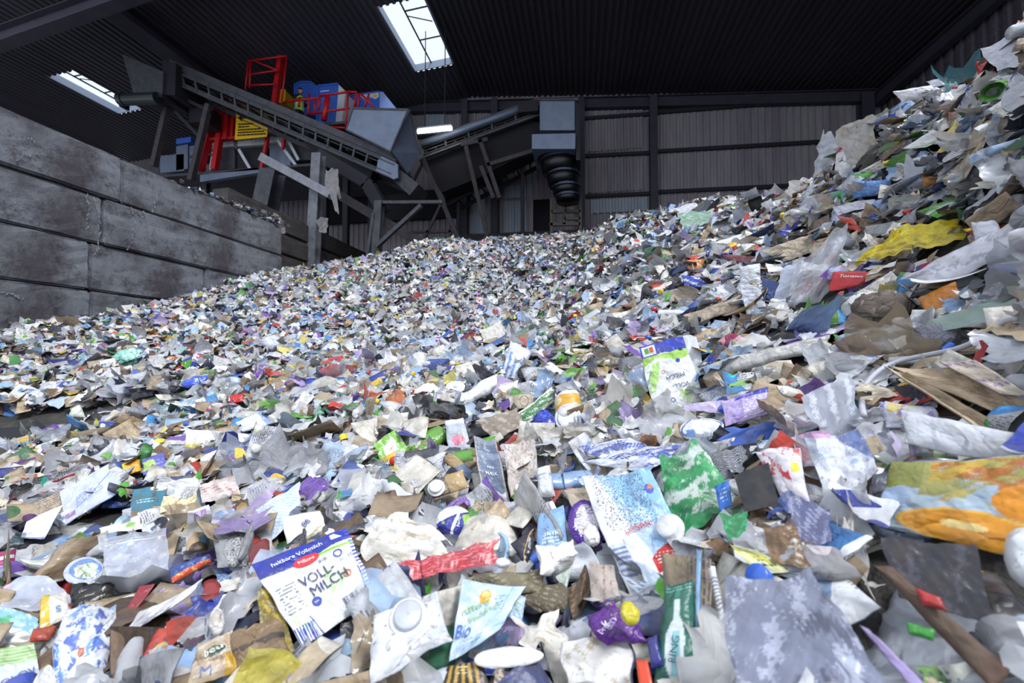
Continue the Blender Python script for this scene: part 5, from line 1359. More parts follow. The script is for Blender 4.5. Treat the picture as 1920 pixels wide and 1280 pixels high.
# 28 large clear film lower right
hero('clear_film', 'large crumpled clear grey film sheet filling the lower right', 'large clear sheet', 'plastic film', [(1362, 1092), (1520, 1066), (1690, 1300), (1370, 1300)], lambda s: (s.blob('b4b8cc', 3, .7), s.blob('565a70', 3, 1.3)), '80859a', .6, .07, 'sheet', cr=.05, n=130, mat=FILMT, outline=.03, wrinkle=.02)
# 29 frayed tissue
hero('frayed_tissue', 'torn white tissue hanging down over the dark right side', 'hanging torn tissue', 'tissue', [(1572, 950), (1596, 948), (1650, 1108), (1560, 1112)], None, 'e4dfda', .7, .06, 'sheet', cr=.06, n=70, mat=PAPER, outline=.16, wrinkle=.03, depth=.50)
hero('frayed_tissue', 'ragged tail below the hanging torn tissue', 'tissue tail', 'tissue', [(1580, 1090), (1640, 1100), (1622, 1150), (1590, 1130)], None, 'd8d4d4', .7, .06, 'sheet', cr=.08, n=40, mat=PAPER, outline=.16, depth=.48)
# 30 orange slice carton
def p30(s):
    s.C[..., :3] = lin('a8bccc'); s.blob('a09a30', 2, -.2, .25, .5, 1, 1); s.blob('c8a030', 2.6, .2, .3, .45, 1, 1); s.blob('b0601e', 2.6, 1.0, .3, .4, 1, 1); s.put((s.U < .25) & (s.V > .6), '8a9040')
    s.ell(.56, .18, .42, .20, 'e8b040'); s.ell(.56, .18, .38, .17, 'd89020'); s.ell(.56, .2, .14, .05, 'ecd088'); s.ell(1.0, .5, .3, .2, 'd88a18'); s.rect(.0, .3, .2, .6, 'a4b8d4', .03)
hero('juice_carton', 'blurred juice carton with orange slices at the right edge', 'orange juice carton', 'juice carton', [(1670, 868), (1960, 850), (1960, 1060), (1640, 985)], p30, 'a8bccc', .7, .03, th=.012, cr=.012, n=90)
hero('white_pack', 'long pale pack edge lying over the orange juice carton', 'pale pack edge', 'pack', [(1690, 772), (1930, 812), (1940, 872), (1700, 835)], None, 'cdd0d8', .6, .05, th=.012, cr=.03, n=60, bend=.05)
hero('mixed_wrapper', 'blue and yellow smeared wrapper at the tip of the pale pack edge', 'blue-yellow wrapper', 'wrapper', [(1650, 755), (1750, 762), (1770, 800), (1660, 800)], lambda s: (s.blob('d8c040', 3, .6), s.blob('6a5aa8', 3, 1.0)), 'b8bccc', .6, .05, th=.006, cr=.04, n=40)
# 32 V film
hero('clear_film', 'fan-shaped clear film standing up right of centre', 'fan-shaped clear film', 'plastic film', [(1500, 752), (1596, 700), (1630, 820), (1560, 862)], lambda s: s.blob('e0e3ec', 3, 1.0), 'a9adbb', .65, .06, 'film', cr=.03, n=70, mat=FILMT, outline=.05, wrinkle=.012)
# 33 yellow bag
hero('yellow_bag', 'bright yellow crumpled plastic bag on the right slope', 'bright yellow bag', 'plastic bag', [(1668, 425), (1800, 402), (1834, 440), (1602, 502)], lambda s: (s.blob('f2dc3c', 3, .5), s.blob('a88c10', 3, 1.2)), 'dcc41e', .6, .10, 'sheet', cr=.08, n=90, mat=GLOSS, outline=.10, wrinkle=.03, bend=-.1)
# 34 tomato pack
hero('tomato_packet', 'glossy red packet lettered Tomaten under the bright yellow bag', 'red tomato packet', 'packet', [(1562, 508), (1648, 512), (1612, 536), (1554, 548)], lambda s: s.blob('8a0c18', 3, 1.1), 'bc1626', .6, .07, th=.01, cr=.02, n=60, mat=GLOSS, texts=[('Tomaten', .5, .68, .022, -4, 'f2e4e4')])
# 35 hanging film
hero('clear_film', 'tall wisp of clear film hanging left of the red tomato packet', 'hanging clear wisp', 'plastic film', [(1500, 470), (1590, 425), (1560, 540), (1465, 612)], lambda s: s.blob('dadce4', 3, .9), 'b6b8c2', .7, .14, 'film', cr=.06, n=80, mat=FILM, outline=.08, wrinkle=.02)
hero('clear_film', 'bluish-white film hood left of the hanging clear wisp', 'bluish film hood', 'plastic film', [(1462, 500), (1512, 480), (1500, 560), (1452, 566)], None, 'c4cce0', .7, .11, 'sheet', cr=.05, n=50, mat=FILMT, outline=.07)
# 36 white pack long
hero('white_pack', 'long smooth white pack edge rising to the right edge, under the yellow bag', 'long smooth white pack', 'pack', [(1690, 522), (1930, 400), (1940, 458), (1740, 536)], lambda s: s.blob('a8a8b8', 3, 1.3), 'dcdce6', .6, .09, th=.02, cr=.03, n=60, bend=.03, mat=GLOSS)
hero('white_foam', 'blurred white foam lip between the long smooth white pack and the yellow bag', 'white foam lip', 'foam', [(1820, 418), (1866, 412), (1880, 440), (1830, 452)], None, 'e0e2ee', .6, .13, th=.02, cr=.06, n=30, mat=GLOSS)
# 37 brown clump
hero('matted_clump', 'matted brownish-grey clump of fibre below the red tomato packet', 'matted brown clump', 'clump', [(1600, 548), (1700, 538), (1732, 590), (1590, 622)], lambda s: (s.blob('8a7c74', 6, .6), s.blob('3a302c', 6, 1.2)), '635750', .6, .10, 'round', th=.05, cr=.09, n=80, mat=PAPER, wrinkle=.05)
hero('net_sack', 'grey ribbed net sack right of the matted clump', 'grey net sack', 'sack', [(1700, 610), (1790, 600), (1812, 652), (1696, 662)], lambda s: s.put(np.floor((s.U + s.V) * 30) % 2 == 0, '8a8c9a'), '646878', .6, .08, 'round', th=.04, cr=.06, n=70, mat=PLAIN)
hero('green_film', 'pale grey-green blurred film stretching to the right edge', 'grey-green film', 'plastic film', [(1740, 600), (1930, 538), (1930, 590), (1760, 622)], None, '8fa39a', .6, .09, 'sheet', cr=.04, n=50, mat=FILMT)
hero('orange_wrapper', 'orange wrapper corner above the grey-green film', 'orange corner', 'wrapper', [(1722, 556), (1790, 530), (1800, 560), (1738, 588)], None, 'c87c24', .6, .07, th=.006, cr=.05, n=30, mat=PRINT)
# 38 kraft boards
for i, (q, cc, lb, rf) in enumerate([([(1668, 688), (1790, 690), (1930, 760), (1900, 790)], 'b09c82', 'long kraft board strip slanting to the right edge, upper one', 'upper kraft strip'),
                       ([(1660, 690), (1700, 700), (1900, 812), (1870, 826)], 'c0ac90', 'long kraft board strip slanting to the right edge, lower one', 'lower kraft strip'),
                       ([(1760, 678), (1830, 676), (1930, 740), (1880, 742)], 'cbbfae', 'pale card with violet print above the kraft strips', 'pale violet-printed card')]):
    hero('kraft_board' if i < 2 else 'printed_card', lb, rf, 'cardboard', q, (lambda s: s.blob('7a48b0', 3, 1.3)) if i == 2 else (lambda s: s.blob('8a745c', 3, .9)), cc, .6, .05 + .012 * i, th=.004, cr=.012, n=50, mat=PAPER, bend=.06)
# 39 lavender pack
def p39(s): s.text(.45, .1, .92, .8, 9, 'f2eefa'); s.put((s.V > .8) & (s.U > .3), '3a48b8'); s.blob('a792d0', 3, .8)
hero('lavender_pack', 'lavender pack with white rows of print, right of the upside-down milk carton', 'lavender printed pack', 'pack', [(1352, 752), (1440, 726), (1440, 776), (1362, 800)], p39, 'c2b0e0', .6, .05, th=.012, cr=.02, n=70)
hero('lilac_film', 'lilac tail of film left of the lavender printed pack', 'lilac film tail', 'plastic film', [(1276, 756), (1360, 752), (1362, 776), (1284, 770)], None, 'c8bade', .6, .05, 'sheet', cr=.04, n=40, mat=FILMF, outline=.05)
# 41 black film
hero('black_film', 'matt black plastic sheet right of the green-tinted bag', 'matt black sheet', 'plastic film', [(1376, 890), (1440, 866), (1462, 940), (1396, 962)], None, '23242c', .6, .05, 'sheet', cr=.03, n=50, mat=GLOSS)
hero('wire_tangle', 'tangled dark grey film strands above the matt black sheet', 'tangled dark strands', 'tangle', [(1325, 850), (1390, 838), (1400, 880), (1336, 888)], lambda s: s.put(np.floor((s.U * 1.3 + s.V + .1 * np.sin(s.U * 20)) * 22) % 2 == 0, 'a9abb4'), '3c3c46', .6, .06, 'sheet', cr=.08, n=60, mat=GLOSS, wrinkle=.05, outline=.08)
def p42(s): s.blob('9ab4dc', 3, .9, 0, .35, 1, 1); s.put(s.U + .6 * s.V > 1.15, '7888b8'); s.blob('c8b8dc', 4, 1.6)
hero('white_sheet', 'large white and pale blue folded sheet left of the orange juice carton', 'white-blue folded sheet', 'paper', [(1508, 822), (1610, 806), (1648, 880), (1560, 948)], p42, 'e2e6f0', .65, .05, th=.006, cr=.03, n=80, bend=.12)
hero('violet_wrapper', 'grey-violet glossy wrapper below the white-blue folded sheet', 'grey-violet wrapper', 'wrapper', [(1470, 930), (1560, 952), (1558, 1020), (1490, 1012)], lambda s: s.blob('a4a8c4', 3, .6), '62668a', .65, .05, 'sheet', cr=.06, n=50, mat=GLOSS, outline=.05)
def p43(s): s.blob('b01c28', 3, .4, 0, .5, 1, 1); s.ell(.8, .6, .12, .1, 'e8d020'); s.rect(.35, .4, .65, .55, 'b82838', .02)
hero('red_white_pack', 'white pack with deep red print and a yellow dot, right of the tangled strands', 'red-printed white pack', 'pack', [(1418, 850), (1500, 838), (1520, 950), (1470, 940)], p43, 'd9d4dc', .65, .05, th=.008, cr=.05, n=60)
hero('blue_packet', 'small bright blue packet left of the matt black sheet', 'small bright blue packet', 'packet', [(1340, 912), (1366, 900), (1374, 950), (1350, 958)], lambda s: s.text(.2, .2, .8, .8, 4, 'c8dcf4'), '2f72cc', .6, .05, th=.005, cr=.03, n=30)
hero('yellow_wrapper', 'pale yellow wrapper with dark lettering above the large clear sheet', 'pale yellow wrapper', 'wrapper', [(1368, 1020), (1420, 1030), (1480, 1070), (1424, 1078)], lambda s: (s.text(.4, .2, .9, .7, 3, '3a3a20'), s.blob('e8e24a', 3, .5)), 'e6e8b0', .6, .05, 'sheet', cr=.05, n=40, mat=PLAIN)
hero('brown_rag', 'mottled brown crumpled bag under the green bag corner', 'mottled brown bag', 'bag', [(1430, 990), (1490, 980), (1518, 1062), (1450, 1060)], lambda s: (s.blob('9a7a50', 5, .7), s.blob('e0d8d0', 5, 1.6)), '7a604a', .6, .05, 'sheet', cr=.07, n=60, mat=PAPER, wrinkle=.03)
hero('dark_film', 'large dark grey blurred film at the lower right', 'large dark film', 'plastic film', [(1650, 1010), (1830, 1020), (1860, 1170), (1690, 1120)], lambda s: s.blob('4a4a58', 3, .8), '2a2a33', .65, .03, 'sheet', cr=.05, n=50, mat=GLOSS)
hero('red_wrapper', 'blurred red scrap on the large dark film', 'blurred red scrap', 'wrapper', [(1715, 1102), (1764, 1120), (1774, 1146), (1730, 1134)], None, 'c42a34', .65, .05, th=.005, cr=.04, n=24, mat=PRINT)
hero('green_scrap', 'blurred green scrap below the blurred red scrap', 'blurred green scrap', 'wrapper', [(1700, 1166), (1752, 1180), (1750, 1200), (1704, 1188)], None, '3f9440', .65, .05, th=.005, cr=.04, n=24, mat=PRINT)
hero('brown_board', 'long brown board slanting down across the lower right corner', 'long brown board', 'cardboard', [(1640, 1060), (1670, 1060), (1900, 1260), (1860, 1290)], None, '5c463a', .65, .04, th=.005, cr=.02, n=40, mat=PAPER)
hero('white_lump', 'rounded white foam lump cut by the right edge', 'white foam lump', 'foam', [(1876, 990), (1960, 985), (1960, 1105), (1886, 1095)], None, 'e0e2e6', .8, .05, 'round', th=.03, cr=.03, n=40, mat=GLOSS)
hero('lilac_strip', 'thin lilac strip edging the large clear sheet on its right', 'thin lilac strip', 'strip', [(1610, 1170), (1630, 1180), (1740, 1290), (1710, 1290)], None, 'a898c8', .65, .045, th=.002, cr=.03, n=24, mat=PRINT)
# upper right slope
hero('foil_pack', 'square steel-blue foil pack on the right slope near its crest', 'steel-blue foil pack', 'pack', [(1598, 340), (1672, 338), (1680, 364), (1600, 372)], lambda s: s.blob('7aa4dc', 5, .6), '4f82c4', .7, .05, th=.03, cr=.02, n=50, mat=GLOSS)
def p44(s): s.put(s.V < .12, 'a82838'); s.put(s.V > .88, 'a82838'); s.put((s.U > .88), 'a82838')
hero('red_edged_pack', 'white pack with red borders and a black A, on the crest right of the cladding', 'red-bordered white pack', 'pack', [(1568, 282), (1586, 268), (1598, 318), (1564, 342)], p44, 'e4e2e4', .7, .10, th=.008, cr=.03, n=40, texts=[('A', .5, .55, .045, 90, '22222c')])
hero('grey_sack', 'grey-beige crumpled bag behind the red-bordered pack on the crest', 'grey-beige crest bag', 'plastic bag', [(1560, 250), (1640, 215), (1650, 270), (1590, 330)], lambda s: s.blob('a89a88', 3, .6), 'a6a39f', .65, .08, 'sheet', cr=.08, n=60, mat=FILMF, outline=.08, wrinkle=.02)
hero('clear_film', 'frayed clear film flag at the tip of the crest bag', 'frayed film flag', 'plastic film', [(1540, 262), (1566, 250), (1564, 330), (1528, 322)], None, 'c2c6d0', .7, .10, 'film', cr=.09, n=50, mat=FILM, outline=.14)
def p45(s): s.blob('2a64c8', 4, 1.5, .3, .2, .8, .8); s.text(.5, .1, .8, .4, 2, '2a2a34')
hero('white_blue_pack', 'flat white pack with blue marks near the top of the right crest', 'flat white-blue pack', 'pack', [(1674, 172), (1748, 158), (1770, 172), (1690, 192)], p45, 'dadade', .6, .06, th=.03, cr=.03, n=60)
hero('white_sheet', 'white crumpled cap sheet on top of the flat white-blue pack', 'white cap sheet', 'sheet', [(1738, 152), (1780, 144), (1796, 156), (1750, 164)], None, 'd8dae6', .6, .09, 'sheet', cr=.06, n=30, mat=FILMF)
hero('white_green_sheet', 'pointed white sheet with pale green edge on the right slope', 'pointed white sheet', 'sheet', [(1690, 280), (1752, 242), (1780, 258), (1736, 276)], lambda s: s.put(s.V < .25, 'bcd8b4'), 'e4e6e6', .55, .08, th=.003, cr=.01, n=40)
hero('white_sheet', 'large curled white sheet at the very top of the right crest', 'curled top sheet', 'sheet', [(1838, 92), (1930, 50), (1930, 120), (1870, 132)], None, 'd9dce8', .65, .07, 'sheet', cr=.05, n=50, mat=FILMF, outline=.04)
hero('red_packet', 'small glossy red packet in film below the curled top sheet', 'small glossy red packet', 'packet', [(1828, 116), (1868, 114), (1862, 138), (1836, 146)], lambda s: s.blob('5a0a14', 4, 1.0), 'b01e2a', .65, .08, th=.01, cr=.06, n=40, mat=GLOSS)
hero('yellow_flower_scrap', 'small yellow scrap on a pale board on the right slope', 'small yellow scrap', 'wrapper', [(1655, 302), (1678, 298), (1680, 310), (1660, 314)], None, 'e2c820', .6, .09, th=.004, cr=.08, n=24, mat=PRINT)
hero('pale_board', 'pale printed board jutting out under the small yellow scrap', 'pale jutting board', 'cardboard', [(1600, 328), (1660, 296), (1690, 300), (1640, 322)], lambda s: s.text(.1, .2, .5, .8, 2, '4a4a54'), 'cfccc0', .5, .07, th=.003, cr=.015, n=40, mat=PAPER)
hero('orange_box', 'small orange-brown box reading MA on the right slope', 'orange-brown box', 'box', [(1728, 330), (1764, 326), (1766, 346), (1732, 350)], None, 'c08448', .7, .06, th=.03, cr=.02, n=36, texts=[('MA', .66, .5, .022, 0, '2a2018')])
hero('clear_film', 'smooth grey film curving down left of the orange-brown box', 'curving grey film', 'plastic film', [(1700, 290), (1735, 300), (1712, 372), (1690, 360)], None, 'a4a8b4', .7, .09, 'film', cr=.05, n=50, mat=FILMT, outline=.06)
hero('teal_film', 'turquoise film scrap under the steel-blue foil pack', 'turquoise scrap', 'plastic film', [(1552, 362), (1600, 352), (1594, 370), (1560, 376)], None, '4fa898', .6, .06, 'sheet', cr=.06, n=30, mat=GLOSS)
hero('red_strip', 'bright red wedge pointing right, left of the yellow bag', 'bright red wedge', 'strip', [(1568, 404), (1600, 410), (1622, 440), (1590, 428)], None, 'd83a2c', .65, .08, th=.003, cr=.03, n=30, mat=GLOSS)
hero('striped_pad', 'white pad with wavy black lines left of the yellow bag', 'wavy-lined pad', 'pad', [(1620, 424), (1680, 414), (1670, 438), (1628, 442)], lambda s: s.put(np.floor((s.V + .06 * np.sin(s.U * 8)) * 20) % 2 == 0, '5a5e68'), 'cfd2d6', .6, .07, th=.008, cr=.03, n=70)
hero('lilac_sheet', 'pale lilac and white printed sheet above the bright red wedge', 'lilac-white sheet', 'sheet', [(1560, 388), (1640, 372), (1660, 384), (1570, 402)], lambda s: s.blob('d0a8d8', 3, .9), 'd8dcea', .6, .06, 'sheet', cr=.03, n=40, mat=PLAIN)
hero('grey_strip', 'long pale grey padded strip rising right of the upside-down milk carton', 'long grey strip', 'strip', [(1312, 688), (1552, 626), (1560, 650), (1316, 716)], lambda s: s.blob('a8a6a2', 4, .9), 'bdbcb9', .6, .08, th=.02, cr=.02, n=80, bend=-.05)
hero('paper_label', 'white paper label with faint pink lines hanging below the beige boards', 'hanging paper label', 'paper', [(1386, 534), (1424, 536), (1442, 590), (1402, 600)], lambda s: s.text(.1, .1, .8, .95, 7, 'b8b4c8'), 'dfe4f0', .75, .11, th=.002, cr=.01, n=50, mat=PAPER)
hero('white_box', 'open white box corner above the hanging paper label', 'white box corner', 'box', [(1388, 500), (1424, 494), (1428, 532), (1386, 536)], None, 'dfe3ea', .7, .10, th=.02, cr=.02, n=36)
hero('blue_bag', 'dark blue bag scrap right of the hanging paper label', 'dark blue bag scrap', 'bag', [(1428, 520), (1460, 530), (1458, 570), (1430, 556)], lambda s: s.blob('7aa0dc', 4, 1.0), '26407c', .65, .06, 'sheet', cr=.06, n=36, mat=GLOSS)
hero('beige_board', 'rounded beige cardboard bowl edge on the middle right slope', 'beige bowl edge', 'cardboard', [(1232, 548), (1290, 532), (1328, 558), (1262, 574)], None, '9a9084', .6, .08, 'round', th=.01, cr=.02, n=50, mat=PAPER, bend=.2)
hero('cardboard_slab', 'pale cracked cardboard slab left of the hanging clear wisp', 'cracked pale slab', 'cardboard', [(1280, 590), (1380, 560), (1386, 580), (1290, 612)], lambda s: s.blob('6a5a4c', 5, 1.4), 'b6a694', .55, .06, th=.012, cr=.03, n=50, mat=PAPER)
hero('maroon_pouch', 'dusty maroon pouch on the slope above the beige bowl edge', 'dusty maroon pouch', 'pouch', [(1352, 476), (1420, 480), (1420, 494), (1370, 492)], lambda s: s.blob('8a5a5c', 4, .9), '6e2c36', .6, .08, th=.02, cr=.04, n=40)
hero('tan_sack', 'tan paper sheet fanned out right of the dusty maroon pouch', 'tan fanned sheet', 'paper', [(1424, 470), (1520, 440), (1530, 470), (1470, 492)], lambda s: s.blob('a08c74', 4, .9), 'c9b8a4', .6, .07, th=.003, cr=.03, n=50, mat=PAPER)
hero('orange_pack', 'orange crumpled pack at the left end of the slope boards', 'orange crumpled pack', 'pack', [(1278, 490), (1322, 484), (1324, 506), (1288, 514)], lambda s: s.blob('f0d0b0', 4, .9), 'dc8a44', .6, .08, th=.01, cr=.06, n=36)
hero('blue_wrapper', 'royal blue and white foil wrapper below the orange crumpled pack', 'royal blue foil', 'wrapper', [(1278, 516), (1330, 520), (1332, 540), (1284, 536)], lambda s: s.blob('e4e8f4', 4, .6), '2a48b4', .6, .08, th=.008, cr=.05, n=36)
hero('green_sheet', 'mint green film heap on the crest near the back wall cladding', 'mint green film', 'plastic film', [(1270, 400), (1335, 392), (1345, 420), (1284, 428)], lambda s: s.blob('dff0e6', 4, .6), 'a4ccb4', .7, .10, 'sheet', cr=.09, n=50, mat=FILMF, outline=.06)
# middle zone
hero('paper_cup', 'white cup with an orange-yellow band lying open to the lower left', 'white and orange cup', 'cup', [(1044, 738), (1080, 728), (1090, 790), (1050, 804)], lambda s: (s.rect(0, .40, 1, .78, 'e0a838', .03), s.ell(.25, .62, .16, .12, 'f2e2b0')), 'eae8e6', .65, .09, th=.05, cr=.02, n=60, bend=-.3, caps=[(.46, .1, .028, .004, 'f4f4f4')])
hero('blue_foil', 'crinkled royal blue foil ball beside the white and orange cup', 'royal blue foil ball', 'foil', [(994, 776), (1036, 766), (1046, 808), (1000, 816)], lambda s: (s.blob('5a78e0', 5, .8), s.blob('0e1c6c', 5, 1.0)), '1f38b4', .65, .07, 'round', th=.03, cr=.10, n=60, mat=GLOSS, wrinkle=.05, texts=[('S', .75, .35, .02, -20, 'e0e4f4')])
def p49(s): s.blob('e8f2dc', 4, .6); s.rect(.28, .3, .72, .7, 'eef0ee', .03); s.put((s.U + s.V < .35), 'e0d020'); s.blob('c83a30', 4, 1.9, .2, 0, .8, .4); s.put(s.V < .08, 'e2d22c')
hero('green_packet', 'square bright green patterned packet with white centre, left of centre', 'square green packet', 'packet', [(700, 832), (742, 804), (770, 848), (722, 884)], p49, '7cc23c', .6, .055, th=.008, cr=.015, n=60, texts=[('tegut', .5, .5, .010, 20, 'c03a34')])
hero('berry_pouch', 'greyish pouch printed with pink berries, right of the square green packet', 'berry pouch', 'pouch', [(834, 790), (868, 782), (884, 842), (842, 848)], lambda s: (s.ell(.5, .32, .30, .16, 'e08aa0', .03), s.blob('c04868', 7, .8, .25, .18, .75, .46), s.put(s.V > .85, 'd8e0e8')), 'bcc3d0', .6, .05, th=.008, cr=.02, n=50)
hero('white_bottle', 'long crushed milky white bottle above the berry pouch', 'milky white bottle', 'bottle', [(862, 738), (930, 702), (944, 722), (872, 764)], lambda s: s.blob('c6cad6', 4, 1.1), 'eeeeee', .6, .07, th=.03, cr=.04, n=60, mat=FILMF, outline=.05, caps=[(.04, .5, .014, .018, 'eaeaea')])
hero('white_disc', 'round white lid with a central dimple, left of the milky white bottle', 'dimpled white lid', 'lid', [(834, 716), (870, 712), (874, 736), (836, 740)], lambda s: (s.ring(.5, .5, .42, .42, .1, 'c8c8cc'), s.ell(.5, .5, .1, .1, 'b4b4ba')), 'efeef0', .6, .06, 'round', th=.006, cr=.01, n=40, mat=GLOSS)
def p55(s): s.rect(0, .1, 1, .9, '4c8454', .03); s.blob('dfe4d8', 4, .7); s.put(s.V > .86, 'e8e8e0')
hero('green_pouch', 'long white and green pouch slanting right, left of the white and orange cup', 'long green pouch', 'pouch', [(962, 782), (1032, 728), (1046, 748), (986, 796)], p55, 'dfe2dc', .6, .055, th=.012, cr=.03, n=60)
def p56(s): s.put(np.floor((s.U + s.V * .2) * 7) % 2 == 0, '7a9ad0'); s.rect(0, .72, 1, 1, 'e6e8ee'); s.ell(.5, .62, .22, .12, 'f2f4f8')
hero('striped_carton', 'small milk carton in white and blue stripes with red tip, top centre', 'blue striped carton', 'milk carton', [(958, 640), (1000, 660), (968, 712), (934, 708)], p56, 'e2e6f0', .65, .07, th=.03, cr=.03, n=50, caps=[(.62, .62, .016, .012, 'f2f2f2')], texts=[('MI', .4, .3, .03, 0, '3a58a8')])
hero('red_corner', 'small orange-red tip above the blue striped carton', 'orange-red tip', 'wrapper', [(972, 632), (992, 636), (994, 652), (980, 650)], None, 'd8402a', .65, .10, th=.008, cr=.03, n=20, mat=PRINT)
hero('black_bowl', 'round black plastic bowl below the blue striped carton', 'black bowl', 'bowl', [(968, 688), (996, 680), (1000, 712), (972, 718)], None, '1d1d22', .65, .06, 'round', th=.02, cr=.05, n=40, mat=GLOSS, wrinkle=.03)
hero('blue_board', 'long curved dark blue board edge left of the blue striped carton', 'curved blue board', 'cardboard', [(878, 660), (962, 618), (968, 626), (884, 672)], None, '3c5a96', .55, .05, th=.01, cr=.02, n=50, bend=.06)
def p53(s): s.blob('3a50a8', 2.4, .3); s.blob('eceef4', 3, .9); s.text(.3, .6, .8, .9, 3, '2a3a80')
for q, lb, rf, ml in [([(1082, 838), (1180, 818), (1240, 850), (1150, 872)], 'stack of flattened blue and white cartons, upper sheet, above the big pouch', 'upper blue-white carton sheet', 0), ([(1095, 866), (1210, 838), (1292, 830), (1210, 890)], 'stack of flattened blue and white cartons, lower sheet, above the big pouch', 'lower blue-white carton sheet', 1)]:
    hero('flattened_box', lb, rf, 'carton', q, p53, 'c8cee2', .5, .06 + .012 * (1 - ml), th=.006, cr=.03, n=70, outline=.03)
hero('round_tub', 'white round tub lid with blue rim below the upside-down milk carton', 'blue-rimmed white lid', 'lid', [(1264, 792), (1340, 778), (1370, 806), (1290, 834)], lambda s: (s.ring(.5, .5, .5, .5, .12, '3a68b8'), s.blob('dfe6ee', 3, .8), s.rect(.05, .1, .35, .5, '6a94d0', .05)), 'eef0f2', .6, .05, 'round', th=.01, cr=.02, n=50, mat=GLOSS)
def p64(s): s.put(s.U < .55, '4a5050'); s.blob('b8935a', 4, 1.2, .4, 0, 1, 1); s.blob('2c3838', 4, 1.0, 0, 0, .6, 1)
hero('oat_carton', 'dark grey-green folded carton with a white screw cap, left of the slate carton', 'dark capped carton', 'drinks carton', [(792, 912), (866, 880), (880, 912), (802, 938)], p64, 'b49a70', .6, .055, th=.012, cr=.02, n=60, caps=[(.28, .52, .014, .012, 'f0f0f0')])
hero('kraft_carton', 'tan and slate flattened carton behind the dark capped carton', 'tan-slate carton', 'carton', [(820, 856), (850, 850), (894, 890), (880, 900)], lambda s: s.put(s.V < .5, '6e7f9c'), 'a88c66', .6, .045, th=.006, cr=.01, n=40)
hero('striped_bag_blue', 'pale blue and white chequered bag behind the big milk carton', 'chequered blue bag', 'bag', [(484, 948), (560, 905), (568, 960), (480, 1040)], lambda s: s.put((np.floor(s.U * 22) % 2 == 0) ^ (np.floor(s.V * 22) % 2 == 0), 'dbe6f6'), 'b0c8ec', .55, .05, 'sheet', cr=.03, n=80, mat=PLAIN, outline=.03)
hero('white_carton_end', 'white crumpled carton end with blue figures behind the big milk carton', 'white carton end', 'carton', [(530, 970), (600, 958), (612, 990), (540, 1030)], lambda s: s.blob('c9b89a', 4, 1.2), 'ece8e2', .6, .06, th=.01, cr=.04, n=50, texts=[('88', .55, .5, .02, 30, '2a408a')])
hero('purple_barcode_pack', 'white pack with purple stripes above the big milk carton on the left', 'purple striped pack', 'pack', [(352, 958), (392, 946), (400, 980), (350, 992)], lambda s: s.bars(.3, .1, .85, .8, 8, '7a2a9c'), 'dcd8e4', .55, .05, th=.006, cr=.03, n=50)
hero('frosted_box', 'speckled frosted box left of the big milk carton', 'speckled box', 'box', [(400, 1002), (462, 992), (464, 1060), (408, 1066)], lambda s: (s.put(s.rng.random(s.U.shape) > .72, '20242a'), s.rect(0, 0, .35, 1, '9a9ca0')), 'a8acb0', .55, .05, th=.015, cr=.015, n=60)
hero('orange_pouch', 'orange and lime pouch on the left, above the long pale bag', 'orange-lime pouch', 'pouch', [(222, 872), (262, 860), (264, 882), (226, 896)], lambda s: s.put(s.U < .25, 'b8d03a'), 'eca82a', .55, .05, th=.01, cr=.03, n=40)
hero('blue_lime_pouch', 'violet-blue pouch with lime panel right of the orange-lime pouch', 'violet-lime pouch', 'pouch', [(266, 862), (308, 848), (316, 884), (268, 890)], lambda s: s.rect(.05, .25, .5, .8, 'b4d878', .03), '5a62bc', .55, .05, th=.01, cr=.02, n=40)
hero('white_film_sheet', 'long white thin sheet below the small teal card', 'long thin white sheet', 'film', [(186, 990), (262, 966), (266, 990), (190, 1002)], lambda s: s.rect(.6, .3, .9, .6, '8ac050', .04), 'e2e4e4', .5, .045, 'sheet', cr=.03, n=40, mat=FILMF)
hero('cream_wrapper', 'pale yellow crumpled wrapper right of the small teal card', 'pale cream wrapper', 'wrapper', [(306, 930), (370, 916), (366, 946), (300, 962)], lambda s: s.blob('c0703a', 5, 1.8), 'dcd6a8', .5, .05, 'sheet', cr=.05, n=50, mat=PLAIN)
hero('pink_stained_tissue', 'white tissue with pink and brown stains, left of the chequered bag', 'pink-stained tissue', 'tissue', [(372, 910), (440, 890), (450, 926), (380, 942)], lambda s: s.blob('b06a68', 7, 1.1), 'dcd0ce', .55, .05, 'sheet', cr=.06, n=60, mat=PAPER, wrinkle=.02)
hero('yogurt_tube', 'dark blue curved sleeve with red fruit print, left of the big milk carton', 'dark blue sleeve', 'sleeve', [(318, 1066), (392, 1038), (398, 1052), (322, 1094)], lambda s: (s.put(s.V < .35, 'd8563a'), s.blob('e8d87a', 4, 1.2, 0, 0, 1, .4)), '24488c', .55, .05, th=.012, cr=.02, n=50)
hero('indigo_cup', 'small indigo cup at the left, above the long pale bag', 'small indigo cup', 'cup', [(66, 896), (104, 888), (106, 904), (76, 912)], None, '3c3a90', .55, .05, 'round', th=.02, cr=.05, n=36, mat=GLOSS)
hero('magenta_box', 'magenta and white box at the left edge', 'magenta box', 'box', [(-8, 1036), (30, 1028), (26, 1072), (-8, 1084)], lambda s: s.rect(0, .55, 1, .7, 'f0e0ea'), 'a8206c', .55, .04, th=.015, cr=.01, n=36)
hero('dark_label_pack', 'dark teal pack with a white label at the left edge', 'dark labelled pack', 'pack', [(-8, 1002), (36, 996), (46, 1020), (-8, 1034)], lambda s: s.rect(.1, .4, .3, .7, 'e6e8ea'), '2f4450', .5, .045, th=.01, cr=.02, n=36)
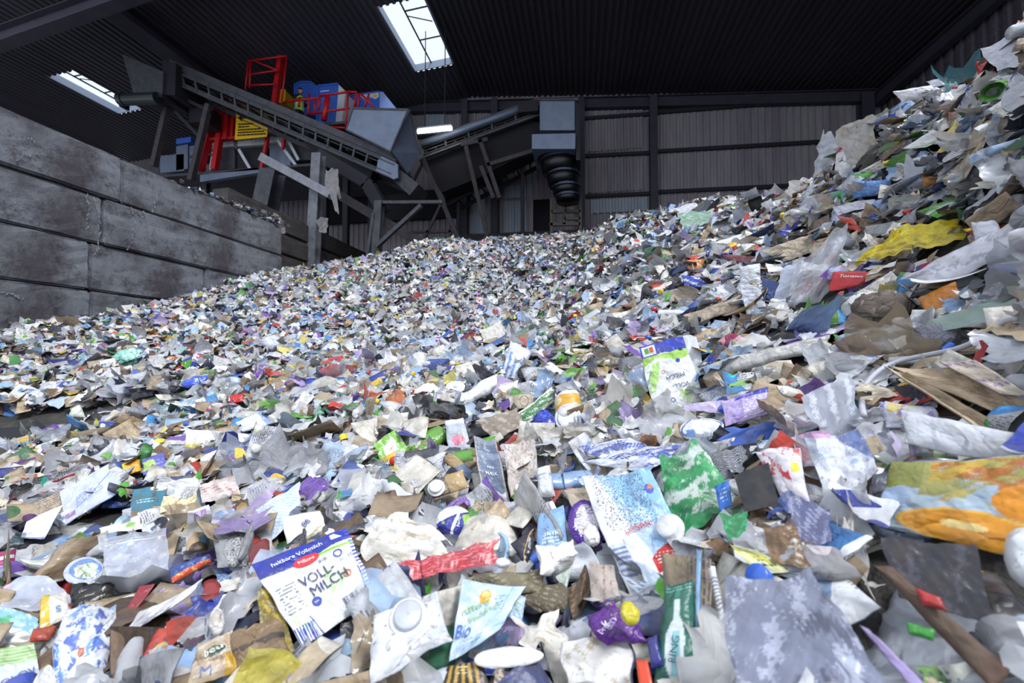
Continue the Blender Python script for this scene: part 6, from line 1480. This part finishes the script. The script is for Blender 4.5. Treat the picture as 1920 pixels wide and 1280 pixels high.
hero('navy_carton', 'navy blue carton with a pale round mark lying at the edge of the bare floor', 'navy carton', 'carton', [(186, 790), (232, 792), (238, 818), (186, 812)], lambda s: (s.ell(.15, .6, .10, .2, 'dfe3ea'), s.put(s.U > .75, '6a7488')), '1c3696', .5, .05, th=.02, cr=.03, n=40)
hero('cone_cup', 'white and green paper cone lying open by the bare floor', 'white-green cone', 'cup', [(134, 766), (150, 758), (160, 782), (128, 782)], lambda s: s.blob('a8c890', 3, .8), 'dadbd6', .6, .06, th=.03, cr=.05, n=30)
hero('teal_bag', 'turquoise filled bag at the middle left near the bay wall', 'turquoise bag', 'plastic bag', [(212, 658), (270, 650), (284, 676), (206, 692)], lambda s: (s.blob('c4ece0', 4, .6), s.blob('4aa090', 4, 1.3)), '8fd4c6', .6, .12, 'round', th=.14, cr=.05, n=50, mat=GLOSS, wrinkle=.02)
hero('blue_sack', 'ultramarine blue film bag at the middle left', 'ultramarine bag', 'plastic bag', [(332, 716), (384, 700), (402, 714), (350, 732)], lambda s: s.blob('6c8cf0', 3, 1.0), '3050d0', .6, .09, 'round', th=.05, cr=.06, n=40, mat=GLOSS)
hero('grey_ball', 'pale blue-grey oval ball right of the ultramarine bag', 'blue-grey ball', 'ball', [(418, 706), (456, 706), (460, 728), (418, 728)], None, 'a8bcd6', .7, .08, 'round', th=.09, cr=.015, n=40, mat=GLOSS)
hero('yellow_disc', 'orange-yellow round lid right of the blue-grey ball', 'orange-yellow lid', 'lid', [(504, 704), (528, 704), (530, 724), (504, 726)], None, 'eab030', .7, .08, 'round', th=.01, cr=.04, n=30, mat=GLOSS)
hero('grey_sheet', 'large pale grey film sheet left of the ultramarine bag', 'pale grey sheet', 'plastic film', [(190, 690), (246, 684), (250, 706), (166, 712)], None, 'c0c2ca', .6, .09, 'sheet', cr=.04, n=40, mat=FILMF)
hero('red_bag_scrap', 'bright red scrap on the left middle slope below the blue-grey ball', 'bright red scrap', 'wrapper', [(432, 742), (458, 738), (458, 752), (430, 756)], None, 'c41c20', .6, .07, th=.01, cr=.08, n=24, mat=GLOSS)
hero('white_box_blue', 'pale blue sheet with a white panel behind the blue striped print, mid left', 'pale mid-left box', 'box', [(440, 792), (500, 768), (522, 800), (456, 810)], lambda s: s.put((s.U > .7), '8fa8d8'), 'dde0e6', .55, .07, th=.02, cr=.03, n=50)
hero('mint_card', 'small mint green card left of centre', 'small mint card', 'cardboard', [(586, 768), (606, 760), (610, 782), (584, 784)], None, '5fb89c', .6, .06, th=.004, cr=.02, n=20, mat=PRINT)
hero('white_purple_card', 'white card with a purple square left of the lower dark gap', 'purple-square card', 'card', [(66, 836), (108, 822), (96, 852), (60, 862)], lambda s: s.rect(.4, .35, .75, .85, 'b05ab8'), 'e4e2e8', .55, .05, th=.006, cr=.02, n=40)
hero('clear_bag', 'pale clear bag resting mid slope behind the turquoise bag', 'pale clear bag', 'plastic bag', [(484, 632), (526, 626), (532, 652), (496, 662)], None, 'c4cade', .65, .10, 'round', th=.1, cr=.06, n=40, mat=FILMF)
hero('olive_film', 'olive yellow film stretched left of the dimpled lid', 'olive film', 'plastic film', [(806, 712), (862, 692), (868, 706), (812, 730)], lambda s: s.blob('d8d088', 4, .8), 'a8a050', .55, .05, 'film', cr=.06, n=36, mat=FILMT)
hero('brown_foil_scrap', 'bottom-edge brown and black pack with gold stripes', 'gold-striped black pack', 'pack', [(838, 1248), (905, 1238), (918, 1292), (826, 1296)], lambda s: (s.bars(.1, 0, .9, 1, 5, 'b8923a'), s.text(.3, .5, .6, .9, 3, 'd8c890')), '2c2824', .6, .03, th=.01, cr=.02, n=50)
hero('white_board', 'large dirty white board at the bottom edge right of centre', 'dirty white board', 'cardboard', [(1052, 1200), (1184, 1196), (1186, 1300), (1070, 1300)], lambda s: (s.blob('b8a890', 3, 1.2), s.put(s.U > .97, '2a3a60')), 'e8e6e4', .6, .035, th=.006, cr=.02, n=70, mat=PAPER, outline=.03)
hero('white_tissue_bundle', 'dirty white tissue bundle between the pale blue pouch and white board', 'dirty tissue bundle', 'tissue', [(960, 1160), (1050, 1148), (1070, 1210), (980, 1226)], lambda s: s.blob('b8a88c', 5, 1.2), 'e0dcd4', .6, .055, 'sheet', cr=.09, n=70, mat=PAPER, outline=.12, wrinkle=.04)
hero('white_plate', 'curved white plate rim under the dirty tissue bundle', 'white plate rim', 'plate', [(880, 1222), (1000, 1206), (1035, 1240), (900, 1262)], None, 'eceaea', .58, .045, 'round', th=.006, cr=.02, n=50, mat=GLOSS)
hero('orange_red_stick', 'orange-red plastic strip at the bottom edge by the dark green carton', 'orange-red strip', 'strip', [(1192, 1238), (1214, 1236), (1226, 1292), (1200, 1292)], None, 'd84a2a', .6, .05, th=.004, cr=.01, n=20, mat=GLOSS)
hero('blue_pack', 'dark blue glossy pack right of the white board at the bottom edge', 'dark blue glossy pack', 'pack', [(1212, 1200), (1232, 1190), (1246, 1250), (1222, 1252)], None, '24308c', .6, .04, th=.008, cr=.02, n=24, mat=GLOSS)
hero('brown_leaf_board', 'dark brown curled board right of the mottled sleeve', 'dark curled board', 'cardboard', [(1064, 1110), (1098, 1060), (1110, 1110), (1074, 1170)], lambda s: s.blob('8a6c50', 3, .8), '4a3b30', .6, .04, th=.003, cr=.03, n=50, mat=PAPER, bend=.3)
hero('beige_bag', 'crumpled beige-grey bag above the deep purple wrapper', 'beige-grey bag', 'bag', [(1104, 1050), (1150, 1060), (1164, 1120), (1108, 1130)], lambda s: s.blob('8a6a58', 5, 1.2), 'b6aaa2', .6, .05, 'sheet', cr=.09, n=60, mat=PAPER, wrinkle=.03)
hero('green_card', 'white and green patterned card edge left of the dark curled board', 'green patterned edge', 'card', [(1040, 1080), (1076, 1052), (1066, 1090), (1060, 1110)], lambda s: s.blob('3a8a5c', 7, .7), 'dfe4e0', .6, .055, th=.003, cr=.02, n=36)
hero('white_carton_corner', 'open white carton with a peaked top, centre, right of the slate carton', 'white peaked carton', 'carton', [(1004, 880), (1030, 872), (1042, 932), (1010, 932)], lambda s: s.put(np.abs(s.V - .7) < .02, 'a8acb8'), 'e4e8ee', .65, .06, th=.02, cr=.03, n=40)
hero('crushed_grey_bag', 'dirty cream crumpled bag between the slate carton and peaked carton', 'dirty cream bag', 'bag', [(946, 838), (1000, 820), (1010, 900), (960, 935)], lambda s: (s.blob('8a7468', 5, 1.1), s.blob('e8e0dc', 5, 1.0)), 'ccc2bc', .6, .055, 'sheet', cr=.09, n=70, mat=PAPER, wrinkle=.03)
hero('navy_gold_wrapper', 'navy wrapper with gold lines between the torn cup and the dark blue tub', 'navy-gold wrapper', 'wrapper', [(958, 1020), (1000, 990), (1000, 1030), (985, 1060)], lambda s: s.put(np.abs(s.U - s.V) < .04, 'c8a050'), '20243c', .6, .045, th=.008, cr=.04, n=40, mat=GLOSS)
hero('plastic_scoop', 'white oval scoop right of the red film strip', 'white oval scoop', 'scoop', [(928, 1046), (956, 1046), (958, 1064), (930, 1066)], None, 'f0f0f0', .65, .085, 'round', th=.012, cr=.02, n=30, mat=GLOSS)
hero('card_flap', 'flap of large flattened cardboard with frayed edge left of the long green pouch', 'frayed cardboard flap', 'cardboard', [(888, 790), (972, 762), (982, 800), (932, 826)], lambda s: s.blob('b8aca0', 4, .7), '93877c', .5, .05, th=.004, cr=.03, n=60, mat=PAPER, outline=.03)
hero('tan_bowl_card', 'tan board with a wreath stamp left of the royal blue foil ball', 'tan stamped board', 'cardboard', [(948, 742), (1000, 738), (1000, 764), (956, 768)], lambda s: s.ring(.65, .5, .18, .4, .15, '6a5a48'), 'b8aa98', .55, .045, th=.004, cr=.03, n=50, mat=PAPER)

# white cord looping over the right slope
cord = [(1622, 792), (1612, 740), (1636, 700), (1680, 676), (1760, 662), (1820, 648), (1858, 618), (1890, 596), (1925, 600)]
pts = []
for a, b in zip(cord, cord[1:]):
    for k in range(4):
        q = (a[0] + (b[0] - a[0]) * k / 4, a[1] + (b[1] - a[1]) * k / 4)
        h_ = hit(*q); tc = CAM - h_; pts.append(h_ + tc / np.linalg.norm(tc) * .10)
pts = [sum(pts[max(0, i - 2):i + 3]) / len(pts[max(0, i - 2):i + 3]) for i in range(len(pts))]
o = MB().tube(pts, .0045, 8).build('plastic_rope', simple('white_cord', 'b8b9c2', .5), None, smooth=True)
tag(o, 'long white plastic cord looping across the right slope', 'cord')
HEROES.append(('looping white cord', np.array([1760., 662.]), np.array([(1700, 655), (1820, 640), (1822, 655), (1700, 670)], float), .7))
# ================================================================== the mass of loose waste
def in_poly(px, py, q):
    ok = np.zeros(px.shape, bool); j = len(q) - 1
    for i in range(len(q)):
        xi, yi = q[i]; xj, yj = q[j]
        c = ((yi > py) != (yj > py)) & (px < (xj - xi) * (py - yi) / (yj - yi + 1e-9) + xi); ok ^= c; j = i
    return ok
RG = np.random.default_rng(2024)
def sample(n, dmin, dmax):
    """random spots of the heap surface inside the view wedge"""
    d = np.sqrt(RG.uniform(dmin ** 2, dmax ** 2, n)); a = RG.uniform(-1.32, 1.32, n)
    lat = a * d
    x = CAM[0] + FWD[0] / math.hypot(*FWD[:2]) * d + RGT[0] * lat; y = CAM[1] + FWD[1] / math.hypot(*FWD[:2]) * d + RGT[1] * lat
    return x, y
KW = list(KINDS); KP = np.array([KINDS[k][0] for k in KW], float); KP /= KP.sum()
yend = wall_y(527, WX)
items = []       # (kind, seed, L, pos, R, px, py, depth, n)
def spread(dmin, dmax, dens, scale, n, lo=0, lift=.0, only=None):
    area = 1.32 * (dmax ** 2 - dmin ** 2)
    x, y = sample(int(area * dens), dmin, dmax)
    ns = nrm(x, y); steep = 1 / np.maximum(ns[:, 2], .3)
    # extra pieces where the slope is steep
    ex = RG.random(len(x)) < (steep - 1) * .8
    x = np.r_[x, x[ex] + RG.normal(0, .03, ex.sum())]; y = np.r_[y, y[ex] + RG.normal(0, .03, ex.sum())]
    z = H(x, y); ns = nrm(x, y)
    ok = (z > .06) & ((x > WX + .05) | (y > yend + .1)) & (x > X2 + .05) & (y < 18.2)
    # keep the bare strip of floor at the left
    fx, fy = FLOORC[0], FLOORC[1]
    u = (x - fx) * AX[0] + (y - fy) * AX[1]; v = -(x - fx) * AX[1] + (y - fy) * AX[0]
    ok &= ~((u / 1.25) ** 2 + (v / .46) ** 2 < 1)
    x, y, z, ns = x[ok], y[ok], z[ok], ns[ok]
    m = len(x)
    pp = KP * (np.array([k in only for k in KW]) if only else 1); kinds = RG.choice(len(KW), size=m, p=pp / pp.sum())
    for i in range(m):
        k = KW[kinds[i]]; a, b = KINDS[k][3]
        L = (a + (b - a) * RG.random() ** 1.6) * scale
        p = np.array([x[i], y[i], z[i]])
        tc = CAM - p; dist = np.linalg.norm(tc); tc /= dist
        if dist < .22: continue
        L = min(L, dist * .38)
        side = np.clip((p @ RGT) / 1.2, 0, 1)              # right-hand slope: pieces lie flat like strata
        N = ns[i] * (1 - .45 * side) + np.array([0, 0, 1]) * .45 * side + tc * (.30 - .12 * side)
        N = N + RG.normal(0, .36 if dist < 3 else .5, 3); N /= np.linalg.norm(N)
        t = RG.normal(size=3); 
        if side > .4: t = t * .5 + RGT * RG.choice([-1, 1]) + np.array([0, 0, .3])
        t -= N * (t @ N); t /= np.linalg.norm(t); bt = np.cross(N, t)
        p = p + ns[i] * (RG.uniform(-.03, .04) + lift) * min(1, dist)
        R = np.stack([t, bt, N], 1)
        items.append([k, int(RG.integers(1 << 31)), L, p, R, n])
fl = ray(62, 806); FLOORC = CAM + fl * (-CAM[2] / fl[2]) if fl[2] < 0 else hit(62, 806)
FLOORC = hit(62, 806); AX = np.array([math.cos(YAW), math.sin(YAW)])
spread(.22, 1.1, 620, .70, 15); spread(.5, 1.1, 260, .95, 15, lift=-.02); spread(1.1, 2.2, 420, .9, 12, lift=.005); spread(2.2, 3.6, 300, 1.0, 8, lift=.01)
spread(.25, 2.2, 420, .45, 8, lift=.015, only=('film', 'wrapper', 'scrapboard', 'paper', 'rag')); spread(.2, .7, 700, .6, 13)
NEAR_END = len(items)
spread(3.6, 6.5, 240, 1.05, 5, lift=.01); spread(6.5, 14.6, 170, 1.1, 4, lift=.02)
# spill on top of the bay wall
for i in range(260):
    t = RG.random() ** .6; yy = wall_y(330 + 205 * t, WX); xx = WX - RG.uniform(0, .45)
    k = KW[RG.choice(len(KW), p=KP)]; N = np.array([0, 0, 1.]) + RG.normal(0, .3, 3); N /= np.linalg.norm(N); tt = RG.normal(size=3); tt -= N * (tt @ N); tt /= np.linalg.norm(tt)
    items.append([k, int(RG.integers(1 << 31)), RG.uniform(.08, .2), np.array([xx, yy, 4.02 + RG.random() * .22 * t]), np.stack([tt, np.cross(N, tt), N], 1), 4])
pos = np.array([it[3] for it in items]); IX, IY, IZ = proj(pos)
drop = (IZ < .15) | (IX < -120) | (IX > 2040) | (IY > 1400)
for ref, c, q, dep in HEROES:
    qq = c + (q - c) * .98
    drop |= in_poly(IX, IY, qq) & (IZ < dep + .04)
    # anything big enough to lean over the piece
    r = np.array([it[2] for it in items]) * FPX / np.maximum(IZ, .1) * .42
    for s in (0, 1):
        dx = np.clip(np.abs(IX - c[0]) - (np.abs(q[:, 0] - c[0]).max() * .60), 0, None); dy = np.clip(np.abs(IY - c[1]) - (np.abs(q[:, 1] - c[1]).max() * .60), 0, None)
    drop |= (np.hypot(dx, dy) < r * .62) & (IZ < dep + .015) & (IZ > dep - .8)
keep = np.where(~drop)[0]
print('items', len(items), 'kept', len(keep))

built = {}
def world_parts(i):
    k, seed, L, p, R, n = items[i]
    parts, word = make_piece(k, np.random.default_rng(seed), L, n, L * FPX / IZ[i])
    return parts, word
# near pieces: build, then see which the camera really shows
near = [i for i in keep if i < NEAR_END]
Vs, Fs, own = [], [], []; off = 0
for i in near:
    parts, word = world_parts(i); built[i] = (parts, word)
    for nm, V, F, uv, a, b, m in parts:
        Vs.append(V @ items[i][4].T + items[i][3]); Fs.append(F + off); own.append(np.full(len(F), i)); off += len(V)
for o in list(bpy.data.objects):
    if o.name.split('.')[0] in () : pass
HO = []
for o in bpy.data.objects:
    if o.type == 'MESH' and (o.get('label') or o.parent) and o.name.split('.')[0] in ('body', 'sheet', 'film') or (o.type == 'MESH' and o.get('label') and o.parent is None and o.data.attributes.get('ca')):
        HO.append(o)
bpy.context.view_layer.update()
for o in HO:
    me = o.data; V = np.empty(len(me.vertices) * 3, np.float32); me.vertices.foreach_get('co', V); V = V.reshape(-1, 3)
    M = np.array(o.matrix_world); V = V @ M[:3, :3].T + M[:3, 3]
    F = np.empty(len(me.polygons) * 4, np.int32)
    if len(me.loops) != len(F): continue
    me.loops.foreach_get('vertex_index', F); Vs.append(V); Fs.append(F.reshape(-1, 4) + off); own.append(np.full(len(me.polygons), -1)); off += len(V)
V = np.concatenate(Vs); F = np.concatenate(Fs); own = np.concatenate(own)
bv = BVHTree.FromPolygons(V.tolist(), F.tolist())
seen = {}
cv = Vector(CAM); ST = 4
for py in range(2, 1280, ST):
    for px in range(2, 1920, ST):
        h_ = bv.ray_cast(cv, Vector(ray(px, py)))
        if h_[2] is not None:
            w = int(own[h_[2]]); seen[w] = seen.get(w, 0) + 1
del bv, V, F, Vs, Fs
CAP = 150; MINS = 7
single = set()
for k in KW:
    L = sorted([(seen.get(i, 0), i) for i in near if items[i][0] == k and seen.get(i, 0) >= MINS], reverse=True)
    single |= {i for _, i in L[:CAP]}
print('near', len(near), 'single', len(single))
NOUN = dict(film='film scrap', wrapper='wrapper', carton='flattened carton', scrapboard='cardboard piece', paper='paper sheet', bag='plastic bag', pouch='pouch', bottle='crushed bottle', tub='tub', tray='food tray', disc='round lid', can='can', rag='torn tissue')
GROUP = dict(film='loose film scraps on the near heap', wrapper='wrappers on the near heap', carton='flattened cartons on the near heap', scrapboard='cardboard pieces on the near heap', paper='paper sheets on the near heap', bag='loose plastic bags on the near heap', pouch='pouches on the near heap', bottle='crushed bottles on the near heap', tub='tubs on the near heap', tray='food trays on the near heap', disc='round lids on the near heap', can='cans on the near heap', rag='torn tissues on the near heap')
DIRS = ['right of', 'below right of', 'below', 'below left of', 'left of', 'above left of', 'above', 'above right of']
HC = np.array([h[1] for h in HEROES])
def label_for(i, word):
    k = items[i][0]; d = np.hypot(*(HC - (IX[i], IY[i])).T); o = np.argsort(d)[:3]
    def rel(j):
        a = math.degrees(math.atan2(IY[i] - HC[j][1], IX[i] - HC[j][0])) % 360; return DIRS[int((a + 22.5) // 45) % 8]
    sz = items[i][2]; a, b = KINDS[k][3]
    size = 'large ' if items[i][2] * FPX / IZ[i] > 130 else ('small ' if items[i][2] * FPX / IZ[i] < 40 else '')
    near_ = 'just ' if d[o[0]] < 45 else ''
    return [f'{size}{word} {NOUN[k]} {near_}{rel(o[0])} the {HEROES[o[0]][0]}', f', {rel(o[1])} the {HEROES[o[1]][0]}', f' near the {HEROES[o[2]][0]}'], d[o[0]]
labels = {}
cand = {}
for i in single:
    L, d = label_for(i, built[i][1]); cand[i] = (L, d)
def tally(D_):
    c = {}
    for v in D_.values(): c[v] = c.get(v, 0) + 1
    return c
lab = {i: v[0][0] for i, v in cand.items()}
c = tally(lab)
for i in lab:
    if c[lab[i]] > 1: lab[i] = (cand[i][0][0] + cand[i][0][1])
c = tally(lab); groups = {}
for i in lab:
    if c[lab[i]] > 1: groups.setdefault(lab[i], []).append(i)
ORD = [('nearer', 'farther'), ('nearest', 'middle', 'farthest'), ('nearest', 'second nearest', 'third', 'farthest')]
for L, ids in groups.items():
    ids.sort(key=lambda i: cand[i][1])
    for r, i in enumerate(ids):
        base = cand[i][0][0].replace('just ', '')
        words_ = ORD[len(ids) - 2] if len(ids) <= 4 else None
        lab[i] = (base + ', ' + (words_[r] if words_ else ['nearest', 'second', 'third', 'fourth', 'fifth', 'sixth', 'seventh', 'eighth'][min(r, 7)]))
for i in lab:
    if len(lab[i].replace('-', ' ').split()) > 16: lab[i] = lab[i].replace(' the ', ' ').replace('just ', '')
for i in single:
    parts, word = built[i]; k = items[i][0]; nm = KINDS[k][1]; R, p = items[i][4], items[i][3]
    M = Matrix.LocRotScale(Vector(p), Matrix(R.tolist()).to_quaternion(), None)
    if len(parts) == 1:
        _, V, F, uv, a, b, m = parts[0]
        o = link(nm, mesh_from(nm, V, F, [MATS[m]], uv, a, b)); o.matrix_world = M
    else:
        o = bpy.data.objects.new(nm, None); COL.objects.link(o); o.matrix_world = M; o.empty_display_size = .02
        for (pn, V, F, uv, a, b, m) in parts: link(pn, mesh_from(pn, V, F, [MATS[m]], uv, a, b), o)
    tag(o, lab[i], KINDS[k][2], GROUP[k])
# everything else: one object of each kind
rest = {}
for i in keep:
    if i in single: continue
    if i < NEAR_END and i not in built: continue
    parts, word = built.get(i) or world_parts(i)
    k = items[i][0]; R, p = items[i][4], items[i][3]
    acc = rest.setdefault(k, dict(V=[], F=[], U=[], A=[], B=[], M=[], n=0))
    for nm, V, F, uv, a, b, m in parts:
        acc['V'].append(V @ R.T + p); acc['F'].append(F + acc['n']); acc['U'].append(uv); acc['A'].append(a); acc['B'].append(b); acc['M'].append(np.full(len(F), m)); acc['n'] += len(V)
for k, a in rest.items():
    nm = KINDS[k][1]
    o = link(nm, mesh_from(nm, np.concatenate(a['V']), np.concatenate(a['F']), MATS, np.concatenate(a['U']), np.concatenate(a['A']), np.concatenate(a['B']), np.concatenate(a['M'])))
    tag(o, 'countless small %ss mixed through the far slope and the gaps of the heap' % NOUN[k], KINDS[k][2], None, 'stuff')

# rags hanging from the machinery
RAGM = simple('dusty_rag', '8d8a8c', .9, nscale=14, namt=.6)
for i, (q, Y, lb) in enumerate((([(612, 318), (634, 318), (640, 375), (606, 360)], 12.3, 'grey frayed rag hanging where the sloping beams meet'), ([(618, 355), (632, 362), (636, 402), (628, 398)], 12.2, 'thin grey rag tail below the frayed rag'),
                                ([(592, 412), (612, 408), (610, 440), (596, 430)], 12.3, 'pale torn film snagged on the tall grey post'), ([(512, 392), (528, 405), (536, 440), (524, 428)], 10.8, 'pale film drooping over the end of the left bay wall'))):
    u = np.linspace(0, 1, 16)[None, :, None]; v = np.linspace(0, 1, 20)[:, None, None]; c4 = [P(*x, Y) for x in q]
    G = (c4[3] * (1 - u) + c4[2] * u) * (1 - v) + (c4[0] * (1 - u) + c4[1] * u) * v
    c0 = G.reshape(-1, 3).mean(0); rr = np.random.default_rng(i)
    G = crumple(G.reshape(-1, 3) - c0, rr, .16, 1.6, 7)
    o = link('hanging_rag', mesh_from('hanging_rag', G, gridF(20, 16), [RAGM]), None, Vector(c0)); tag(o, lb, 'rag')
